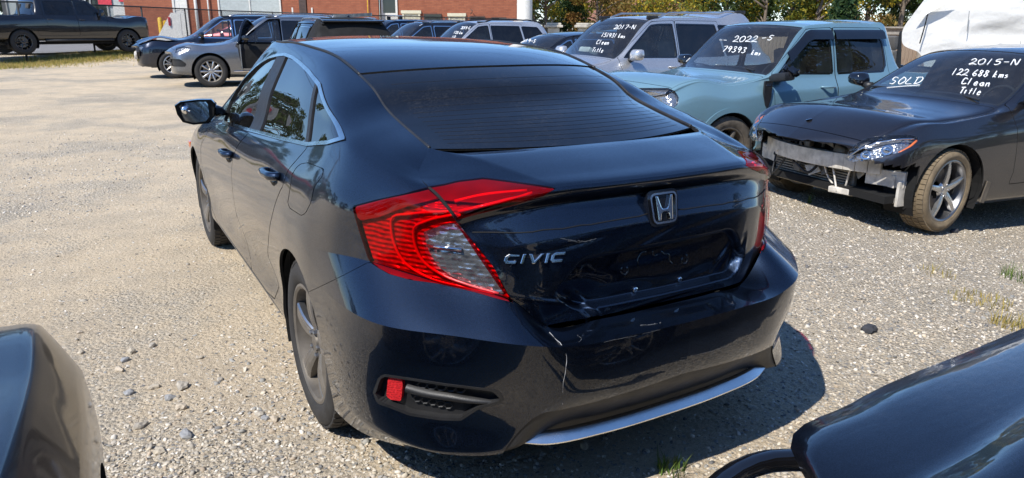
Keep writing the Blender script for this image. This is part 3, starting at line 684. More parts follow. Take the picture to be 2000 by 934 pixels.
    LID = [S((0,.10,1.046),(.2,.106,1.046),(.37,.128,1.043),(.45,.15,1.034),(.54,.19,1.01),(.628,.243,.966)),
           S((0,.094,1.036),(.2,.100,1.036),(.37,.122,1.033),(.45,.144,1.024),(.54,.185,1.0),(.626,.240,.958)),
           S((0,.104,1.018),(.2,.110,1.018),(.37,.130,1.014),(.45,.150,1.006),(.53,.188,.985),(.622,.240,.950)),
           S((0,.132,.992),(.2,.136,.992),(.37,.150,.988),(.45,.165,.980),(.53,.196,.965),(.612,.240,.940)),
           S((0,.112,.955),(.2,.115,.955),(.37,.130,.945),(.45,.148,.935),(.53,.185,.925),(.603,.235,.925)),
           S((0,.088,.915),(.2,.091,.913),(.37,.108,.90),(.45,.130,.89),(.52,.168,.88),(.585,.215,.895)),
           S((0,.082,.85),(.2,.085,.848),(.36,.099,.84),(.43,.119,.83),(.50,.152,.82),(.542,.172,.825)),
           S((0,.077,.76),(.2,.080,.76),(.35,.092,.755),(.41,.108,.75),(.47,.134,.745),(.515,.15,.755)),
           S((0,.078,.69),(.2,.081,.69),(.33,.092,.688),(.38,.103,.685),(.43,.121,.682),(.472,.135,.69)),
           S((0,.078,.646),(.2,.082,.646),(.30,.090,.644),(.34,.098,.642),(.38,.110,.638),(.418,.122,.632))]
    ld = net(np.array(LID), 110, 90, cu=[0, .5, .2, .5, 0, .8, 0, 0, 0, 0])
    # plate recess and dents are pressed into the sheet
    half = np.concatenate([ld, ], 0); fullg = np.concatenate([half[:, ::-1] , half[:, 1:]*np.array([-1, 1, 1])], 1)   # left edge -> centre -> right edge
    X, Z = fullg[..., 0], fullg[..., 2]
    rec = rnd([(-.30, .835), (.30, .845), (.385, .735), (.33, .672), (-.31, .672), (-.385, .735)], .03)
    f = sdp(np.stack([X.ravel(), Z.ravel()], 1), rec).reshape(X.shape)
    t = np.clip((-f+.002)/.016, 0, 1); t = t*t*(3-2*t); fullg[..., 1] += .030*t
    def dent(cx, cz, rx, rz, d, rot=0.):
        a = (X-cx)*math.cos(rot)+(Z-cz)*math.sin(rot); b = -(X-cx)*math.sin(rot)+(Z-cz)*math.cos(rot)
        fullg[..., 1] += d*np.exp(-(a/rx)**2-(b/rz)**2)
    for d_ in ((-.30, .70, .08, .05, .016, 0), (-.37, .665, .05, .03, .010, 0), (-.262, .685, .007, .050, -.010, .75), (-.285, .68, .009, .055, .009, .75), (-.38, .712, .07, .007, -.007, -.22), (-.13, .683, .10, .03, .006, 0), (-.42, .68, .006, .05, -.006, .5),
               (.285, .745, .045, .008, -.008, .75), (.30, .735, .05, .012, .008, .75), (.345, .735, .010, .05, .010, -.30), (.362, .735, .007, .05, -.006, -.30), (.20, .70, .12, .02, .005, .1), (-.02, .80, .16, .02, .004, .05), (-.33, .875, .09, .006, .0025, .15), (.22, .885, .12, .006, .0025, .12), (-.05, .86, .11, .006, .002, .3), (.05, .65, .2, .008, .004, .05)): dent(*d_)
    face = grid(fullg)
    if face.N[:, 1].mean() > 0: face = face.flip()
    # lid lamp cut from deck side and face
    LL = [(830,367),(870,360),(893,354),(945,348),(1000,355),(1050,362),(1086,368),(1060,383),(1000,402),(940,416),(890,430),(866,405),(846,387)]
    fdk = lambda S_: np.where((S_.V[:, 0] < 0), sdp(px(S_.V), LL), 50.)
    def cutlamp(S_):
        l = clip(S_, fdk(S_), -.4); r = clip(S_, -fdk(S_), -.4); m_ = r.mir(); m2 = clip(m_, -fdk(m_), -.4); lr = clip(m_, fdk(m_), -.4)
        return m2.mir(), l
    deckf = full2(deck); dk2, l1 = cutlamp(deckf); fc2, l2 = cutlamp(face)
    ul = clip(fc2, .0-(fc2.V[:, 2]-.9) )
    lid = emit('trunk_lid', dk2+fc2, P_, car, .012)
    for sm in (False, True):
        q = l1+l2; q = q.mir() if sm else q
        r_ = emit('lid_lamp', q.off(-.018), M['redreflect'], car, 0); emit('lens', q.off(.003), M['redlens'], r_, 0)
        for pts in ([(895,412),(960,397),(1040,376)], [(888,392),(940,380),(1030,371)]):
            p = hit(l1+l2, pts); sg = np.array([-1, 1, 1]) if sm else np.ones(3); mb = MB(); mb.tube([(q_-(l1+l2).N.mean(0)*.007)*sg for q_ in spl(p, 12)], .006, 6); mb.build('light_guide', M['redguide'], r_, smooth=True)
        up = clip(q, -(q.V[:, 2]-1.005)); 
        if len(up.T): emit('lamp_upper_band', up.off(-.003), M['darkred'], r_, .004)
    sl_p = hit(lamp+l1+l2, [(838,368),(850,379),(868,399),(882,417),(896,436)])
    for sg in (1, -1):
        mb = MB(); mb.tube([(q_+np.array([0, -.002, .003]))*np.array([sg, 1, 1]) for q_ in spl(sl_p, 14)], .0045, 6); mb.build('lamp_split_dark_line', M['gap'], car)  # dark line drawn for the shaded gap between the two lamps
    # trim line across the lid below the lip
    pl = [(-.58, .925), (-.40, .932), (0, .944), (.40, .932), (.58, .925)]
    pc = np.array([face.V[np.argmin((face.V[:, 0]-x)**2+(face.V[:, 2]-z)**2*(face.V[:, 1] < .3))] for x, z in [(a, np.interp(a, [-.6, 0, .6], [.918, .936, .918])) for a in np.linspace(-.585, .585, 41)]])
    mb = MB(); mb.tube(pc-np.array([0, .0005, 0]), .0022, 5); mb.build('lid_panel_gap', M['gap'], car)
    # ---- badges
    def face_y(x, z): j = np.argmin((face.V[:, 0]-x)**2+(face.V[:, 2]-z)**2+np.where(face.V[:, 2] > .985, 9, 0)); return face.V[j, 1]
    eo = hit(fc2, [(1301, 404)])[0]; ex, ez = 0., eo[2]; ey = face_y(0, ez)
    fr_ = (np.array([ex, ey, ez]), (1, 0, 0), (0, .22, .975), (0, -.975, .22))
    def rsq(w_, h_, r_, taper=.0): return rnd([(-w_*(1-taper), -h_), (w_*(1-taper), -h_), (w_, h_), (-w_, h_)], r_, 6)
    mb = MB(); mb.prism(rsq(.062, .055, .024, .12), -.02, .012, fr_); bo = mb.build('badge', M['glossblack'], car, angle=40)
    def ring(o_, i_, h0, h1):
        m2 = MB(); k = len(o_); o, u, v, n = [np.array(q, float) for q in fr_]
        V = [o+u*a+v*b+n*h1 for a, b in o_]+[o+u*a+v*b+n*h1 for a, b in i_]+[o+u*a+v*b+n*h0 for a, b in o_]+[o+u*a+v*b+n*h0 for a, b in i_]
        F = []
        for i in range(k):
            j = (i+1) % k; F += [(i, j, k+j, k+i), (2*k+i, 2*k+j, j, i), (k+i, k+j, 3*k+j, 3*k+i)]
        return m2.add(V, F)
    ring(rsq(.053, .047, .02, .14), rsq(.047, .041, .016, .14), .01, .019).build('badge_ring', M['chrome'], bo, angle=40)
    hp = [(-.034, .038), (-.024, .038), (-.013, .004), (-.008, -.002), (.008, -.002), (.013, .004), (.024, .038), (.034, .038), (.028, -.038), (.018, -.038), (.014, -.018), (.009, -.013), (-.009, -.013), (-.014, -.018), (-.018, -.038), (-.028, -.038)]
    mb = MB(); mb.prism(hp, .01, .021, fr_); mb.build('badge_letter', M['chrome'], bo, bevel=.003)
    # CIVIC lettering: wide slanted chrome letters
    ctr = hit(fc2, [(1040, 506)])[0]
    def slab(x0, wd, kind):
        sl_ = .18; h_ = .0135; t_ = .0078
        if kind == 'C': return [(x0+wd, h_), (x0+.010, h_), (x0, h_-.007), (x0, -h_+.007), (x0+.007, -h_), (x0+wd-.004, -h_), (x0+wd-.004, -h_+t_), (x0+.0125, -h_+t_), (x0+.010, -h_+.0095), (x0+.010, h_-.0095), (x0+.0125, h_-t_), (x0+wd, h_-t_)]
        if kind == 'I': return [(x0, -h_), (x0+wd, -h_), (x0+wd, h_), (x0, h_)]
        return [(x0, h_), (x0+.010, h_), (x0+wd*.48, -h_*.35), (x0+wd-.010, h_), (x0+wd, h_), (x0+wd*.58, -h_), (x0+wd*.36, -h_)]
    xx = -.078
    lx = ctr[0]; lz = ctr[2]
    for i, (kd, wd, adv) in enumerate((('C', .040, .047), ('I', .010, .016), ('V', .045, .050), ('I', .010, .016), ('C', .040, .045))):
        pol = [(a+b*.35, b) for a, b in slab(xx, wd, kd)]; cxm = lx+xx+wd/2
        ya_, yb_ = face_y(cxm-.02, lz), face_y(cxm+.02, lz); u = np.array([.04, yb_-ya_, 0]); u /= np.linalg.norm(u)
        o_ = np.array([lx, face_y(cxm, lz)-u[1]*(xx+wd/2), lz]); mb = MB(); nvec = np.cross(u, [0, 0, 1]); nvec = nvec if nvec[1] < 0 else -nvec
        nv2 = nvec*.94+np.array([0, 0, .34]); mb.prism(pol, -.008, .006, (o_, u, np.array([0, 0, 1.])-nvec*.30, nv2/np.linalg.norm(nv2))); mb.build('badge_letter', M['chrome'], car, bevel=.002); xx += adv
    # screws and raised marks of the missing plate
    for (a, b) in ((1240, 566), (1327, 546)):
        h_ = hit(fc2, [(a, b)])[0]; mb = MB(); mt = Matrix.Translation(Vector(h_))@Matrix.Rotation(R(-90), 4, 'Z'); mb.lathe([(-.004, .009), (.003, .009), (.005, .006), (.005, .001)], 12, mat=mt); mb.build('plate_screw', M['chrome'], car)
    for pts in ([(1214,521),(1213,532),(1220,537),(1226,530),(1224,521)], [(1245,525),(1247,503),(1253,493),(1262,492)], [(1274,490),(1277,500),(1283,497)], [(1292,490),(1296,497),(1305,496),(1308,512),(1313,514)], [(1332,503),(1331,512),(1338,515),(1343,506),(1340,497)]):
        p = hit(fc2, pts); mb = MB(); mb.tube(spl(p, 10), .0035, 6); mb.build('plate_mount_mark', M['glossblack'], car, smooth=True)
    # scratches and scuffs from the knock
    M['scratch'] = plain('pale_scratch', (.42, .42, .42), .7, var=.3, scale=60); M['scuff'] = plain('grey_scuff', (.09, .094, .10), .6, var=.4, scale=60)
    allb = bumper+fc2
    for pts, w_, mt in (([(1073,650),(1085,662),(1098,675),(1106,692),(1105,720),(1100,752),(1099,790)], .0009, 'scratch'), ([(1128,655),(1136,662),(1131,668)], .0009, 'scuff'), ([(996,520),(1003,514),(1006,508)], .0016, 'scuff'),
                       ([(1110,470),(1140,472),(1165,466)], .0014, 'scuff'), ([(1095,466),(1115,469),(1138,471)], .0010, 'scuff'), ([(1420,398),(1440,390),(1462,384)], .0010, 'scuff'), ([(1405,418),(1440,400),(1470,392)], .0009, 'scuff'), ([(1250,636),(1275,634),(1290,631)], .0016, 'scuff'), ([(1330,700),(1380,688),(1420,676)], .0008, 'scuff'), ([(1180,668),(1230,658),(1290,644)], .0007, 'scuff')):
        p = hit(allb, pts); mb = MB(); q_ = spl(p, 18); rg2 = random.Random(len(pts)+pts[0][0]); mb.tube([a_+np.array([rg2.uniform(-1, 1), 0, rg2.uniform(-1, 1)])*.0012 for a_ in q_], [w_*rg2.uniform(.5, 1.3) for _ in q_], 4); mb.build('scratch', M[mt], car)
    # ---- door handles, mirrors
    for nm, L_, R_ in out:
        c0 = onA([(535, 338)])[0] if nm == 'rear_door' else onA([(447, 298)])[0]
        for s_ in (1, -1):
            q = c0*np.array([s_, 1, 1]); d_ = L_ if s_ == 1 else R_
            mb = MB(); sx = -s_
            pts = [q+np.array([sx*a, b, c]) for a, b, c in ((.0, -.105, .004), (.026, -.085, .003), (.036, -.03, .0), (.036, .04, -.002), (.026, .09, -.004), (.0, .108, -.005))]
            mb.tube(spl(pts, 16), np.interp(np.linspace(0, 1, 16), [0, .2, .8, 1], [.016, .018, .016, .012]), 10); mb.build('door_handle', P_, d_, smooth=True)
            mb = MB(); mb.tube([q+np.array([sx*.002, b, -.028]) for b in (-.05, .05)], [.02, .02], 8); mb.build('handle_cup', M['glossblack'], d_, smooth=True)
    for s_ in (1, -1):
        # mirror housing facing rearwards, glass on its rear face
        mc = np.array([-.955, 3.03, 1.0]); 
        corners = aty_list = [np.array(aty(a, b, 2.98)) for a, b in ((341,207),(352,199),(385,195),(412,195),(421,203),(420,226),(408,241),(378,244),(357,239),(346,224))]
        ring0 = np.array(corners); cen0 = ring0.mean(0); V = []; F = []; k = len(ring0); lev = [(0, 1.0), (.03, 1.04), (.08, .98), (.13, .78), (.165, .40), (.172, .05)]
        for d_, sc in lev:
            for p_ in ring0: V.append((cen0+(p_-cen0)*sc+np.array([.02*d_/.1, d_, -.0]))*np.array([s_, 1, 1]))
        for i in range(len(lev)-1):
            for j in range(k): F.append((i*k+j, i*k+(j+1) % k, (i+1)*k+(j+1) % k, (i+1)*k+j))
        F.append(tuple((len(lev)-1)*k+j for j in range(k)))
        mb = MB(); mb.add(V, F)
        mo = mb.build('door_mirror', M['glossblack'], car, angle=60)
        mb = MB(); V = [(cen0+(p_-cen0)*.97+np.array([0, .012, 0]))*np.array([s_, 1, 1]) for p_ in ring0]; mb.add(V, [tuple(range(k))]); mb.build('mirror_recess', M['gap'], mo)
        gpts = [np.array(aty(a, b, 2.985)) for a, b in ((350,208),(356,202),(383,199),(402,199),(406,204),(409,228),(402,237),(380,240),(362,236),(356,225))]
        V = [p_*np.array([s_, 1, 1]) for p_ in gpts]; mb = MB(); mb.add(V, [tuple(range(k))]); mb.build('mirror_glass', plain('mirror_glass', (.62, .66, .70), .02, 1., var=.02), mo)
        c1 = np.array(aty(362, 215, 2.982))*np.array([s_, 1, 1]); mb = MB(); mb.lathe([(.0, .024), (.006, .022), (.011, .014), (.013, .001)], 20, mat=Matrix.Translation(Vector(c1))@Matrix.Rotation(R(-90), 4, 'Z')); mb.build('blind_spot_mirror', M['chrome'], mo, smooth=True)
        a_ = np.array(aty(425, 218, 3.02)); b_ = np.array([-.80, 3.06, .955]); mb = MB(); mb.tube([p_*np.array([s_, 1, 1]) for p_ in spl([cen0+np.array([.06, .07, -.01]), a_+np.array([.02, .04, -.015]), b_], 8)], [.05, .045, .04, .037, .035, .034, .034, .036], 10); mb.build('mirror_arm', M['glossblack'], mo, smooth=True)
    # ---- dark inner shell behind all gaps, wheel wells, underbody, seats
    sh = clip(A, -fd(A)); sh = clip(sh, -fa(sh)); both('inner_shell', sh.off(-.040), G, car, 0)
    emit('inner_shell', full2(grid(bump_c)).off(-.05), G, car, 0)
    emit('trunk_shell', (full2(deck)+face).off(-.06), G, car, 0)
    for (cy, cz, rr) in (arch_r, arch_f):
        for s_ in (1, -1):
            n_ = 28; V = []; 
            for i in range(n_+1):
                a = math.pi*(-.12+1.24*i/n_); c_, q_ = math.cos(a), math.sin(a)
                V += [(s_*-.868, cy+(rr+.004)*c_, cz+(rr+.004)*q_), (s_*-.60, cy+(rr+.01)*c_, cz+(rr+.01)*q_)]
            F = [(2*i, 2*i+1, 2*i+3, 2*i+2) for i in range(n_)]; b0 = len(V); V.append((s_*-.60, cy, cz)); F += [(2*i+1, b0, 2*i+3) for i in range(n_)]
            mb = MB(); mb.add(V, F); mb.build('wheel_well', M['gap'], car)
    mb = MB(); mb.box((0, 2.35, .24), (1.5, 3.9, .08)); mb.box((0, .42, .30), (1.1, .5, .05)); mb.build('underbody', M['gap'], car)
    mb = MB(); mb.box((0, 2.2, .62), (1.38, 2.4, .06)); mb.box((0, 1.28, .80), (1.3, .16, .55), Matrix.Rotation(R(-18), 3, 'X'), .04); mb.box((0, .95, .98), (1.25, .75, .04)); mb.build('cabin_floor', M['interior'], car)
    for x in (-.37, .37):
        mb = MB(); mb.box((x, 2.10, .86), (.48, .14, .62), Matrix.Rotation(R(-12), 3, 'X'), .05); mb.box((x, 1.96, 1.22), (.26, .09, .17), None, .035); mb.box((x, 2.40, .66), (.5, .5, .14), None, .04); mb.build('front_seat', M['interior'], car, angle=40)
    mb = MB(); mb.box((0, 3.05, .90), (1.4, .35, .12), None, .04); mb.build('dashboard', M['interior'], car, angle=40)
    mk = onA([(369, 300)])[0]
    mb = MB(); mb.box((-.872, 4.13, .64), (.02, .07, .045), None, .006); mb.build('side_marker', M['orange'], car)
    # exhaust heat shield side sill trim: bright strip along the rocker
    for s_ in (1, -1):
        mb = MB(); mb.tube([(s_*-.861, y, .268) for y in np.linspace(1.5, 3.3, 12)], .004, 5); mb.build('sill_strip', M['glossblack'], car)
    wm = dict(spoke=M['darkalloy'], face=M['satin'], barrel=M['darkalloy'], hub=M['darkalloy'])
    for s_ in (-1, 1):
        wheel(car, (s_*.775, 1.035, .318), s_, .322, .205, .222, 'swirl', wm)
        wheel(car, (s_*.772, 3.735, .318), s_, .322, .205, .222, 'swirl', wm)
    return car
CIVIC = build_civic()
# ================================================================ general car builder
M['grey'] = paint('grey_car_paint', (.17, .18, .195), .75, .3, .06)
M['silver'] = paint('silver_car_paint', (.50, .51, .53), .7, .34, .07)
M['palesilver'] = paint('pale_silver_car_paint', (.55, .57, .60), .6, .32, .08)
M['azure'] = paint('light_blue_car_paint', (.155, .285, .355), .15, .35, .06, flake=.15)
M['charcoal'] = paint('charcoal_car_paint', (.026, .026, .032), .7, .32, .035, flake=.5)
M['black'] = paint('black_car_paint', (.006, .006, .007), .2, .25, .025, flake=.3)
M['darkblue'] = paint('dark_blue_car_paint', (.008, .012, .024), .7, .3, .03)
M['dullblack'] = paint('dull_black_car_paint', (.006, .006, .0065), .1, .3, .015, flake=.2, coat=.55)
M['maroon'] = paint('maroon_car_paint', (.20, .012, .03), .3, .35, .05)
M['white'] = plain('white_marker', (.85, .86, .86), .6, var=.05)
M['baremetal'] = plain('dusty_bare_metal', (.66, .62, .55), .5, .2, var=.3, scale=14, bump=.2, bscale=40)
M['greyplastic'] = plain('grey_plastic', (.10, .10, .10), .5, var=.25, bump=.1, bscale=200)
M['radiator'] = plain('dusty_radiator', (.30, .27, .22), .7, .2, var=.35, scale=40)
M['seat'] = plain('seat_fabric', (.10, .095, .088), .85, var=.3)
M['mudrubber'] = plain('muddy_tyre_rubber', (.19, .145, .09), .95, var=.35, scale=12, bump=.4, bscale=60)
M['lampglass'] = M['clearlens']
def mb_of(f): m_ = MB(); f(m_); return m_
def gcar(name, label, cat, pos, head, K, paintm, win='window', group=None):
    """K: keyed profiles along local y (0 = front axle, + = forward)"""
    car = empty(name, pos, label, cat, R(head), group)
    yf, yr = K['y']; n1 = K.get('n', 90)
    ym = np.array(sorted(set(np.r_[yf-np.linspace(0, 1, 14)**2*.45, np.linspace(yf-.5, yr+.5, n1), yr+np.linspace(0, 1, 14)**2*.45].round(4)), reverse=True))
    I = lambda k, y: interp(sorted(K[k]), y)[:, 0]
    zt, zs, zb, wb, wt = [I(k, ym) for k in ('top', 'belt', 'bot', 'wb', 'wt')]
    # closing of nose and tail in plan
    def nose(y): 
        a = np.clip((yf-y)/K.get('rn', .42), 0, 1); b = np.clip((y-yr)/K.get('rt', .35), 0, 1); p = K.get('pw', 2.6); q_ = K.get('pt', 3.2)
        return (1-(1-a)**p)**(1/p)*(1-(1-b)**q_)**(1/q_)
    nz = nose(ym); wb = wb*nz; wt = np.minimum(wt, wb*.96)*np.where(nz < 1, nz**.3, 1)
    crown = np.interp(ym, *zip(*sorted(K['crown']))); ws = np.maximum(wt, np.minimum(wb*np.interp(ym, *zip(*sorted(K['ws']))), wb))
    bow = np.interp(ym, *zip(*sorted(K.get('bow', [(-9, 0), (9, 0)]))))
    h = zs-zb; G_ = []
    for i in range(len(ym)):
        zr = zt[i]-crown[i]; zr = max(zr, zs[i]+.004)
        L = [(wb[i]*.90, zb[i]), (wb[i]*.975, zb[i]+.06), (wb[i]*.992, zb[i]+h[i]*.30), (wb[i], zb[i]+h[i]*.58), (wb[i]*.985, zb[i]+h[i]*.82), (ws[i], zs[i]), (ws[i]*.48+wt[i]*.52+.012, zs[i]*.5+zr*.5), (wt[i]+.004, zr-.012), (wt[i]-.03*nz[i], zr+crown[i]*.18), (wt[i]*.62, zr+crown[i]*.68), (wt[i]*.3, zr+crown[i]*.93), (0, zt[i])]
        L = np.array([(-x, ym[i]+(bow[i]*(1-min(1, (x/max(wt[i], .05)))**2) if j >= 7 else 0), z) for j, (x, z) in enumerate(L)])
        G_.append(L)
    G_ = np.array(G_); nl = G_.shape[1]
    sub = [3, 4, 5, 5, 6, 6, 6, 3, 5, 4, 4]; lev = np.concatenate([np.linspace(j, j+1, s, endpoint=False) for j, s in enumerate(sub)]+[[nl-1.]])
    cw = np.zeros(nl); cw[4] = K.get('shoulder', .5); cw[5] = .6; cw[7] = .35; cw[1] = .5
    GG = hermite(G_.transpose(1, 0, 2), np.arange(nl, dtype=float), lev, cw).transpose(1, 0, 2)
    S = grid(GG)
    if (S.N[:, 0]*S.V[:, 0]).mean() < 0: S = S.flip()
    s_ = np.r_[0, np.cumsum(np.linalg.norm(np.diff(G_[:, 3, :2], axis=0), axis=1))]; s_ += max(0, 0)
    st = s_[-1]-s_
    S.U = np.stack([np.repeat(ym, len(lev)), np.tile(lev, len(ym)), np.repeat(s_, len(lev)), np.repeat(st, len(lev))], 1)
    parts = {}
    body = S; r_w = K['r']; ra = K.get('ra', r_w+.045); axr = K['axr']
    fa = lambda q: np.minimum(np.hypot(q.V[:, 1], q.V[:, 2]-r_w)-ra, np.hypot(q.V[:, 1]-axr, q.V[:, 2]-r_w)-ra)+np.where(q.U[:, 1] > 5, 9, 0)
    body = clip(body, -fa(body))
    for poly in K.get('pxcut', []):
        Wd, _ = world_of(car, body); fpx = np.where(((Wd.N*(CP-Wd.V)).sum(1) > 0), sdp(px(Wd.V), poly), 60.); body = clip(body, -fpx)
    for nm, y0, y1, l0 in K.get('screens', []):       # windscreen and rear window: on top, between two lines
        f = lambda q: np.maximum.reduce([y0-q.U[:, 0], q.U[:, 0]-y1, (l0-q.U[:, 1])*.1])
        g_ = clip(body, f(body)); body = clip(body, -f(body)); parts[nm] = g_
        gb = clip(g_, -f(g_), .035); gi = clip(g_, f(g_), -.035)
        full = g_.off(-.004); full = full+full.mir(); emit(nm, full, M['windscreen' if nm == 'windscreen' else win], car)
        bd = gb.off(-.008); emit(nm+'_border', bd+bd.mir(), M['gap'], car)
    for nm, poly, mt in K.get('sidewin', []):
        f = lambda q: np.maximum(sdp(q.V[:, 1:], poly), (4.6-q.U[:, 1])*.2)
        g_ = clip(body, f(body)); body = clip(body, -f(body))
        fr = clip(g_, -f(g_), .022); gi = clip(g_, f(g_), -.020)
        if len(gi.T): both(nm, gi.off(-.008), M[mt], car, 0)
        if len(fr.T): both(nm+'_seal', fr.off(-.001), K.get('sealmat', M['glossblack']), car, .012)
    if K.get('dlo'):
        pass
    for nm, poly in K.get('doors', []):
        f = lambda q: np.maximum(sdp(q.V[:, 1:], poly), (q.U[:, 1]-7.0)*.1)
        g_ = clip(body, f(body), -.003); body = clip(body, -f(body), -.003)
        if len(g_.T):
            if nm in K.get('open', ()):
                g_ = g_.mir(); d_ = emit(nm, g_, paintm, car, .012); parts[nm] = (None, d_)
            else: parts[nm] = both(nm, g_, paintm, car, .012)
    for nm, poly, mt, off, lens in K.get('front', []):
        f = lambda q: np.maximum(sdp(np.stack([q.U[:, 2], q.V[:, 2]], 1), poly), (q.U[:, 1]-7.3)*.1)
        g_ = clip(body, f(body)); body = clip(body, -f(body)); parts[nm] = g_
        if len(g_.T) == 0: continue
        cross = min(p[0] for p in poly) < 0
        if cross: emit(nm, (g_+g_.mir()).off(off), M[mt], car, 0); rim = [g_]
        else: parts[nm+'_o'] = both(nm, g_.off(off), M[mt], car, 0)
        if lens: both(nm+'_lens', g_.off(.001), M['clearlens'], car, abs(off)+.002)
    for nm, poly, mt, off in K.get('rear', []):
        f = lambda q: np.maximum(sdp(np.stack([q.U[:, 3], q.V[:, 2]], 1), poly), (q.U[:, 1]-7.3)*.1)
        g_ = clip(body, f(body)); body = clip(body, -f(body))
        if len(g_.T): both(nm, g_.off(off), M[mt], car, .01)
    if K.get('hood'):       # bonnet gap
        y0, y1, l0 = K['hood']; f = lambda q: np.maximum.reduce([y0-q.U[:, 0], q.U[:, 0]-y1, (l0-q.U[:, 1])*.1])
        g_ = clip(body, f(body), -.003); body = clip(body, -f(body), -.003); parts['bonnet'] = g_
        if not K.get('nohood'): emit('bonnet', g_+g_.mir(), paintm, car, .012)
    if K.get('bed'):
        y0, y1 = K['bed']; f = lambda q: np.maximum.reduce([y0-q.U[:, 0], q.U[:, 0]-y1, (8.1-q.U[:, 1])*.1]); body = clip(body, -f(body))
        zz = np.interp((y0+y1)/2, ym[::-1], zs[::-1]); w_ = np.interp((y0+y1)/2, ym[::-1], wt[::-1])-.05
        b = MB(); b.box((0, (y0+y1)/2, zz-.50), (2*w_, y1-y0, .03))
        for sx in (-1, 1): b.box((sx*w_, (y0+y1)/2, zz-.25), (.02, y1-y0-.01, .5))
        b.box((0, y1-.01, zz-.25), (2*w_, .02, .5)); b.box((0, y0+.01, zz-.25), (2*w_, .02, .5)); b.build('truck_bed', M['blackplastic'], car)
    if K.get('lower'):      # unpainted lower cladding
        zc = K['lower']; f = lambda q: np.maximum(q.V[:, 2]-zc, fa(q)*0-1); g_ = clip(body, f(body)); body = clip(body, -f(body)); both('lower_cladding', g_, M['blackplastic'], car, .01)
    if K.get('archtrim'):
        f = lambda q: fa(q)-K['archtrim']; g_ = clip(body, f(body)); body = clip(body, -f(body)); g1 = clip(g_, K['axr']/2-g_.V[:, 1]); g2 = clip(g_, g_.V[:, 1]-K['axr']/2)
        for g_ in (g1, g2): both('arch_trim', g_.off(.008), K.get('trimmat', M['blackplastic']), car, .02)
    if K.get('front_cut'):
        body = clip(body, body.U[:, 2]*0+np.maximum(body.V[:, 1]-K['front_cut'](body.V), -9))
    if not K.get('nobody'): both('body_shell', body, paintm, car, .012)
    # dark lining
    sh = clip(S, -fa(S))
    for poly in K.get('pxcut', []):
        Wd, _ = world_of(car, sh); fpx = np.where(((Wd.N*(CP-Wd.V)).sum(1) > 0), sdp(px(Wd.V), poly), 60.); sh = clip(sh, -fpx)
    f = np.maximum(sh.V[:, 1]-(K['cabin'][1]+.1), K['cabin'][0]-.2-sh.V[:, 1]); f2 = np.maximum(f, (5.05-sh.U[:, 1])*.1); sh = clip(sh, -f2)
    if K.get('front_cut'): sh = clip(sh, sh.V[:, 1]-K['front_cut'](sh.V)+.03)
    if not K.get('noshell'): both('inner_lining', sh.off(-.035), M['gap'], car, 0)
    # cabin
    c0, c1 = K['cabin']; fl = np.interp(c0, ym[::-1], zb[::-1])+.18; ww = K['W']*.86; zbelt = np.interp((c0+c1)/2, ym[::-1], zs[::-1])
    if not K.get('nocabin'):
        b = MB(); b.box((0, (c0+c1)/2, fl), (2*ww, c1-c0+.3, .04)); b.build('cabin_floor', M['interior'], car)
        b = MB(); b.box((0, c1-.10, zbelt-.10), (2*ww*.92, .42, .16), None, .05); b.build('dashboard', M['interior'], car, angle=40)
        b = MB(); b.lathe([(0, .165), (.012, .18), (.024, .165), (.012, .15), (0, .165)], 24, mat=Matrix.Translation((-.37, c1-.42, zbelt-.02))@Matrix.Rotation(R(90), 4, 'Z')@Matrix.Rotation(R(-25), 4, 'Y')); b.build('steering_wheel', M['interior'], car, smooth=True)
        rows = K.get('rows', (c1-1.15, c1-1.95))
        for yy in rows:
            for x in (-.37, .37):
                b = MB(); b.box((x, yy, fl+.24), (.48, .5, .16), None, .05); b.box((x, yy-.30, fl+.60), (.48, .13, .62), Matrix.Rotation(R(-12), 3, 'X'), .05); b.box((x, yy-.38, fl+.99), (.26, .09, .18), Matrix.Rotation(R(-12), 3, 'X'), .035); b.build('seat', M['seat'], car, angle=40)
    b = MB(); b.box((0, axr/2, r_w*.85), (K['W']*1.7, abs(axr)*1.0+1.1, .06)); b.build('underbody', M['gap'], car)
    for cy in (0, axr):
        for sg in (1, -1):
            n_ = 22; V = []; wx = K['W']
            for i in range(n_+1):
                a = math.pi*(-.15+1.3*i/n_); c_, q_ = math.cos(a), math.sin(a); V += [(sg*-(wx-.025), cy+(ra+.003)*c_, r_w+(ra+.003)*q_), (sg*-(wx-.30), cy+(ra+.01)*c_, r_w+(ra+.01)*q_)]
            F = [(2*i, 2*i+1, 2*i+3, 2*i+2) for i in range(n_)]; V.append((sg*-(wx-.30), cy, r_w)); F += [(2*i+1, len(V)-1, 2*i+3) for i in range(n_)]
            b = MB(); b.add(V, F); b.build('wheel_well', M['gap'], car)
    wk = K['wheel']
    for cy in (0, axr):
        for sg in (-1, 1):
            if cy == 0 and sg == -1 and K.get('lsteer'): stt = K['lsteer']
            else: stt = K.get('steer', 0) if cy == 0 else 0
            wheel(car, (sg*(K['W']-.02-wk.get('w', .23)/2), cy, r_w), sg, r_w, wk.get('w', .23), wk.get('rim', r_w-.10), wk.get('kind', 'ten'), wk.get('mats'), wk.get('tyre', 'rubber'), n=wk.get('n', 44), steer=stt, tread=wk.get('tread', False))
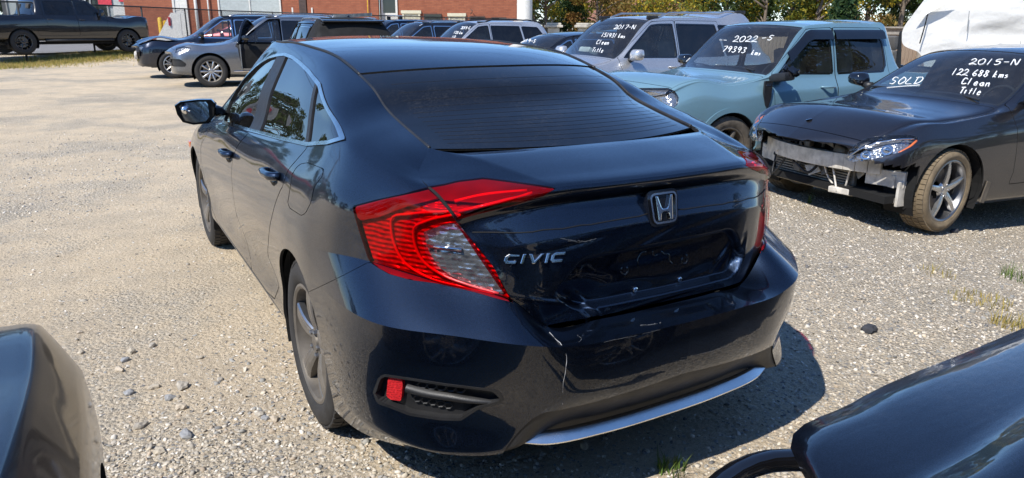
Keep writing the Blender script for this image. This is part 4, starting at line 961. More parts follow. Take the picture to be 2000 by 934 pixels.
    # mirrors
    if K.get('mirror'):
        my, mz, mm, L_, H_ = K['mirror']; xb = np.interp(my, ym[::-1], ws[::-1])
        for sg in (-1, 1):
            if sg in K.get('skipmirror', ()): continue
            b = MB(); pr = [(-L_/2, -H_/2), (L_/2-.03, -H_/2+.02), (L_/2, 0), (L_/2-.02, H_/2), (-L_/2+.03, H_/2), (-L_/2-.01, 0)]; V = []; lv = [(-.02, .95), (.02, 1.02), (.07, .95), (.11, .68), (.125, .2)]; k = len(rnd(pr, .03)); pr = rnd(pr, .03); k = len(pr)
            for d_, sc in lv: V += [(sg*(xb+.055+L_/2+p[0]*sc), my+d_, mz+p[1]*sc) for p in pr]
            F = [(i*k+j, i*k+(j+1) % k, (i+1)*k+(j+1) % k, (i+1)*k+j) for i in range(len(lv)-1) for j in range(k)]+[tuple((len(lv)-1)*k+j for j in range(k))]
            b.add(V, F); mo = b.build('door_mirror', M[mm], car, angle=50)
            b = MB(); b.add([(sg*(xb+.055+L_/2+p[0]*.92), my-.012, mz+p[1]*.92) for p in pr], [tuple(range(k))]); b.build('mirror_glass', M['chrome'], mo)
            b = MB(); b.tube([(sg*(xb-.02), my+.03, mz-H_*.45), (sg*(xb+.09), my+.03, mz-H_*.32)], [.045, .03], 8); b.build('mirror_arm', M['blackplastic'], mo, smooth=True)
    for (hy, hz, nm) in K.get('handles', []):
        xb = np.interp(hy, ym[::-1], wb[::-1])*.985
        for sg in (-1, 1):
            if nm in K.get('open', ()) and sg == -1: continue
            b = MB(); b.tube(spl([(sg*(xb-.01), hy-.11, hz), (sg*(xb+.03), hy-.07, hz), (sg*(xb+.036), hy+.05, hz), (sg*(xb-.01), hy+.11, hz)], 10), .014, 8)
            pr_ = parts.get(nm); d_ = (pr_[0] if sg == -1 else pr_[1]) if isinstance(pr_, tuple) else None
            b.build('door_handle', K.get('handlemat', paintm), d_ or car, smooth=True)
    if K.get('rails'):
        y0, y1, hh = K['rails']; yy = np.linspace(y0, y1, 14)
        for sg in (-1, 1):
            b = MB(); pts = []
            for i, y in enumerate(yy):
                w_ = np.interp(y, ym[::-1], wt[::-1])-.035; z = np.interp(y, ym[::-1], (zt-crown*.8)[::-1]); e = min(i, 13-i)/2.; pts.append((sg*w_, y, z+hh*min(1, e)-.005))
            b.tube(pts, .018, 8); ro = b.build('roof_rail', K.get('railmat', M['alloy']), car, smooth=True)
            for y in (y0+.05, y1-.05):
                w_ = np.interp(y, ym[::-1], wt[::-1])-.035; z = np.interp(y, ym[::-1], (zt-crown*.8)[::-1]); b = MB(); b.box((sg*w_, y, z+hh*.3), (.05, .22, hh*.8), None, .015); b.build('rail_foot', M['blackplastic'], ro, angle=40)
    return car, parts, S
def world_of(car, S):
    c, s_ = math.cos(car.rotation_euler[2]), math.sin(car.rotation_euler[2]); Rm = np.array([[c, -s_, 0], [s_, c, 0], [0, 0, 1]])
    return Surf(S.V@Rm.T+np.array(car.location), S.T, S.N@Rm.T, S.U), Rm
GLY = {'0': [[(.3,1),(.05,.75),(0,.35),(.2,0),(.45,.1),(.58,.5),(.5,.9),(.3,1)]], '1': [[(.35,1),(.15,0)]], '2': [[(.05,.75),(.25,1),(.5,.85),(.4,.5),(0,.05),(.25,.1),(.65,.0)]],
 '3': [[(.1,.9),(.35,1),(.5,.8),(.25,.55),(.48,.3),(.3,0),(0,.1)]], '4': [[(.15,1),(.05,.45),(.55,.5)],[(.45,.95),(.3,0)]], '5': [[(.6,1),(.2,.95),(.12,.55),(.4,.55),(.42,.2),(.15,0),(0,.1)]], '6': [[(.45,1),(.12,.6),(.05,.2),(.25,0),(.45,.2),(.35,.42),(.08,.3)]],
 '7': [[(.05,.95),(.55,1),(.2,0)]], '8': [[(.45,.9),(.2,1),(.1,.75),(.42,.3),(.25,0),(.03,.2),(.4,.7),(.45,.9)]], '9': [[(.5,.85),(.25,1),(.08,.7),(.3,.5),(.52,.8),(.3,0)]],
 'N': [[(.0,0),(.12,1),(.5,0),(.68,1)]], 'S': [[(.55,.9),(.25,1),(.1,.7),(.42,.35),(.25,0),(0,.1)]], '-': [[(.05,.5),(.5,.52)]], 'C': [[(.6,.85),(.3,1),(.05,.5),(.2,0),(.6,.15)]], 'l': [[(.25,1),(.1,0)]], 'e': [[(.05,.3),(.4,.35),(.3,.6),(.08,.35),(.2,0),(.45,.1)]],
 'a': [[(.45,.55),(.15,.5),(.05,.15),(.2,0),(.42,.5),(.42,0)]], 'n': [[(.05,.55),(.02,0)],[(.03,.35),(.3,.58),(.38,0)]], 'T': [[(0,.95),(.7,1)],[(.4,1),(.2,0)]], 'i': [[(.2,.55),(.12,0)]], 't': [[(.3,.9),(.15,0)],[(.0,.6),(.45,.63)]], 'k': [[(.2,1),(.0,0)],[(.35,.5),(.05,.25),(.35,0)]],
 'm': [[(.05,.5),(.02,0)],[(.03,.3),(.22,.5),(.25,0)],[(.25,.3),(.45,.5),(.5,0)]], 's': [[(.35,.5),(.1,.42),(.32,.2),(.05,0)]], 'O': [[(.35,1),(.05,.55),(.2,0),(.5,.3),(.55,.8),(.35,1)]], 'L': [[(.25,1),(.05,0),(.5,.05)]], 'D': [[(.2,1),(.05,0)],[(.0,.95),(.5,1),(.65,.6),(.35,.1),(.0,.0)]], '_': [[(0,0),(1.6,.12)]], ' ': []}
GLY['H'] = [[(.1,1),(0,0)],[(.6,1),(.45,0)],[(.05,.5),(.55,.52)]]
def writing(car, Sw, txt, p0, p1, hpx, rad=.004, name='marker_writing'):
    """handwritten line on a glass surface; p0-p1 = baseline in photo pixels, hpx = letter height"""
    p0 = np.array(p0, float); p1 = np.array(p1, float); n = sum(.75 if c != ' ' else .5 for c in txt); adv = (p1-p0)/n; x = 0.; b = MB(); Rm = world_of(car, Sw)[1]
    rg = random.Random(txt+str(p0[0])); Wd = world_of(car, Sw)[0]; cen = np.array(car.location); up = np.array([.42, -1.])
    for c in txt:
        for stx in GLY.get(c, []):
            pp = [p0+adv*(x+a*1.0)+up*b_*hpx+np.array([rg.uniform(-.5, .5), rg.uniform(-.5, .5)])*hpx*.04 for a, b_ in stx]
            q = hit(Wd, pp); q = (q-cen)@Rm
            if len(q) > 2: q = spl(q, len(q)*4)
            b.tube(q, [rad*rg.uniform(.95, 1.6) for _ in q], 4)
        x += .75 if c != ' ' else .5
    return b.build(name, M['white'], car)
# ================================================================ the other vehicles
def gz_at(x, y):      # height of the lot: flat round the sedan, falling gently to the right, rising to the verge on the far left
    L = (x-CP[0])*.867-(y-CP[1])*.498; Dp = (x-CP[0])*.498+(y-CP[1])*.867
    a = np.clip((L-1.0)/4.0, 0, 1); fall = -.24*a*a*(3-2*a)
    b = np.clip((Dp-25.5-(L+16)*.45)/3.5, 0, 1)*np.clip((-L-3)/5, 0, 1); rise = .26*b*b*(3-2*b)
    return fall+rise
def dims(L=4.65, W=.93, H=1.65, WB=2.8, fo=.88, cowl=(-.5, 1.06), rf=(-1.32, None), nose=.72, rear=(-3.1, -3.62), tailz=1.05, zb=.26, wt=.60, wtr=None, r=.36, wheel=None, **kw):
    rz = H-.05; yr = fo-L; wt2 = wtr or wt-.02
    K = dict(y=(fo, yr), W=W, r=r, axr=-WB,
      top=[(fo+.1, nose-.06), (fo, nose-.02), (fo-.12, nose+.06), (fo-.45, (nose+cowl[1])/2+.07), (0, cowl[1]-.065), (cowl[0]+.02, cowl[1]), (cowl[0]-.02, cowl[1]+.012), (rf[0], rz), (rf[0]-.3, H-.012), (rf[0]-.8, H), ((rf[0]+rear[0])/2-.4, H-.008), (rear[0], H-.085), (rear[1], tailz+.02), (rear[1]-.06, tailz), (yr+.04, tailz-.06), (yr-.1, tailz-.12)],
      belt=[(fo+.1, nose-.12), (fo-.12, nose-.03), (fo-.45, (nose+cowl[1])/2), (0, cowl[1]-.13), (cowl[0], cowl[1]-.07), (-1.6, cowl[1]-.04), (rear[0]+.2, cowl[1]+.02), (rear[1], min(cowl[1]+.02, tailz-.03)), (yr, tailz-.10)],
      bot=[(fo+.1, zb+.04), (fo-.3, zb), (0, zb-.02), (-WB, zb-.02), (yr+.3, zb+.02), (yr-.1, zb+.10)],
      wb=[(fo+.1, W*.97), (fo-.5, W*.985), (0, W), (-.8, W*.985), (-WB+.5, W*.985), (-WB, W), (yr+.5, W*.985), (yr-.1, W*.97)],
      wt=[(fo+.1, W*.70), (0, W*.80), (cowl[0]+.25, W*.80), (cowl[0]-.05, W*.80), (rf[0], wt+.02), (rf[0]-.7, wt), (rear[0], wt2), (rear[1], W*.74), (yr, W*.74)],
      ws=[(-9, .90), (9, .93), (cowl[0], .905), (0, .92)], crown=[(-9, .03), (yr, .03), (rear[0], .035), (-1.8, .045), (cowl[0]-.1, .04), (0, .05), (9, .04)],
      bow=[(-9, 0), (rear[1]-.1, 0), (rear[1], -.06), (rear[0], -.04), (rear[0]+.3, 0), (rf[0]-.4, 0), (rf[0], .07), (cowl[0], .14), (cowl[0]+.1, .10), (.4, .10), (9, .1)],
      screens=[('windscreen', rf[0]+.01, cowl[0]-.015, 7.6), ('rear_window', rear[1]+.02, rear[0]-.04, 7.6)],
      cabin=(rear[0]+.5, cowl[0]-.1), hood=(cowl[0]+.03, fo-.14, 7.2), wheel=wheel or {}, mirror=(cowl[0]-.30, cowl[1]+.07, 'glossblack', .20, .14))
    b = cowl[1]-.035; tz = H-.135; A0 = cowl[0]-.16; C1 = rear[0]+.02; bp = kw.pop('bp', -1.62); cp = kw.pop('cp', bp-1.0)
    arch = lambda y: np.interp(y, [rear[1], rear[0], rf[0]-.1, cowl[0]], [tailz+.05, H-.18, H-.14, cowl[1]])
    qend = kw.pop('qend', rear[0]+.10)
    K['sidewin'] = [('front_door_window', np.array([(A0, b+.02), (rf[0]+.02, tz-.02), (rf[0]-.15, tz), (bp+.04, tz+.005), (bp+.02, b)]), kw.pop('wf', 'window')),
                    ('rear_door_window', np.array([(bp-.03, b), (bp-.02, tz+.005), (cp+.05, tz-.005), (cp+.0, b+.01)]), kw.pop('wr', 'privacy')),
                    ('quarter_window', np.array([(cp-.04, b+.015), (cp, tz-.008), (qend+.2, tz-.03), (qend, b+.19), (qend+.06, b+.05)]), 'privacy')]
    zd = zb+.13
    K['doors'] = [('front_door', np.array([(cowl[0]-.06, b-.02), (cowl[0]-.12, zd+.1), (cowl[0]-.10, zd), (bp, zd), (bp-.0, b), (bp+.0, H-.085), (rf[0]-.02, H-.10), (A0+.05, b+.06)])),
                  ('rear_door', np.array([(bp-.006, zd), (bp-.006, H-.085), (cp-.02, H-.09), (cp-.06, b), (cp+.05, b-.30), (-WB+.50, zd+.18), (-WB+.52, zd)]))]
    K['handles'] = [(bp+.16, b-.13, 'front_door'), (cp+.14, b-.12, 'rear_door')]
    K.update(kw); return K
def pxclip(car, S, poly, mask=None):
    Wd, _ = world_of(car, S); f = sdp(px(Wd.V), poly); V = S.V
    f = np.where(((Wd.N*(CP-Wd.V)).sum(1) > 0) & (S.V[:, 0] < .05 if mask is None else mask(S)), f, 50.)
    return clip(S, f)
aud = dict(kind='ten', r=.37, w=.235, rim=.245, mats=dict(spoke=M['alloy'], barrel=M['darkalloy'], hub=M['alloy']), n=56)
# ---------------- Mercedes-like damaged sedan
def merc():
    K = dims(4.69, .905, 1.44, 2.84, .80, (-.62, 1.0), (-1.42, None), .70, (-2.75, -3.42), 1.06, .21, .56, r=.335, wheel=dict(kind='star', w=.235, rim=.245, tyre='mudrubber', mats=dict(spoke=M['alloy'], barrel=M['satin'], hub=M['alloy']), n=64, tread=True), bp=-1.62, cp=-2.52, qend=-2.75, lsteer=R(8),
             front_cut=lambda V: np.where(V[:, 2] < .70-.10*np.clip((np.abs(V[:, 0])-.5)/.3, 0, 1), .37, 9.), shoulder=.75)
    lamp = [(1648, 311), (1654, 300), (1672, 281), (1690, 271), (1735, 264), (1780, 263), (1796, 270), (1792, 280), (1760, 297), (1720, 308), (1690, 314), (1660, 317)]
    K['pxcut'] = [lamp]
    pos = (4.50, 2.55, -.125); car, parts, S = gcar('damaged_sedan', 'black sedan without its front bumper, crash beam bare, marked SOLD on the windscreen', 'car', pos, 82.8, K, M['charcoal'], win='privacy')
    # headlamp outlines taken onto the front corner
    big = S; lp = pxclip(car, S, lamp)
    for sm in (False, True):
        q = lp.mir() if sm else lp
        o = emit('headlamp', q.off(-.05), M['silverreflect'], car, 0)
        emit('headlamp_lens', q.off(.004), M['clearlens'], o, .06)
        Wd, Rm = world_of(car, lp)
        for (a, b, r_) in ((1690, 301, .030), (1732, 291, .033)):
            h = (hit(Wd, [(a, b)])[0]-np.array(pos))@Rm; n = lp.N.mean(0); h = h-n*.03
            if sm: h = h*np.array([-1, 1, 1]); n = n*np.array([-1, 1, 1])
            t = Matrix.Translation(Vector(h))@Vector(n).to_track_quat('X', 'Z').to_matrix().to_4x4(); b_ = MB(); b_.lathe([(-.02, r_*1.25), (.008, r_*1.25), (.01, r_), (.0, r_*.9), (.018, r_*.55), (.024, .001)], 24, mat=t); b_.build('projector', M['chrome'], o, angle=50)
        pts = (hit(Wd, [(1655, 306), (1680, 290), (1715, 278), (1760, 271), (1785, 270)])-np.array(pos))@Rm-lp.N.mean(0)*.012
        if sm: pts = pts*np.array([-1, 1, 1])
        b_ = MB(); b_.tube(spl(pts, 20), .007, 6); b_.build('light_bar', M['chrome'], o, smooth=True)
        pts = (hit(Wd, [(1755, 298), (1775, 287), (1790, 274)])-np.array(pos))@Rm-lp.N.mean(0)*.012
        if sm: pts = pts*np.array([-1, 1, 1])
        b_ = MB(); b_.tube(spl(pts, 8), .010, 6); b_.build('turn_signal', M['orange'], o, smooth=True)
    # exposed front end
    def at(f, nm, mat, **k): b = MB(); f(b); return b.build(nm, M[mat], car, **k)
    arc = lambda x: .60-.16*(x/.65)**2
    def beam(b):
        xs = np.linspace(-.64, .64, 15)
        for i in range(14):
            xm = (xs[i]+xs[i+1])/2; a = math.atan2(arc(xs[i+1])-arc(xs[i]), xs[i+1]-xs[i]); b.box((xm, arc(xm)+.03, .53), (.096, .06, .13), Matrix.Rotation(a, 3, 'Z'), .006)
    at(beam, 'crash_beam', 'baremetal', angle=30)
    def grillebar(b):
        pts = [(x, arc(x)+.10, .735+.02*math.cos(x*3)) for x in np.linspace(-.58, .58, 12)]; b.tube(pts, .035, 8)
        for x in np.linspace(-.5, .5, 9): b.box((x, arc(x)+.125, .70), (.04, .03, .05), None, .006)
    at(grillebar, 'grille_support', 'glossblack', angle=50)
    at(lambda b: b.box((0, .30, .61), (1.02, .05, .34), None, .01), 'radiator', 'gap')
    [at(lambda b: b.tube([(x, .34, .46), (x*.8, .36, .75)], .012, 6), 'radiator_strut', 'baremetal') for x in (-.48, -.1, .12, .48)]
    for z in np.linspace(.25, .43, 9): at(lambda b: b.box((.08, .47, z), (.86, .05, .011)), 'cooler_fin', 'radiator')
    at(lambda b: b.box((.08, .44, .34), (.9, .04, .24), None, .01), 'intercooler', 'radiator')
    at(lambda b: (b.box((-.66, .44, .44), (.30, .05, .13), Matrix.Rotation(.35, 3, 'Z'), .006), b.box((-.72, .30, .42), (.06, .30, .10), None, .006)), 'bumper_bracket', 'baremetal')
    at(lambda b: (b.box((-.50, .50, .275), (.55, .05, .05), Matrix.Rotation(.28, 3, 'Z'), .006), b.box((-.79, .40, .33), (.025, .10, .20), None, .004)), 'lower_bracket', 'baremetal')
    at(lambda b: (b.box((.66, .44, .44), (.30, .05, .13), Matrix.Rotation(-.35, 3, 'Z'), .006), b.box((.72, .30, .42), (.06, .30, .10), None, .006)), 'bumper_bracket', 'baremetal')
    rg = random.Random(3)
    for i in range(9):
        x0 = rg.uniform(-.7, .6); pts = [(x0+k*.09+rg.uniform(-.02, .02), .56+rg.uniform(-.04, .08)-.2*abs(x0+k*.09)**2, rg.uniform(.25, .62)) for k in range(4)]
        at(lambda b: b.tube(spl(pts, 16), rg.uniform(.006, .012), 6), 'wiring', 'blackplastic' if i % 3 else 'baremetal', smooth=True)
    for i in range(22):
        cx, cy, cz = rg.uniform(-.78, .62), rg.uniform(.40, .58), rg.uniform(.26, .70); pl = [(rg.uniform(-.09, -.02), rg.uniform(-.05, 0)), (rg.uniform(.0, .06), rg.uniform(-.07, -.02)), (rg.uniform(.05, .11), rg.uniform(-.02, .04)), (rg.uniform(.0, .05), rg.uniform(.02, .07)), (rg.uniform(-.05, .0), rg.uniform(.0, .04))]
        at(lambda b: b.prism(pl, 0, .008, ((cx, cy-.15*abs(cx), cz), (math.cos(rg.uniform(-.6, .6)), rg.uniform(-.5, .5), 0), (0, rg.uniform(-.4, .4), 1), (0, 1, 0))), 'torn_piece', 'baremetal' if i % 3 else 'greyplastic')
    for i in range(10): at(lambda b: b.box((rg.uniform(-.75, .6), rg.uniform(.35, .48), rg.uniform(.28, .66)), (rg.uniform(.05, .14), .06, rg.uniform(.04, .1)), Matrix.Rotation(rg.uniform(-.5, .5), 3, 'Y'), .012), 'bracket', 'blackplastic' if i % 2 else 'baremetal')
    at(lambda b: (b.box((0, .10, .26), (1.2, .5, .03)),), 'splash_shield', 'blackplastic')
    b = MB(); b.lathe([(0, .026), (.004, .024), (.005, .001)], 20, mat=Matrix.Translation((.0, .66, .832))@Matrix.Rotation(R(-70), 4, 'Y')); b.build('bonnet_badge', M['chrome'], car)
    b = MB(); b.box((-.90, -.42, .30), (.012, .05, .18), Matrix.Rotation(.25, 3, 'X'), .004); b.build('mud_flap', M['dustrubber'], car)
    ws = parts['windscreen'] if 'windscreen' in parts else None
    ws = ws+ws.mir()
    for tx, a, b_, h in (('2015-N', (1893, 126), (1990, 127), 11), ('122 688 kms', (1858, 146), (1972, 153), 12), ('Clean', (1877, 164), (1936, 170), 12), ('Title', (1874, 182), (1916, 186), 12), ('SOLD', (1738, 164), (1800, 164), 13), ('_', (1732, 171), (1762, 169), 8)): writing(car, ws, tx, a, b_, h, .0038)
    for sg in (-1, 1):
        b = MB(); b.tube(spl([(sg*.30-.28, -.60, 1.01), (sg*.30, -.66, 1.035), (sg*.30+.32, -.70, 1.03)], 10), .008, 6); b.build('wiper', M['blackplastic'], car)
    return car
# ---------------- light blue pickup
def maverick():
    K = dims(5.07, .92, 1.74, 3.076, .88, (-.52, 1.16), (-1.16, None), 1.0, (-2.55, -2.74), 1.16, .34, .66, r=.36, wheel=dict(kind='six', w=.235, rim=.235, tyre='dustrubber', mats=dict(spoke=M['darkalloy'], barrel=M['darkalloy'], hub=M['darkalloy']), n=56, tread=True), bp=-1.58, cp=-2.40, qend=-2.4, rn=.20, pw=3.6, shoulder=.7, archtrim=.055, trimmat=M['azure'], bed=(-4.02, -2.84), wr='window', skipmirror=(-1,))
    K['sidewin'] = K['sidewin'][:2]; K['sidewin'][1] = ('rear_door_window', np.array([(-1.62, 1.125), (-1.61, 1.60), (-2.36, 1.58), (-2.42, 1.50), (-2.43, 1.22), (-2.36, 1.135)]), 'window'); K['rear'] = []
    K['screens'] = K['screens'][:1]
    K['wt'] = [(k, .92*.87 if k > -.6 else v) for k, v in K['wt']]; K['crown'] = [(k, .03 if k > -.7 else v) for k, v in K['crown']]
    mlamp = [(1150, 172), (1266, 172), (1305, 172), (1318, 178), (1326, 190), (1323, 205), (1310, 215), (1150, 215)]; K['pxcut'] = [mlamp]
    pos = (4.66, 5.12, -.20); car, parts, S = gcar('pickup_truck', 'light blue crew cab pickup truck marked 2022 on its windscreen', 'pickup truck', pos, 85, K, M['azure'])
    lp = pxclip(car, S, mlamp)
    for sm in (False, True):
        q = lp.mir() if sm else lp; o = emit('headlamp', q.off(-.03), M['silverreflect'], car, 0); emit('headlamp_lens', q.off(.003), M['clearlens'], o, .03)
    # window visors, vent badge, broken mirror
    for sg in (-1, 1):
        for (y0, y1, z0) in ((-.86, -1.56, 1.555), (-1.60, -2.42, 1.545)):
            V = []; n_ = 10
            for i in range(n_):
                y = y0+(y1-y0)*i/(n_-1); up = (1.585 if y < -1.2 else np.interp(y, [-1.2, -.86], [1.585, 1.33]))
                for (dz, dx) in ((.045, -.012), (.02, .02), (-.06, .035)):
                    z = up+dz; x = np.interp(z, [1.1, 1.62], [.845, .70])+dx; V.append((sg*x, y, z))
            F = [(i*3+j, i*3+j+1, i*3+j+4, i*3+j+3) for i in range(n_-1) for j in range(2)]; b = MB(); b.add(V, F); b.build('window_visor', M['glossblack'], car, smooth=True)
        b = MB(); b.prism(rnd([(-.06, .14), (.05, .14), (.05, -.05), (.02, -.16), (-.02, -.13), (-.06, .02)], .02), 0, .022, ((sg*.902, -.48, .95), (0, -sg*-1., 0), (0, 0, 1), (sg, 0, 0))); v_ = b.build('fender_vent', M['blackplastic'], car)
        for k, (pl) in enumerate(([(-.040, .13), (-.028, .13), (-.012, .105), (-.024, .105)], [(-.024, .13), (-.012, .13), (-.028, .105), (-.04, .105)], [(-.008, .13), (0, .13), (0, .111), (.012, .111), (.012, .105), (-.008, .105)], [(.008, .13), (.034, .13), (.034, .124), (.025, .124), (.025, .105), (.017, .105), (.017, .124), (.008, .124)])):
            b = MB(); b.prism([(p[0], p[1]-.02) for p in pl], .02, .025, ((sg*.902, -.48, .95), (0, -sg*-1. if sg > 0 else -1., 0), (0, 0, 1), (sg, 0, 0))); b.build('vent_letter', M['chrome'], v_)
    b = MB(); b.box((-.97, -.62, 1.13), (.22, .16, .09), Matrix.Rotation(.15, 3, 'Y'), .03); b.box((-.88, -.66, 1.11), (.12, .20, .06), None, .02); mo = b.build('broken_mirror', M['blackplastic'], car, angle=40)
    rg = random.Random(8); b = MB()
    for i in range(14): b.box((-.99+rg.uniform(-.1, .1), -.66+rg.uniform(-.08, .05), 1.17+rg.uniform(-.02, .06)), (rg.uniform(.03, .09), rg.uniform(.03, .08), rg.uniform(.02, .06)), Matrix.Rotation(rg.uniform(-1, 1), 3, 'X')@Matrix.Rotation(rg.uniform(-1, 1), 3, 'Y'), .008)
    b.build('exposed_innards', M['glossblack'], mo, angle=40)
    ws = parts['windscreen']; ws = ws+ws.mir()
    for tx, a, b_, h in (('2022', (1431, 82), (1480, 82), 11), ('-S', (1486, 79), (1512, 78), 9), ('79393', (1410, 101), (1457, 104), 11), ('kms', (1467, 107), (1487, 109), 9), ('S0', (1328, 117), (1347, 113), 8), ('--', (1403, 82), (1420, 83), 8)): writing(car, ws, tx, a, b_, h, .0042)
    for sg in (-.35, .33):
        b = MB(); b.tube(spl([(sg-.3, -.50, 1.185), (sg, -.56, 1.205), (sg+.28, -.60, 1.20)], 10), .009, 6); b.build('wiper', M['blackplastic'], car)
    b = MB(); b.prism([(-.03, 0), (.03, 0), (.05, .45), (.02, .47), (-.06, .02)], 0, .012, ((-.71, -2.74, 1.15), (0, 1, 0), (0, 0, 1), (-1, 0, 0))); b.build('cab_corner_trim', M['blackplastic'], car)
    return car
# ---------------- silver three-row SUV
def pathfinder():
    K = dims(5.0, .955, 1.765, 2.9, .94, (-.42, 1.13), (-1.22, None), .93, (-3.55, -3.86), 1.12, .30, .64, r=.38, wheel=dict(kind='six', w=.24, rim=.25), bp=-1.72, cp=-2.72, qend=-3.45, shoulder=.5, rails=(-1.35, -3.3, .075), wf='window')
    K['mirror'] = (-.72, 1.16, 'palesilver', .23, .18)
    pos = (5.22, 8.52, -.14); car, parts, S = gcar('silver_suv', 'silver grey SUV with roof rails marked 2017 on its windscreen', 'SUV', pos, 91, K, M['silver'])
    ws = parts['windscreen']; ws = ws+ws.mir()
    for tx, a, b_, h in (('2017-N', (1199, 57), (1240, 57), 8), ('151431 kms', (1174, 72), (1222, 75), 8), ('Clean', (1164, 86), (1190, 88), 8), ('Title', (1156, 101), (1178, 103), 8)): writing(car, ws, tx, a, b_, h, .0046)
    b = MB(); b.tube(spl([(-.25, -.40, 1.15), (.1, -.47, 1.175), (.5, -.50, 1.17)], 10), .012, 6); b.build('wiper', M['blackplastic'], car)
    b = MB(); b.box((.32, -.75, 1.17), (.30, .20, .10), Matrix.Rotation(.5, 3, 'X'), .03); b.build('paper_on_dashboard', plain('cream_paper', (.7, .68, .58), .8), car, angle=40)
    return car
# ---------------- grey SUV with open door and tailgate
def audi():
    K = dims(4.63, .935, 1.655, 2.807, .87, (-.56, 1.05), (-1.38, None), .82, (-3.05, -3.62), 1.08, .30, .60, wheel=aud, r=.37, ra=.425, bp=-1.66, cp=-2.62, qend=-3.2, rails=(-1.5, -3.1, .05), open=('front_door',), shoulder=.6, archtrim=.035, trimmat=M['grey'], wf='window')
    K['front'] = [('headlamp', rnd([(.42, .80), (.47, .70), (.80, .72), (.98, .79), (.96, .85), (.70, .86)], .02), 'silverreflect', -.03, True),
                  ('grille', rnd([(-.1, .84), (.36, .84), (.38, .70), (.30, .42), (-.1, .42)], .03), 'blackplastic', -.02, False),
                  ('fog_grille', rnd([(.42, .50), (.92, .56), (.96, .46), (.88, .40), (.45, .38)], .03), 'blackplastic', -.025, False)]
    K['front'] = K['front'][1:2]; al = [(342, 103), (344, 93), (359, 90), (374, 94), (366, 105)]; af = [(333, 115), (352, 116), (364, 125), (362, 131), (340, 130), (333, 128)]; K['pxcut'] = [al, af]; K['rn'] = .36; K['pw'] = 3.2
    pos = (1.24, 18.05, .0); car, parts, S = gcar('grey_suv', 'grey SUV with its front door hanging open and silver ten-spoke wheels', 'SUV', pos, 82.8, K, M['grey'])
    for nm, pl, mt in (('headlamp', al, 'silverreflect'), ('fog_grille', af, 'blackplastic')):
        lp = pxclip(car, S, pl)
        for q in (lp, lp.mir()):
            o = emit(nm, q.off(-.03), M[mt], car, 0)
            if nm == 'headlamp' and o: emit('headlamp_lens', q.off(.002), M['clearlens'], o, .03)
    # the left front door swung open on its front hinge
    hinge = Vector((-.90, -.64, .0)); ang = R(-62)
    def door(b, th=.05):
        pr = [(0, .42), (-.98, .42), (-1.02, .98), (-1.00, 1.20), (-.72, 1.50), (-.52, 1.54), (-.1, 1.12), (0, 1.02)]
        return pr
    b = MB(); fr = (hinge, Vector((math.sin(ang), math.cos(ang), 0)), (0, 0, 1), Vector((-math.cos(ang), math.sin(ang), 0)))
    outl = door(b); lower = [(0, .42), (-.98, .42), (-1.02, .98), (0, .98)]
    b.prism(rnd(lower, .05), -.06, .04, fr); d = b.build('open_front_door', M['interior'], car, angle=40)
    b = MB(); b.prism([(p[0]*.99, p[1]) for p in lower], .041, .06, fr); b.build('door_skin', M['grey'], d, angle=40)
    ring = spl([(-1.00, .98), (-.99, 1.22), (-.80, 1.45), (-.55, 1.53), (-.36, 1.42), (-.10, 1.10), (0, .98)], 40); b = MB(); o, u, v, n = [np.array(q, float) for q in fr]; b.tube([o+u*a+v*c for a, c in ring], .035, 6); b.build('window_frame', M['glossblack'], d, smooth=True)
    b = MB(); b.add([o+u*a*.97+v*c for a, c in ring], [tuple(range(40))]); b.build('door_window', M['privacy'], d)
    b = MB(); b.box(tuple(o+u*-.5+v*.75+n*-.08), (.06, .06, .05)); b.build('arm_rest', M['greyplastic'], d)
    b = MB(); b.box(tuple(o+u*-1.0+v*.70+n*.0), (.03, .03, .07)); b.build('door_latch', M['chrome'], d)
    # raised tailgate, a dark panel above the tail
    t = MB(); P0 = np.array([0, -2.95, 1.64]); 
    pr = [(-.62, 0), (.62, 0), (.72, -.55), (.70, -1.0), (-.70, -1.0), (-.72, -.55)]
    t.prism(rnd(pr, .06), -.05, .03, (P0, (1, 0, 0), (0, .96, -.05), (0, .05, 1))); t.build('raised_tailgate', M['grey'], car, angle=40)
    b = MB(); b.lathe([(.0, .075), (.012, .08), (.016, .07), (.004, .05), (.004, .001)], 24, mat=Matrix.Translation((-.66, .60, .47))@Matrix.Rotation(R(135), 4, 'Z')); b.build('fog_lamp', M['chrome'], car, angle=40)
    b = MB(); b.tube([(-.93, -.5, .36), (-.935, -2.3, .36)], .014, 6); b.build('sill_trim', M['chrome'], car)
    return car
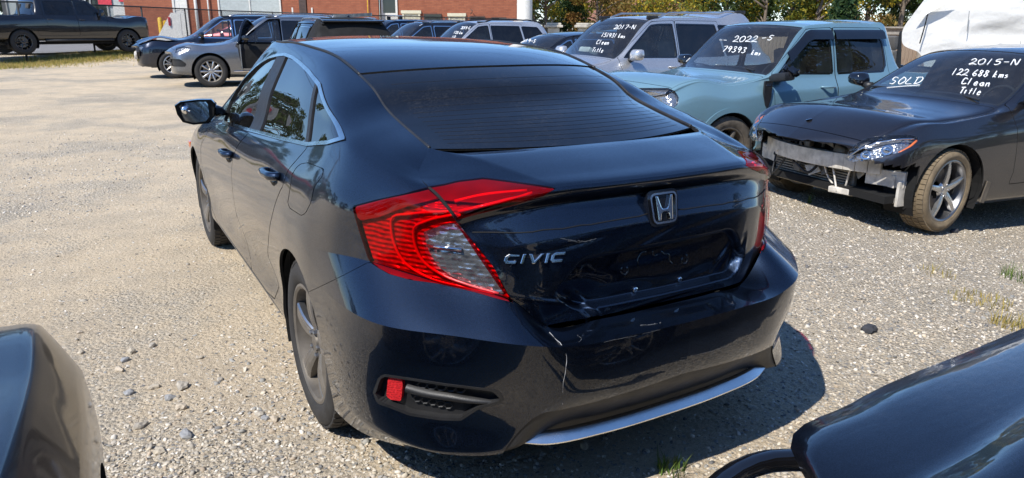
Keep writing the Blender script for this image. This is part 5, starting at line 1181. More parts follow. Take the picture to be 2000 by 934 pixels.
def dark_suv_front():
    K = dims(4.65, .93, 1.66, 2.75, .90, (-.52, 1.06), (-1.36, None), .84, (-3.0, -3.6), 1.08, .30, .60, r=.36, wheel=dict(kind='five', w=.225, rim=.235), rails=(-1.5, -3.0, .05), sealmat=M['chrome'], wf='window')
    K['front'] = [('headlamp', rnd([(.36, .80), (.42, .68), (.80, .72), (.95, .84), (.70, .84)], .02), 'silverreflect', -.03, True), ('grille', rnd([(-.1, .76), (.34, .78), (.36, .40), (-.1, .36)], .03), 'gap', -.05, False)]
    K['nohood'] = True
    car, parts, S = gcar('crumpled_suv', 'dark SUV with crumpled raised bonnet parked by the chain link fence', 'SUV', (.75, 21.4, .02), 84, K, M['darkblue'])
    bn = parts['bonnet']; q = bn+bn.mir(); rg = np.random.default_rng(2); V = q.V.copy(); t = np.clip((V[:, 1]+.5)/1.25, 0, 1); V[:, 2] += .07*np.exp(-((t-.55)/.2)**2)+.02*np.sin(V[:, 0]*9+2)*t+.015*t; q.V = V; q.N = np.zeros_like(V)
    emit('crumpled_bonnet', q, M['darkblue'], car, 0)
    rg = random.Random(5)
    for i in range(8):
        b = MB(); b.box((rg.uniform(-.7, .3), .80+rg.uniform(-.05, .1), rg.uniform(.35, .7)), (rg.uniform(.1, .3), .08, rg.uniform(.05, .15)), Matrix.Rotation(rg.uniform(-.6, .6), 3, 'Y'), .02); b.build('broken_trim', M['blackplastic' if i % 3 else 'baremetal'], car, angle=40)
    return car
def rear_suv():
    K = dims(4.45, .92, 1.60, 2.67, .85, (-.5, 1.02), (-1.32, None), .80, (-3.12, -3.50), 1.06, .28, .60, r=.35, wheel=dict(kind='five', w=.225, rim=.235), rails=(-1.45, -3.05, .05), sealmat=M['chrome'])
    car, parts, S = gcar('parked_suv', 'dark blue SUV seen from behind with silver roof rails and black rear window', 'SUV', (3.05, 15.05, -.05), -3, K, M['navy'], win='privacy')
    b = MB(); b.prism([(-.10, 0), (.09, 0), (.05, .05), (.02, .065), (-.03, .03)], -.012, .012, ((0, -2.9, 1.595), (0, -1, 0), (0, 0, 1), (1, 0, 0))); b.build('roof_antenna', M['glossblack'], car)
    b = MB(); b.box((0, -3.20, 1.565), (1.12, .22, .03), Matrix.Rotation(.08, 3, 'X'), .012); b.build('rear_spoiler', M['navy'], car, angle=40)
    return car
def row():
    base = dict(r=.35, wheel=dict(kind='five', w=.22, rim=.23, n=28))
    out = []
    # pale silver crossover
    K = dims(4.70, .93, 1.69, 2.76, .92, (-.5, 1.08), (-1.35, None), .86, (-3.25, -3.62), 1.12, .3, .60, bp=-1.66, cp=-2.6, qend=-3.3, rails=(-1.5, -3.1, .05), railmat=M['blackplastic'], **base)
    car, pt, S = gcar('crossover', 'pale silver crossover with black roof rails and marker writing on the windscreen', 'SUV', (6.0, 16.2, -.13), 90, K, M['palesilver']); out.append((car, pt, (('2015-C', (900, 57), (918, 57), 5), ('125 km', (886, 66), (903, 67), 5), ('10', (882, 74), (890, 74), 4))))
    # dark sedan with 2019-S
    K = dims(4.6, .90, 1.45, 2.7, .85, (-.6, .98), (-1.5, None), .74, (-2.8, -3.45), 1.02, .22, .55, r=.33, wheel=dict(kind='five', w=.21, rim=.22, n=28), sealmat=M['chrome'], qend=-2.7)
    car, pt, S = gcar('dark_sedan', 'dark grey sedan marked 2019 between silver crossover and silver grey SUV', 'car', (5.3, 11.3, -.12), 90, K, M['charcoal']); out.append((car, pt, (('2019-S', (1016, 81), (1046, 84), 6),)))
    K2 = dims(4.6, .90, 1.52, 2.7, .85, (-.6, 1.0), (-1.5, None), .76, (-2.8, -3.45), 1.04, .22, .55, r=.33, wheel=dict(kind='five', w=.21, rim=.22, n=28), sealmat=M['chrome'], qend=-2.7)
    car, pt, S = gcar('blue_hatchback', 'dark blue car with a paper tag behind the windscreen, behind the silver grey SUV', 'car', (8.6, 13.9, -.16), 90, K2, M['darkblue']); out.append((car, pt, ()))
    K3 = dims(4.5, .91, 1.64, 2.68, .88, (-.5, 1.05), (-1.35, None), .82, (-3.05, -3.5), 1.08, .28, .59, sealmat=M['chrome'], rails=(-1.5, -2.9, .05), **base)
    car, pt, S = gcar('black_suv', 'black SUV marked with white writing beside the pale silver crossover', 'SUV', (5.7, 19.0, -.10), 90, K3, M['charcoal']); out.append((car, pt, (('2015-N', (842, 56), (861, 56), 5), ('120 km', (836, 62), (851, 64), 4), ('200', (824, 69), (834, 70), 4))))
    K4 = dims(4.6, .92, 1.68, 2.7, .88, (-.5, 1.06), (-1.35, None), .84, (-3.05, -3.55), 1.08, .28, .60, sealmat=M['chrome'], **base)
    car, pt, S = gcar('navy_suv', 'navy SUV with a roof crossbar farthest down the row of cars', 'SUV', (6.0, 22.3, -.08), 90, K4, M['navy']); out.append((car, pt, (('2017-S', (793, 54), (811, 53), 5),)))
    b = MB(); b.box((0, -1.7, 1.78), (1.2, .09, .04), None, .015); b.build('roof_crossbar', M['alloy'], car, angle=40)
    for x in (-.55, .55): b = MB(); b.box((x, -1.7, 1.72), (.06, .12, .12), None, .02); b.build('crossbar_foot', M['blackplastic'], car, angle=40)
    K5 = dims(4.6, .92, 1.72, 2.7, .88, (-.5, 1.08), (-1.35, None), .84, (-3.15, -3.55), 1.1, .28, .60, **base)
    car, pt, S = gcar('white_suv', 'white SUV mostly hidden behind the dark blue car and crossover', 'SUV', (11.5, 17.5, -.2), 90, K5, plain('white_car_paint', (.72, .72, .70), .3, coat=1, var=.05)); out.append((car, pt, ()))
    for car, pt, tx in out:
        ws = pt['windscreen']; ws = ws+ws.mir()
        for t_, a, b_, h in tx: writing(car, ws, t_, a, b_, h, .006)
def ram():
    K = dims(5.95, 1.03, 1.95, 3.6, 1.0, (-.62, 1.34), (-1.30, None), 1.22, (-2.95, -3.12), 1.36, .50, .70, r=.42, ra=.48, wheel=dict(kind='five', w=.29, rim=.26, mats=dict(spoke=M['glossblack'], face=M['darkalloy'], barrel=M['glossblack'], hub=M['glossblack']), n=40), bp=-1.72, cp=-2.78, bed=(-4.80, -3.2), rn=.3, wf='privacy')
    K['sidewin'] = K['sidewin'][:2]; K['screens'] = K['screens'][:1]; K['mirror'] = (-.95, 1.42, 'glossblack', .22, .24)
    K['front'] = [('headlamp', rnd([(.58, 1.02), (.6, .88), (.98, .92), (1.1, 1.02), (.9, 1.06)], .02), 'glossblack', -.02, True), ('grille', rnd([(-.1, 1.06), (.55, 1.06), (.55, .72), (-.1, .70)], .03), 'gap', -.03, False)]
    K['wt'] = [(k, 1.03*.87 if k > -.7 else v) for k, v in K['wt']]
    d = 27.2; L = (243-1000)/1426.*29.0*.959; Dp = 29.0
    fx, fy = math.sin(R(67)), math.cos(R(67))
    wp = np.array([CP[0]+Dp*.498+L*.867, CP[1]+Dp*.867-L*.498]); rt = np.array([fy, -fx])      # right side of the truck
    c = wp-rt*.95
    car, p, S = gcar('black_pickup_truck', 'black crew cab pickup truck parked beyond the chain link fence', 'pickup truck', (c[0], c[1], .36), -67, K, M['black'], win='privacy')
    for sg in (-1, 1):
        b = MB(); b.tube([(sg*.98, -.55, .46), (sg*1.0, -2.9, .46)], .05, 8); b.build('side_step', M['blackplastic'], car, smooth=True)
    return car
M['scratched'] = paint('scratched_navy_paint', (.005, .008, .016), .8, .3, .10, flake=.6, ripple=.35)
def foreground():
    # black car at the lower left: bonnet edge and wing
    K = dims(4.7, .91, 1.46, 2.8, .92, (-.62, 1.06), (-1.6, None), .66, (-2.8, -3.5), 1.02, .22, .55, r=.335, wheel=dict(kind='five', w=.22, rim=.23), shoulder=.9, skipmirror=(1,))
    gcar('black_car', 'black car alongside the sedan with only its glossy wing and bonnet edge showing', 'car', (-2.44, -.27, .0), 0, K, M['dullblack'])
    # dark bonnet at the lower right
    K = dims(4.7, .84, 1.46, 2.8, .84, (-.66, .97), (-1.5, None), .70, (-2.8, -3.5), 1.02, .22, .53, r=.335, wheel=dict(kind='five', w=.22, rim=.23), shoulder=.9, rn=.42, pw=2.4, nohood=True, nobody=False)
    car, parts, S = gcar('navy_car', 'dark scratched car with its bonnet ajar behind the sedan bumper', 'car', (.22, -1.66, -.06), 90, K, M['darkblue'])
    rows = []      # own bonnet panel: local x across (right side +), local y forward
    for (y, w_, ze, zc, zm) in ((.86, .70, .885, .895, .90), (.80, .80, .895, .915, .925), (.60, .835, .905, .935, .945), (.20, .845, .915, .965, .975), (-.2, .84, .93, .995, 1.01), (-.62, .80, .95, 1.03, 1.045)):
        rows.append([(w_, y-.03, ze-.015), (w_*.93, y, ze+.012), (w_*.74, y+.02, zc-.012), (w_*.66, y+.03, zc+.022), (w_*.3, y+.05, zm), (0, y+.06, zm+.003)])
    P2 = net(np.array(rows), 40, 40, cv=[0, .6, .9, .8, 0, 0]); q = grid(P2)
    if q.N[:, 2].mean() < 0: q = q.flip()
    emit('bonnet_ajar', q+q.mir(), M['scratched'], car, .025)
    for k, (dz, dy) in enumerate(((0, 0), (-.07, .05), (-.13, .02))):
        b = MB(); b.tube(spl([(1.10-.02*k, .20, .50+dz), (1.16, .38+dy, .52+dz), (1.14, .56+dy, .52+dz), (1.0, .78+dy, .50+dz), (.70, .92+dy, .48+dz)], 18), [.028-.006*k]*18, 8); b.build('loose_bumper_trim', M['glossblack'], car, smooth=True)
merc(); maverick(); pathfinder(); audi(); dark_suv_front(); rear_suv(); row(); ram(); foreground()
# ================================================================ the place
LX, LY = np.array([.867, -.498]), np.array([.498, .867])
def LD(L, D, z=None):          # lateral / depth metres from the camera station -> world
    p = CP[:2]+LX*L+LY*D; return (p[0], p[1], gz_at(p[0], p[1]) if z is None else z)
def PXD(a, D): return (a-1000)/1426.4*D*.959
def bulk(name, V, F, mats, parent=None, col=None, smooth=False, **k):
    """large triangle or quad mesh from arrays"""
    me = bpy.data.meshes.new(name); V = np.asarray(V, np.float32); F = np.asarray(F, np.int32); n, c = F.shape
    me.vertices.add(len(V)); me.vertices.foreach_set('co', V.ravel()); me.loops.add(n*c); me.loops.foreach_set('vertex_index', F.ravel())
    me.polygons.add(n); me.polygons.foreach_set('loop_start', np.arange(n, dtype=np.int32)*c); me.polygons.foreach_set('loop_total', np.full(n, c, np.int32))
    if col is not None:
        a = me.color_attributes.new('col', 'FLOAT_COLOR', 'POINT'); a.data.foreach_set('color', np.c_[col, np.ones(len(col))].astype(np.float32).ravel())
    me.update(); me.validate()
    if smooth: me.shade_smooth()
    return link(name, me, mats, parent, **k)
def colmat(name, rough=.9, trans=0., mul=1., bump=0.):
    t = NT(name); a = t.n('Attribute'); a.attribute_name = 'col'; t.set(Base_Color=a.outputs['Color'], Roughness=rough)
    t.b.inputs['Specular IOR Level'].default_value = .25
    if trans:
        tl = t.n('BsdfTranslucent'); t.l(a.outputs['Color'], tl.inputs[0]); m_ = t.n('MixShader'); m_.inputs[0].default_value = trans
        t.l(t.b.outputs[0], m_.inputs[1]); t.l(tl.outputs[0], m_.inputs[2]); t.l(m_.outputs[0], t.o.inputs[0])
    if bump: t.bump(t.noise(90, 3), bump, .004)
    return t.m
# ---------------- value noise for geometry
def vnoise(x, y, s=0):
    r_ = np.random.default_rng(s).random((256, 256)); xi = np.floor(x).astype(int); yi = np.floor(y).astype(int); fx = x-xi; fy = y-yi; fx = fx*fx*(3-2*fx); fy = fy*fy*(3-2*fy)
    g = lambda i, j: r_[i % 256, j % 256]
    return (g(xi, yi)*(1-fx)+g(xi+1, yi)*fx)*(1-fy)+(g(xi, yi+1)*(1-fx)+g(xi+1, yi+1)*fx)*fy
def fbm(x, y, s=0, o=4): return sum(vnoise(x*2**k, y*2**k, s+k)/2**k for k in range(o))/sum(1/2**k for k in range(o))
def gravel_amount(x, y):       # more loose grey stone to the right and in drifts on the left
    L = (x-CP[0])*.867-(y-CP[1])*.498
    return np.clip(np.clip((L-.6)/1.5, 0, .85)+np.clip((fbm(x*.55, y*.55, 7)-.50)*5, 0, 1)*.55, 0, 1)
def ground_h(x, y):
    near = np.exp(-((x-0)**2+(y-1)**2)/90.); car = np.clip((np.hypot(x, (y-2.2)*.5)-1.0)/1.2, 0.25, 1)
    return gz_at(x, y)+(fbm(x*.8, y*.8, 3)-.5)*.022*car+(fbm(x*3.5, y*3.5, 13)-.5)*.018*car+(fbm(x*11, y*11, 23, 3)-.5)*.010*near
def ground_mat():
    t = NT('gravel_ground'); c = t.co()
    big = t.noise(.45, 5, .6); mid = t.noise(4.5, 6, .65); fine = t.noise(38, 5, .7); grain = t.noise(240, 3, .7)
    geo = t.n('SeparateXYZ'); t.l(c, geo.inputs[0])
    lat = t.math('ADD', t.math('MULTIPLY', t.math('ADD', geo.outputs[0], 1.46), .867), t.math('MULTIPLY', t.math('ADD', geo.outputs[1], 1.54), -.498))
    side = t.math('MULTIPLY', t.math('SUBTRACT', lat, .4), .45, True)
    gr = t.math('ADD', side, t.ramp(big, [(.46, (0, 0, 0)), (.62, (.75,)*3)]), True)
    sand = t.ramp(mid, [(.25, (.42, .325, .215)), (.5, (.50, .40, .275)), (.75, (.575, .475, .345))])
    v = t.n('TexVoronoi'); v.inputs['Scale'].default_value = 55; v.inputs['Randomness'].default_value = 1; t.l(c, v.inputs['Vector'])
    v2 = t.n('TexVoronoi'); v2.inputs['Scale'].default_value = 120; t.l(c, v2.inputs['Vector'])
    sp = t.n('SeparateColor'); t.l(v.outputs['Color'], sp.inputs[0]); sp2 = t.n('SeparateColor'); t.l(v2.outputs['Color'], sp2.inputs[0])
    st = t.ramp(sp.outputs[0], [(0, (.22, .205, .18)), (.3, (.38, .345, .285)), (.6, (.50, .455, .375)), (.85, (.62, .57, .485)), (1, (.76, .72, .65))])
    st2 = t.ramp(sp2.outputs[0], [(0, (.24, .22, .19)), (.5, (.42, .37, .29)), (1, (.60, .56, .48))])
    stone = t.mix(.45, st, st2)
    spots = t.ramp(t.math('MULTIPLY', t.noise(22, 4, .7), t.math('ADD', gr, .35)), [(.30, (0, 0, 0)), (.40, (1, 1, 1))])
    base = t.mix(t.math('MULTIPLY', spots, .8), sand, stone)
    base = t.mix(t.math('MULTIPLY', gr, .5), base, stone)
    base = t.mix(.42, base, t.ramp(fine, [(.36, (.20, .165, .115)), (.46, (.42, .35, .25)), (.64, (.60, .51, .385))]), 'MIX')
    base = t.mix(.30, base, t.ramp(grain, [(.34, (.10, .085, .065)), (.5, (.42, .36, .28)), (.66, (.75, .67, .56))]))
    base = t.mix(1., base, (1.36, 1.33, 1.27), 'MULTIPLY')
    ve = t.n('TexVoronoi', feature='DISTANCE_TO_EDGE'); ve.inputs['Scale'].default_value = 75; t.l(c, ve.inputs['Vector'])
    crev_shade = t.math('MULTIPLY', t.ramp(ve.outputs['Distance'], [(.0, (1, 1, 1)), (.16, (0, 0, 0))]), t.math('ADD', t.math('MULTIPLY', gr, .32), t.math('MULTIPLY', spots, .26)))
    base = t.mix(crev_shade, base, (.12, .10, .08))  # shade in the crevices between stones, painted into the base colour
    dk = t.math('MULTIPLY', t.ramp(t.noise(1.7, 7, .72), [(.40, (1, 1, 1)), (.58, (0, 0, 0))]), .30)
    base = t.mix(dk, base, (.30, .27, .225))
    t.set(Base_Color=base, Roughness=.95); t.b.inputs['Specular IOR Level'].default_value = .15
    h = t.math('ADD', t.math('MULTIPLY', v.outputs['Distance'], t.math('MULTIPLY', t.math('ADD', gr, .25), -.9)), t.math('ADD', t.math('MULTIPLY', fine, .8), t.math('MULTIPLY', grain, .35)))
    t.bump(h, 1.0, .02); return t.m
def ax(lo, hi, c0, c1, fine, grow=1.09):
    a = list(np.arange(c0, c1+1e-6, fine)); s = fine
    while a[-1] < hi: s *= grow; a.append(a[-1]+s)
    s = fine; b = []; q = c0
    while q > lo: s *= grow; q -= s; b.append(q)
    return np.array(b[::-1]+a)
xs = ax(-260, 420, -4.0, 5.2, .045); ys = ax(-160, 520, -1.6, 6.0, .045)
X, Y = np.meshgrid(xs, ys, indexing='ij'); Z = ground_h(X, Y)
I = np.arange(X.size).reshape(X.shape); F = np.stack([I[:-1, :-1], I[1:, :-1], I[1:, 1:], I[:-1, 1:]], -1).reshape(-1, 4)
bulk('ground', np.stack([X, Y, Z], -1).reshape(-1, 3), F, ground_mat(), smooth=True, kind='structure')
# ---------------- loose stones
ICO = [(0, 0, 1)]+[(.894*math.cos(R(72*k)), .894*math.sin(R(72*k)), .447) for k in range(5)]+[(.894*math.cos(R(72*k+36)), .894*math.sin(R(72*k+36)), -.447) for k in range(5)]
ICO = np.array(ICO); IF = np.array([(0, 1+k, 1+(k+1) % 5) for k in range(5)]+[(1+k, 6+k, 1+(k+1) % 5) for k in range(5)]+[(1+(k+1) % 5, 6+k, 6+(k+1) % 5) for k in range(5)])   # open underneath, it lies in the ground
def pebbles(n, seed, rmin, rmax, D0, D1, thr, ICO=ICO, IF=IF):
    nv = len(ICO)
    g = np.random.default_rng(seed); D = D0+(D1-D0)*g.random(n)**1.6; L = (g.random(n)*2-1)*(D*.80+.6); x = CP[0]+LX[0]*L+LY[0]*D; y = CP[1]+LX[1]*L+LY[1]*D
    k = g.random(n) < np.clip(gravel_amount(x, y)+thr, 0, 1); x, y, D = x[k], y[k], D[k]; n = len(x)
    r = rmin*(rmax/rmin)**(g.random(n)**2.2); z = ground_h(x, y)
    S3 = np.stack([r*g.uniform(.8, 1.5, n), r*g.uniform(.7, 1.1, n), r*g.uniform(.40, .8, n)], 1); a = g.random(n)*6.283; ca, sa = np.cos(a), np.sin(a)
    P = ICO[None]*S3[:, None]*g.uniform(.72, 1.22, (n, nv, 1)); tilt = g.normal(0, .35, (n, 1)); P[..., 2] += P[..., 0]*tilt
    V = np.stack([P[..., 0]*ca[:, None]-P[..., 1]*sa[:, None], P[..., 0]*sa[:, None]+P[..., 1]*ca[:, None], P[..., 2]], -1)+np.stack([x, y, z+S3[:, 2]*.25], 1)[:, None]
    pal = np.array([(.40, .36, .30), (.51, .455, .37), (.57, .51, .42), (.30, .29, .265), (.70, .65, .57), (.46, .375, .28), (.19, .185, .18), (.55, .475, .365)]); c = pal[g.choice(8, n, p=[.17, .17, .16, .14, .11, .09, .09, .07])]*g.uniform(.8, 1.15, (n, 1))
    return V.reshape(-1, 3), (IF[None]+nv*np.arange(n)[:, None, None]).reshape(-1, 3), np.repeat(c, nv, 0)
M['stone'] = colmat('stone', .9, bump=.4)
V, F, C = [], [], []; o = 0
SI = np.array([(0, 0, .8)]+[(math.cos(R(60*k)), math.sin(R(60*k)), 0) for k in range(6)]); SF = np.array([(0, 1+k, 1+(k+1) % 6) for k in range(6)])
for a in ((170000, 1, .003, .009, 1.6, 11, .28, SI, SF), (42000, 2, .006, .013, 2, 13, .02), (1500, 3, .011, .020, 2.2, 14, .01)):
    v, f, c = pebbles(*a); V.append(v); F.append(f+o); C.append(c); o += len(v)
bulk('loose_gravel', np.vstack(V), np.vstack(F), M['stone'], col=np.vstack(C), label='loose pale and grey gravel stones scattered over the lot', cat='gravel', kind='stuff')
def stone(a, b, r, seed, colr=(.5, .47, .41), label='loose pale stone lying on the sandy ground beside the sedan', grp='larger stones on the sandy ground'):
    p = atz(a, b, 0); 
    for _ in range(6): p = atz(a, b, float(ground_h(p[:1], p[1:2])[0]))
    rg = np.random.default_rng(seed); bm = bmesh.new(); bmesh.ops.create_icosphere(bm, subdivisions=2, radius=1)
    for v in bm.verts:
        q = np.array(v.co); d = 1+.22*math.sin(q[0]*3+seed)+.18*math.sin(q[1]*4+seed*2)+rg.uniform(-.08, .08); v.co = Vector((q[0]*r*1.3*d, q[1]*r*d, q[2]*r*.7*d))
    me = bpy.data.meshes.new('stone'); bm.to_mesh(me); bm.free()
    o = link('stone', me, plain('rock_'+str(seed), colr, .9, var=.25, scale=40, bump=.5, bscale=90), None, label, 'stone', grp); o.location = (p[0], p[1], p[2]+r*.35); o.rotation_euler = (0, 0, seed*1.3)
for i, (a, b, r) in enumerate([(257, 690, .035), (297, 677, .028), (243, 706, .03), (234, 724, .032), (300, 758, .03), (357, 758, .042), (334, 780, .035), (354, 798, .035), (313, 884, .03), (277, 834, .035), (363, 852, .04), (157, 650, .02), (159, 690, .025), (509, 812, .03), (519, 818, .025), (535, 820, .03), (390, 700, .02), (430, 742, .022), (250, 770, .03), (470, 690, .02), (330, 655, .018)]):
    stone(a, b, r*.55, i+1, [(.46, .40, .31), (.38, .34, .28), (.28, .28, .28), (.46, .39, .30)][i % 4])
for i, (a, b, r) in enumerate([(1695, 647, .035), (1862, 454, .03)]): stone(a, b, r, 40+i, (.04, .042, .05), 'dark piece of rock on the pale gravel right of the sedan', 'dark rocks on the pale gravel')
# ---------------- weeds
M['grass'] = colmat('grass_blade', .8, .35)
def tuft(n, h, spread, g, pal):
    V = []; F = []; C = []
    for i in range(n):
        a = g.random()*6.283; r_ = spread*g.random()**.5; bx, by = r_*math.cos(a), r_*math.sin(a); hh = h*g.uniform(.45, 1.1); ln = g.uniform(.2, .9)*hh; b = g.random()*6.283; w_ = .0022+.0035*hh; c = pal[g.integers(len(pal))]*g.uniform(.75, 1.2)
        wx, wy = -math.sin(b)*w_, math.cos(b)*w_; k = len(V)
        V += [(bx-wx, by-wy, 0), (bx+wx, by+wy, 0), (bx+wx*.7+math.cos(b)*ln*.4, by+wy*.7+math.sin(b)*ln*.4, hh*.6), (bx-wx*.7+math.cos(b)*ln*.4, by-wy*.7+math.sin(b)*ln*.4, hh*.6), (bx+math.cos(b)*ln, by+math.sin(b)*ln, hh)]
        F += [(k, k+1, k+2), (k, k+2, k+3), (k+3, k+2, k+4)]; C += [c]*5
    return np.array(V), np.array(F), np.array(C)
PG = np.array([(.10, .17, .03), (.16, .22, .05), (.08, .13, .03)]); PY = np.array([(.46, .36, .10), (.34, .30, .08), (.52, .40, .16)])
gg = np.random.default_rng(77)
for (a, b, n, h, sp, pal, lb) in ((1312, 922, 60, .075, .05, PG, 'small green weed in the shadow behind the sedan bumper'), (1581, 397, 26, .12, .02, PG, 'thin green weed in front of the damaged black sedan'), (1912, 588, 160, .05, .17, PY, 'flat dry grass clump on the gravel near the dark bonnet'), (1975, 640, 90, .10, .10, PY, 'dry grass tuft at the edge of the gravel'), (1830, 535, 60, .06, .12, PY, 'sparse yellow grass on the gravel below the black sedan wheel'), (1990, 545, 90, .10, .12, PG, 'green grass tuft beside the black sedan')):
    p = atz(a, b, 0)
    for _ in range(5): p = atz(a, b, float(ground_h(p[:1], p[1:2])[0]))
    v, f, c = tuft(n, h, sp, gg, pal); o = bulk('grass_tuft', v, f, M['grass'], col=c, label=lb, cat='grass'); o.location = tuple(p-np.array([0, 0, .005]))
# ---------------- verge and road beyond the fence
def fence_pt(t): return (-16.6+1.95*t/12, 26.6+11.8*t/12)          # metres along the first run
VG = []; nL = 60
cor = (-14.3, 39.0)
run = [(-21.0, 21.8), (-16.6, 26.8), (-15.4, 33.0), (-14.3, 39.0), (-6, 41.0), (3.0, 43.0)]
runp = spl([(a, b, 0) for a, b in run], 120)[:, :2]
V = []; F = []; C = []; o = 0; g = np.random.default_rng(9)
for i in range(42000):
    t = g.random()**1.3*.62; q = runp[int(t*119)]; nx = g.normal(0, .55); L, Dp = q[0]+.35+nx+g.normal(0, .4), q[1]-.5+g.normal(0, .55); x, y, z = LD(L, Dp); dry = g.random() < .9
    c = (PY if dry else PG)[g.integers(3)]*g.uniform(.8, 1.3); h = g.uniform(.05, .13)*(1.5 if g.random() < .08 else 1); a = g.random()*6.283; w_ = .012; k = len(V)
    V += [(x-w_*math.cos(a), y-w_*math.sin(a), z-.02), (x+w_*math.cos(a), y+w_*math.sin(a), z-.02), (x+g.normal(0, .05), y+g.normal(0, .05), z+h)]; F.append((k, k+1, k+2)); C += [c]*3
bulk('verge_grass', V, F, M['grass'], col=np.array(C), label='dry yellow grass along the foot of the chain link fence', cat='grass', kind='stuff')
# road beyond
P = [LD(a, b) for a, b in ((-60, 22), (-17.6, 28.2), (-15.8, 39.5), (-15, 58), (-80, 60))]
pyd('road', [(p[0], p[1], .33) for p in P], [tuple(range(5))], plain('pale_asphalt', (.30, .29, .28), .9, var=.15, scale=2, bump=.3, bscale=80), kind='structure')
# ---------------- chain link fence
M['fencewire'] = plain('fence_wire', (.035, .037, .037), .6, .3, var=.2)
fence = empty('chain_link_fence', LD(-16.6, 26.8), 'dark chain link fence with round posts along the dry verge', 'fence'); f0 = np.array(fence.location)
fz = [z for z in (.26, .28, .24, .19, 0, -.16)]
posts = []; d = np.r_[0, np.cumsum(np.linalg.norm(np.diff(np.array(run), axis=0), axis=1))]
for s_ in np.arange(0, d[-1], 3.0):
    L = np.interp(s_, d, [r[0] for r in run]); Dp = np.interp(s_, d, [r[1] for r in run]); z = np.interp(s_, d, fz); p = LD(L, Dp, z); posts.append(p)
    b = MB(); b.tube([np.array(p)-f0+[0, 0, -.3], np.array(p)-f0+[0, 0, 1.86]], .034, 8); b.build('post', M['fencewire'], fence, smooth=True)
for i in range(len(posts)-1):
    b = MB(); b.tube([np.array(posts[i])-f0+[0, 0, 1.83], np.array(posts[i+1])-f0+[0, 0, 1.83]], .026, 6); b.build('top_rail', M['fencewire'], fence, smooth=True)
    # woven wire of this bay
    A, B = np.array(posts[i])-f0, np.array(posts[i+1])-f0; u = (B-A); V = []; F = []; n_ = int(np.linalg.norm(u[:2])/.075); w_ = .0065; hgt = 1.78; nu = u/np.linalg.norm(u)
    for k in range(-int(hgt/.075), n_):
        for sg in (1, -1):
            t0 = max(0, -k*.075/hgt); x0 = k*.075; h0, h1 = 0., hgt
            a0 = x0; a1 = x0+hgt
            if a0 < 0: h0 = -a0; a0 = 0
            Ln = np.linalg.norm(u)
            if a1 > Ln: h1 -= a1-Ln; a1 = Ln
            if h1 <= h0: continue
            q0, q1 = (a0, a1) if sg == 1 else (Ln-a0, Ln-a1)
            p0 = A+nu*q0+np.array([0, 0, .05+h0]); p1 = A+nu*q1+np.array([0, 0, .05+h1]); s3 = np.cross(nu, [0, 0, 1.])*.002*sg; e = np.array([0, 0, w_]); m_ = len(V)
            V += [p0-e+s3, p0+e+s3, p1+e+s3, p1-e+s3]; F.append((m_, m_+1, m_+2, m_+3))
    bulk('wire_mesh', V, F, M['fencewire'], fence, kind='stuff')
# ---------------- brick building
def brickmat():
    t = NT('red_brick'); c = t.co(); sx = t.n('SeparateXYZ'); t.l(c, sx.inputs[0]); cb = t.n('CombineXYZ'); t.l(sx.outputs[0], cb.inputs[0]); t.l(sx.outputs[2], cb.inputs[1])
    b = t.n('TexBrick'); t.l(cb.outputs[0], b.inputs['Vector']); b.inputs['Scale'].default_value = 1; b.inputs['Brick Width'].default_value = .30; b.inputs['Row Height'].default_value = .095; b.inputs['Mortar Size'].default_value = .012
    b.inputs['Color1'].default_value = (.36, .115, .055, 1); b.inputs['Color2'].default_value = (.26, .075, .036, 1); b.inputs['Mortar'].default_value = (.20, .085, .055, 1); b.inputs['Bias'].default_value = -.1
    t.set(Base_Color=t.mix(.25, b.outputs[0], t.ramp(t.noise(3), [(.3, (.22, .065, .035)), (.7, (.42, .15, .08))])), Roughness=.9); t.bump(b.outputs['Fac'], -.5, .01); return t.m
M['brick'] = brickmat(); M['whiteframe'] = plain('white_painted_frame', (.68, .66, .60), .5, var=.08); M['cream'] = plain('cream_paint', (.62, .58, .43), .55, var=.08); M['brown'] = plain('brown_metal', (.07, .045, .035), .5)
M['shade'] = plain('window_blind', (.42, .45, .43), .35, var=.1, coat=.7); M['darkpane'] = plain('dark_pane', (.012, .014, .014), .06, var=.2, coat=.5); M['yellow'] = plain('yellow_paint', (.72, .44, .03), .5)
M['lamppost'] = plain('weathered_steel', (.35, .35, .33), .6, .3)
DB = 46.; ang = math.atan2(LX[1], LX[0])
bo = LD(0, DB, -.25); bld = empty('brick_building', bo, 'long red brick building with white framed windows behind the fence', 'building', ang)
def bpx(a, z=None): return (a-1000)/1426.4*DB*.959
def zpx(b): return 1.48+(46-b)/1426.4*DB*.92+.25
def bwall(name, x0, x1, y0, z0=0, z1=5.2, th=.35, mat='brick', parent=None): b = MB(); b.box(((x0+x1)/2, y0+th/2, (z0+z1)/2), (x1-x0, th, z1-z0)); return b.build(name, M[mat], parent or bld)
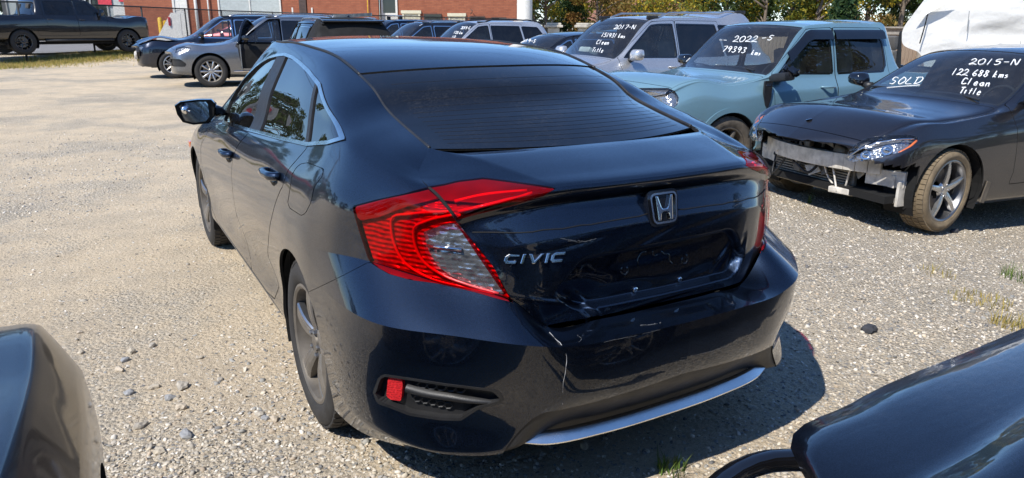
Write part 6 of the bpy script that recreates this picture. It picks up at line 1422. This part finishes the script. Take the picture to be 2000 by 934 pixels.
# wall pieces set at slightly different depths, openings filled by frames and panes
wl = bwall('wall', bpx(240), bpx(583), .25); wm = bwall('wall', bpx(600), bpx(738), 0); wr = bwall('wall', bpx(738), bpx(1007), .45); bwall('wall', bpx(583), bpx(600), .30)
b = MB(); b.box((bpx(1007)-.15, 6, 2.6), (.3, 11, 5.2)); b.build('side_wall', M['brick'], bld)
b = MB(); b.box(((bpx(240)+bpx(1007))/2, 6, 5.3), (bpx(1007)-bpx(240)+.6, 13, .25)); b.build('roof', M['brown'], bld)
bwall('pilaster', bpx(583), bpx(597), .1, 0, 5.2, .2, 'brown')
def opening(x0, x1, z0, z1, yw, frame='whiteframe', pane='darkpane', mull=(), trans=(), fw=.09, name='window'):
    b = MB(); y = yw-.03
    b.box(((x0+x1)/2, y, z1-fw/2), (x1-x0, .10, fw)); b.box(((x0+x1)/2, y, z0+fw/2), (x1-x0, .10, fw))
    for x in (x0+fw/2, x1-fw/2): b.box((x, y+.002, (z0+z1)/2), (fw, .10, z1-z0-2*fw))
    f = b.build(name, M[frame], bld)
    b = MB(); b.box(((x0+x1)/2, yw-.012, (z0+z1)/2), (x1-x0-fw, .02, z1-z0-fw)); b.build('pane', M[pane], f)
    for m_ in mull: b = MB(); b.box((m_, y+.004, (z0+z1)/2), (fw*.8, .09, z1-z0-2*fw)); b.build('mullion', M[frame], f)
    for z in trans: b = MB(); b.box(((x0+x1)/2, y+.006, z), (x1-x0-2*fw, .09, fw*.9)); b.build('transom', M[frame], f)
    return f
opening(bpx(424), bpx(547), 1.75, 4.2, .25, pane='shade', mull=(bpx(486),))
opening(bpx(741), bpx(773), .3, 3.6, .45, pane='darkpane', trans=(2.25,), fw=.12)
b = MB(); b.box((bpx(757), .42, 1.25), (.85, .04, 1.9)); b.build('door_panel', M['whiteframe'], bld)
def pdoor(a0, a1, ztop, yw, mat):
    x0, x1 = bpx(a0), bpx(a1); b = MB(); b.box(((x0+x1)/2, yw-.02, ztop/2), (x1-x0-.2, .05, ztop)); d = b.build('door', M[mat], bld)
    for sx in (-.2, .2):
        for z in (ztop-.32, ztop-1.0): b = MB(); b.box(((x0+x1)/2+sx, yw-.05, z), (.30, .02, .42), None, .008); b.build('door_panel', M[mat], d)
    for x in (x0+.05, x1-.05): b = MB(); b.box((x, yw-.06, ztop/2), (.12, .10, ztop)); b.build('door_frame', M[mat], d)
    b = MB(); b.box(((x0+x1)/2, yw-.07, ztop+.08), (x1-x0+.14, .14, .18)); b.build('door_head', M[mat], d)
pdoor(782, 817, zpx(25)-.06, .45, 'cream'); pdoor(873, 905, zpx(30)-.06, .45, 'cream'); pdoor(336, 364, 3.6, .25, 'whiteframe')
for a0, a1, t_ in ((824, 859, 27.5), (914, 944, 32), (957, 986, 34)): opening(bpx(a0), bpx(a1), zpx(60), zpx(t_), .45, 'brown', 'darkpane', fw=.06)
for a, y, mt, r_ in ((382, .1, 'whiteframe', .10), (406, .12, 'whiteframe', .05), (718, -.12, 'yellow', .025)): b = MB(); b.tube([(bpx(a), y, 0), (bpx(a), y, 5.1)], r_, 8); b.build('downpipe', M[mt], bld, smooth=True)
for a in (571, 609): b = MB(); b.box((bpx(a), -.02, zpx(24)), (.09, .09, .40), None, .01); b.build('vent_pipe', M['whiteframe'], bld)
b = MB(); b.tube(spl([(bpx(916), .3, zpx(28)), (bpx(919), .25, zpx(25)), (bpx(919.5), .25, zpx(21)), (bpx(917), .3, zpx(19))], 12), .025, 6); b.build('conduit_loop', M['brown'], bld, smooth=True)
for a in (270, 310, 320): 
    p = LD(bpx(a)*.93, DB*.93, .1); b = MB(); b.tube([(0, 0, -.3), (0, 0, 1.55 if a != 320 else 1.4), (0, 0, 1.62 if a != 320 else 1.45)], [.12, .12, .05], 12); o = b.build('bollard', M['yellow'], None, angle=50, label='yellow steel bollard in front of the brick building', cat='bollard', group='yellow bollards by the brick building'); o.location = p
# shop front at the left end of the building
sf = empty('shop_front', LD(bpx(150), DB+.3, -.1), 'glazed shop front with posters left of the red brick building', 'shop front', ang)
b = MB(); b.box((0, .3, 2.4), (9.5, .3, 5.0)); b.build('back_wall', M['greyplastic'], sf)
M['posterred'] = plain('red_poster', (.55, .04, .06), .6); M['posterblue'] = plain('blue_poster', (.12, .35, .55), .6); M['dull'] = plain('dull_cream_board', (.45, .42, .36), .7)
for i in range(9):
    x = -4.4+i*1.02; b = MB(); b.box((x, .1, 2.2), (.09, .12, 4.4)); b.build('frame_post', M['lamppost'], sf)
    if i < 8: b = MB(); b.box((x+.51, .13, 2.3), (.93, .02, 3.9)); b.build('pane', M['darkpane'] if i % 3 else M['shade'], sf)
for (x, z, w_, h_, m_) in ((1.6, 2.75, .8, .5, 'posterred'), (3.0, 2.9, 1.1, .35, 'posterred'), (2.4, 2.2, .7, .5, 'whiteframe'), (-2.5, 2.1, .9, .35, 'posterblue'), (-3.4, 2.2, .8, .5, 'dull'), (.1, 2.8, .7, .6, 'whiteframe'), (3.9, 2.1, .7, .9, 'dull'), (-1.2, 2.6, .6, .5, 'dull')): b = MB(); b.box((x, .05, z), (w_, .05, h_)); b.build('poster', M[m_], sf)
# white leaning panel, red canvas heap, barrier by the fence
p = LD(bpx(330)*.9, DB*.9, .0); b = MB(); b.prism([(-.9, 0), (.6, 0), (.6, 1.95), (.1, 1.95), (-.9, .5)], 0, .05, ((0, 0, 0), (LX[0], LX[1], 0), (0, 0, 1), (-LY[0], -LY[1], 0))); o = b.build('white_cabinet', M['whiteframe'], None, label='white slanted cabinet with a red box standing before the brick wall', cat='cabinet'); o.location = p
b = MB(); b.box((0-.1*LY[0], -.1*LY[1], 1.5), (.12, .1, .45), None, .03); b.build('red_box', M['posterred'], o, angle=40)
def heap(name, p, sx, sy, h, mat, seed, label, cat, power=.8):
    g = np.random.default_rng(seed); n = 26; V = []; F = []
    for i in range(n+1):
        for j in range(n):
            ph = i/n*math.pi/2; a = 2*math.pi*j/n; r_ = math.cos(ph); d_ = 1+.13*math.sin(3*a+seed)+.10*math.sin(7*a+4*ph)+g.uniform(-.05, .05)
            V.append((sx*r_*math.cos(a)*d_, sy*r_*math.sin(a)*d_, h*math.sin(ph)**power*(1+.12*math.sin(5*a+seed)*r_)))
    F = [(i*n+j, i*n+(j+1) % n, (i+1)*n+(j+1) % n, (i+1)*n+j) for i in range(n) for j in range(n)]
    me = bpy.data.meshes.new(name); me.from_pydata(V, [], F); me.update(); o = link(name, me, mat, None, label, cat); o.location = p; return o
K_ = dims(4.3, .88, 1.45, 2.6, .85, (-.6, .98), (-1.5, None), .74, (-2.8, -3.3), 1.02, .22, .55, r=.31, wheel=dict(kind='five', w=.2, rim=.2, n=24), qend=-2.7)
pr_ = LD(PXD(402, 36), 36, .05); gcar('maroon_car', 'maroon car half hidden behind the crumpled dark SUV', 'car', pr_, 60, K_, M['maroon'])
# ---------------- white column and stone pillars
p = LD(PXD(1022, 40), 40, -.2); b = MB(); b.tube([(0, 0, -.3), (0, 0, 6)], .40, 28); o = b.build('white_column', plain('white_column_paint', (.74, .72, .66), .6, var=.05), None, angle=50, label='tall white round column at the end of the brick building', cat='column'); o.location = p
M['limestone'] = plain('limestone', (.50, .46, .38), .85, var=.2, scale=5, bump=.3, bscale=20)
for a, lb in ((1079, 'stone gate pillar with pale cap beside the white column'), (1138, 'stone gate pillar with pale cap behind the silver grey SUV'), (1158, 'stone gate pillar with pale cap behind the silver grey SUV')):
    p = LD(PXD(a, 42), 42, -.25); e = empty('stone_pillar', p, lb, 'pillar', ang, 'stone gate pillars')
    b = MB(); b.box((0, 0, .75), (.62, .62, 1.5), None, .02); b.build('shaft', M['limestone'], e); b = MB(); b.box((0, 0, 1.60), (.98, .98, .13), None, .03); b.box((0, 0, 1.72), (.8, .8, .12), None, .04); b.build('cap', M['limestone'], e)
# ---------------- wooden fence
def woodmat():
    t = NT('weathered_wood'); c = t.co(); mp = t.n('Mapping'); mp.inputs['Scale'].default_value = (20, 20, 1.5); t.l(c, mp.inputs[0]); n = t.noise(2, 5, .6, mp.outputs[0])
    t.set(Base_Color=t.ramp(n, [(.3, (.20, .13, .085)), (.7, (.36, .27, .19))]), Roughness=.85); t.bump(n, .3, .004); return t.m
M['wood'] = woodmat(); M['greywood'] = plain('grey_weathered_wood', (.33, .29, .24), .85, var=.2, scale=6)
DF = 29.; wf = empty('wooden_fence', LD(PXD(1440, DF), DF, -.25), 'brown weathered board fence with grey square posts in front of the trees', 'fence', ang)
x = 0; i = 0; x1 = PXD(1840, DF)-PXD(1440, DF); bmesh_ = None
proto = None; g = np.random.default_rng(4)
while x < x1:
    if proto is None: b = MB(); b.box((0, 0, .82), (.135, .022, 1.60), None, .004); proto = b.build('board', M['wood'], wf); q = proto
    else: q = proto.copy(); COL.objects.link(q); q.parent = wf
    q.location = (x, g.uniform(-.006, .006), g.uniform(-.02, .01)); x += .146
for a in (1453, 1563, 1695, 1800):
    b = MB(); b.box((PXD(a, DF)-PXD(1440, DF), -.08, .93), (.14, .14, 1.98), None, .012); b.build('post', M['greywood'], wf)
b = MB(); b.box((x1/2, -.05, 1.66), (x1, .10, .06)); b.build('cap_rail', M['greywood'], wf)
b = MB(); b.box((x1/2, -.045, 1.45), (x1, .05, .10)); b.build('rail', M['greywood'], wf)
# ---------------- trees
M['bark'] = plain('bark', (.16, .125, .095), .95, var=.35, scale=12, bump=.6, bscale=30)
M['leaf'] = colmat('leaf', .55, .35)
LEAF = {'yellow': [(.22, .23, .03), (.36, .29, .035), (.52, .38, .04), (.14, .17, .03), (.27, .25, .04)], 'green': [(.04, .07, .016), (.06, .095, .02), (.09, .12, .025), (.03, .05, .014)], 'orange': [(.33, .17, .05), (.25, .16, .04), (.16, .14, .03), (.30, .21, .06)], 'conifer': [(.025, .06, .025), (.04, .085, .03), (.06, .10, .03)]}
def tree(L, D, h, rad, kind, seed, label, n=5200, leaf=.13, low=.10, trunk=.16):
    p = LD(L, D, -.3); e = empty('conifer_tree' if kind == 'conifer' else 'leafy_tree', p, label, 'tree'); g = np.random.default_rng(seed)
    b = MB(); top = h*.75; lean = g.normal(0, .25, 2); b.tube([(lean[0]*t*t, lean[1]*t*t, top*t) for t in np.linspace(0, 1, 7)], list(np.linspace(trunk, .03, 7)), 9); tr = b.build('trunk', M['bark'], e, smooth=True)
    cl = []
    for k in range(26 if kind != 'conifer' else 0):
        a = g.random()*6.283; z = h*(low+(.95-low)*g.random()); r_ = rad*math.sqrt(max(.08, 1-((z/h-.5)/.56)**2))*g.uniform(.35, 1); c = np.array([r_*math.cos(a), r_*math.sin(a), z]); cl.append((c, g.uniform(.45, .95)*rad*.42, g.random()))
        if k < 12:
            b = MB(); z0 = z*.7; b.tube(spl([(0, 0, min(z0, top*.95)), (c[0]*.5, c[1]*.5, z*.88), tuple(c)], 6), [.06, .05, .04, .03, .02, .012], 6); b.build('limb', M['bark'], tr, smooth=True)
    pal = np.array(LEAF[kind]); V = np.empty((n, 4, 3)); C = np.empty((n, 3))
    if kind == 'conifer':
        z = h*(.03+.95*g.random(n)); a = g.random(n)*6.283; r_ = rad*(1-z/h)*(g.random(n)**.45)*(1+.25*np.sin(a*5+z*6)); cen = np.stack([r_*np.cos(a), r_*np.sin(a), z-r_*.25], 1); sh = g.random(n)
    else:
        k = g.integers(len(cl), size=n); cc = np.array([c[0] for c in cl])[k]; cr_ = np.array([c[1] for c in cl])[k]; sh = np.array([c[2] for c in cl])[k]; d_ = g.normal(size=(n, 3)); d_ /= np.linalg.norm(d_, axis=1, keepdims=True); cen = cc+d_*(cr_*g.random(n)**.45)[:, None]*np.array([1.25, 1.25, .8])
    u = g.normal(size=(n, 3)); u /= np.linalg.norm(u, axis=1, keepdims=True); w_ = np.cross(u, g.normal(size=(n, 3))); w_ /= np.linalg.norm(w_, axis=1, keepdims=True); s_ = leaf*g.uniform(.5, 1.2, (n, 1))
    V[:, 0] = cen-u*s_; V[:, 1] = cen+w_*s_*.42; V[:, 2] = cen+u*s_; V[:, 3] = cen-w_*s_*.42
    C = pal[np.clip((sh*len(pal)).astype(int)+g.integers(-1, 2, n), 0, len(pal)-1)]*g.uniform(.7, 1.25, (n, 1))
    bulk('crown', V.reshape(-1, 3), np.arange(4*n).reshape(n, 4), M['leaf'], e, col=np.repeat(C, 4, 0)); return e
for i, (a, D, h, rad, kd, lb) in enumerate([
    (1065, 49, 6.5, 2.6, 'yellow', 'yellow green tree next to the white column'), (1112, 51, 5.5, 2.0, 'conifer', 'dark green conifer behind the stone gate pillars'), (1165, 48, 6, 2.4, 'orange', 'orange tinged tree behind the stone gate pillars'), (1245, 52, 6.5, 2.7, 'orange', 'rust coloured tree in front of the pink brick house'),
    (1330, 46, 7, 2.9, 'yellow', 'yellow green tree above the silver grey SUV'), (1415, 42, 6.5, 2.6, 'yellow', 'golden tree behind the roof rails of the silver grey SUV'), (1490, 40, 7, 2.6, 'green', 'green tree behind the wooden fence at its left post'), (1540, 44, 7, 2.4, 'green', 'dense green tree behind the wooden fence'), (1590, 38, 6, 1.9, 'yellow', 'bright yellow tree behind the wooden fence'),
    (1642, 35, 4.2, 1.4, 'conifer', 'young conifer behind the wooden fence'), (1690, 39, 8, 2.3, 'yellow', 'tree with dark trunk and yellow leaves behind the wooden fence'), (1755, 38, 8, 2.6, 'green', 'tree with pale trunk beside the white tarpaulin'), (1830, 40, 8, 2.8, 'green', 'green tree behind the white tarpaulin')]):
    tree(PXD(a, D), D, h, rad, kd, 100+i, lb, n=5600, trunk=.17 if a in (1690, 1755) else .12, low=.34 if a in (1690, 1755) else .08)
for i in range(7): tree(PXD(1040+i*125, 66), 66, 9, 4.2, ('green', 'yellow', 'orange')[i % 3], 300+i, ('tall yellowing tree right behind the white column', 'tall tree behind the pink brick house', 'tall rust coloured tree beyond the silver grey SUV', 'tall dense tree beyond the pickup cab', 'tall tree behind the bright yellow tree', 'tall tree behind the dark trunked tree', 'tall tree mostly hidden by the tarpaulin shelter')[i], n=5200, leaf=.22)
ho = empty('brick_house', LD(PXD(1235, 75), 75, -.3), 'pink brick house glimpsed through the orange trees', 'house', ang)
b = MB(); b.box((0, 3, 3), (11, 6, 6.6)); b.build('wall', plain('pink_brick', (.42, .22, .17), .9, var=.15, scale=3), ho); b = MB(); b.prism([(-6, 6.3), (6, 6.3), (0, 9.2)], -.4, 6.6, ((0, 0, 0), (1, 0, 0), (0, 0, 1), (0, 1, 0))); b.build('roof', M['brown'], ho)
# ---------------- white tarpaulin shelter
def tarpmat():
    t = NT('white_tarpaulin'); n = t.noise(1.2, 6, .6); n2 = t.noise(9, 4)
    t.set(Base_Color=t.ramp(n, [(.3, (.74, .73, .69)), (.7, (.82, .81, .77))]), Roughness=.6); t.bump(t.math('ADD', n, t.math('MULTIPLY', n2, .25)), .6, .06); return t.m
M['tarp'] = tarpmat(); M['tarp'].use_backface_culling = False
DT = 15.; te = empty('tarpaulin_shelter', LD(PXD(1790, DT), DT, -.25), 'white tarpaulin shelter with a loose flap behind the parked cars', 'shelter', ang); t0 = PXD(1790, DT)
def tp(a, b, dy=0.): return (PXD(a, DT)-t0, dy, 1.48+(49-b)/1426.4*DT*.92+.25)
lt = spl([(tp(1812, 140)[0], 0, -.05), tp(1801, 103), tp(1766, 84), tp(1762, 60), tp(1777, 28), tp(1794, 0), tp(1815, -40), tp(1850, -110)], 90)
Vt = []; nn = 70
for i, q in enumerate(lt):
    for j in range(nn):
        s_ = j/(nn-1); xx = q[0]+(7.5-q[0])*s_; fold = .03*math.sin(xx*2.3+q[2]*2.7)+.018*math.sin(xx*3.1-q[2]*6.3)+.012*math.sin(q[2]*11+xx*1.5)+(fbm(np.array([xx*.8+9]), np.array([q[2]*2.6+9]), 5)[0]-.5)*.12+(fbm(np.array([xx*3+9]), np.array([q[2]*6+9]), 6)[0]-.5)*.035
        Vt.append((xx, fold*min(1, s_*6+.25), q[2]))
Ft = [(i*nn+j, i*nn+j+1, (i+1)*nn+j+1, (i+1)*nn+j) for i in range(89) for j in range(nn-1)]
pyd('wall_sheet', Vt, Ft, M['tarp'], te, smooth=True)
b = MB(); b.tube([tp(1801, 22, -.10), tp(1798, 50, -.11), tp(1794, 84, -.10)], .012, 6); b.build('seam_cord', M['gap'], te)
b = MB(); Vf = [tp(1798, 4, -.10), tp(1846, -6, -.14), tp(1802, 24, -.13), tp(1794, 30, -.10), tp(1779, 40, -.10)]; b.add(Vf, [(0, 1, 2, 3, 4)]); b.build('folded_flap', M['tarp'], te)
for (a, b_) in ((1990, 78), (1880, 20)): b = MB(); b.tube([tp(a, b_, -.1), tp(a+1, b_+40, -.12)], .008, 5); b.build('tie_rope', M['lamppost'], te)
Vt = []; zt_ = lt[-1][2]
for i in range(20):
    for j in range(30): Vt.append((lt[-1][0]+(7.5-lt[-1][0])*j/29, i/19*5, zt_+.9*math.sin(i/19*math.pi)+.05*math.sin(j)))
pyd('roof_sheet', Vt, [(i*30+j, i*30+j+1, (i+1)*30+j+1, (i+1)*30+j) for i in range(19) for j in range(29)], M['tarp'], te, smooth=True)
for x in (.6, 3.4, 6.8): b = MB(); b.tube([(x, .35, 0), (x, .35, zt_)], .03, 8); b.build('frame_pole', M['lamppost'], te)
# black rubbish bag in the pickup bed
def bag(p, r, label):
    g = np.random.default_rng(12); bm = bmesh.new(); bmesh.ops.create_icosphere(bm, subdivisions=4, radius=1)
    for v in bm.verts:
        q = np.array(v.co); d = 1+.10*math.sin(q[0]*9+q[2]*5)+.09*math.sin(q[1]*11-q[0]*4)+.07*math.sin(q[2]*17+q[1]*6)+.05*math.sin((q[0]+q[1])*25)+g.normal(0, .018); v.co = Vector(q*r*d*np.array([1.05, 1, .85]))
    me = bpy.data.meshes.new('rubbish_bag'); bm.to_mesh(me); bm.free(); me.shade_smooth(); o = link('rubbish_bag', me, plain('black_plastic_bag', (.008, .008, .009), .16, var=.2, bump=.8, bscale=26), None, label, 'bag'); o.location = p
mv = [o for o in bpy.data.objects if o.name == 'pickup_truck'][0]; c, s_ = math.cos(R(85)), math.sin(R(85))
for (lx, ly, lz, r_, lb) in ((-.15, -3.10, .98, .34, 'black plastic rubbish bag in the light blue pickup bed'),): bag((mv.location.x+c*lx-s_*ly, mv.location.y+s_*lx+c*ly, mv.location.z+lz), r_, lb)
# ---------------- beyond the left edge: pole, wires, trees and a shop that the glossy paint reflects
up = empty('utility_pole', (-13.0, 34, .1), 'wooden utility pole with crossarm standing beyond the road', 'utility pole')
b = MB(); b.tube([(0, 0, -.3), (0, 0, 9.5)], [.16, .11], 10); b.build('pole', M['bark'], up, smooth=True); b = MB(); b.box((0, 0, 8.8), (2.4, .12, .14)); b.build('crossarm', M['bark'], up); b = MB(); b.tube([(.1, 0, 7.2), (.9, .1, 7.7), (1.8, .2, 7.75)], .035, 8); b.build('lamp_arm', M['lamppost'], up)
for k, (dx, z) in enumerate(((-1.1, 8.95), (0, 8.95), (1.1, 8.95), (.15, 7.0))):
    b = MB(); b.tube([(-40+dx, 46+dx*.4+0, z+.6)]+[(-13+dx, 34+dx*.4, z)]+[tuple(np.array([-13+dx, 34+dx*.4, z])*(1-t)+np.array([34+dx, 10+dx*.4, z+.8])*t-np.array([0, 0, 1.2*math.sin(t*math.pi)])) for t in np.linspace(.1, 1, 10)], .014 if k < 3 else .03, 5); b.build('overhead_wire', M['gap'], None, label='thin overhead wire strung from the utility pole', cat='wire', group='overhead wires')
for i, (x, y, h) in enumerate(((-19, 44, 8), (-25, 36, 9), (-31, 26, 8), (-10, 62, 9), (-33, 14, 9), (-36, 0, 8))):
    L = (x-CP[0])*LX[0]+(y-CP[1])*LX[1]; Dp = (x-CP[0])*LY[0]+(y-CP[1])*LY[1]; tree(L, Dp, h, 3.4, 'green', 500+i, ('tree beside the roadside shop', 'tree behind the utility pole', 'tree along the road left of the utility pole', 'tree behind the roadside shop', 'tree where the road leaves the lot', 'tree standing apart at the far end of the road')[i], n=3000, leaf=.24, trunk=.2)
sh_ = empty('roadside_shop', (-15.5, 52, 0), 'low pale shop with red sign band across the road', 'shop', .2)
b = MB(); b.box((0, 3, 2), (12, 6, 4)); b.build('wall', M['dull'], sh_); b = MB(); b.box((0, -.1, 3.3), (11, .2, .8)); b.build('sign_band', M['posterred'], sh_)
for x in (-4, -1.3, 1.3, 4): b = MB(); b.box((x, -.06, 1.4), (1.9, .1, 2.0)); b.build('window', M['darkpane'], sh_)

# ---------------- behind the photographer: trees that close the lot, seen only in the paint
for i, (x, y, h, kd) in enumerate(((6, -15, 7, 'green'), (12, -13, 8, 'yellow'), (0, -17, 8, 'green'), (-7, -16, 7, 'green'), (18, -9, 8, 'green'), (-14, -13, 8, 'yellow'))):
    L = (x-CP[0])*LX[0]+(y-CP[1])*LX[1]; Dp = (x-CP[0])*LY[0]+(y-CP[1])*LY[1]
    tree(L, Dp, h, 3.6, kd, 700+i, ('broad green tree closing the lot behind the navy car', 'yellowing tree at the corner of the lot behind the navy car', 'tall green tree closing the lot behind the black car', 'green tree at the rear of the lot left of the black car', 'green tree at the side of the lot past the damaged sedan', 'yellowing tree at the far rear corner of the lot')[i], n=3600, leaf=.26, low=.05, trunk=.2)

for i, (x, y) in enumerate(((-42, 60), (-33, 66), (-24, 70), (-15, 76), (-5, 80), (4, 84), (-48, 44), (-50, 28))):
    L = (x-CP[0])*LX[0]+(y-CP[1])*LX[1]; Dp = (x-CP[0])*LY[0]+(y-CP[1])*LY[1]; tree(L, Dp, 11, 5., 'green', 800+i, 'large tree in the row across the road', n=2600, leaf=.42, low=.03, trunk=.25)['group'] = 'trees in the row across the road'
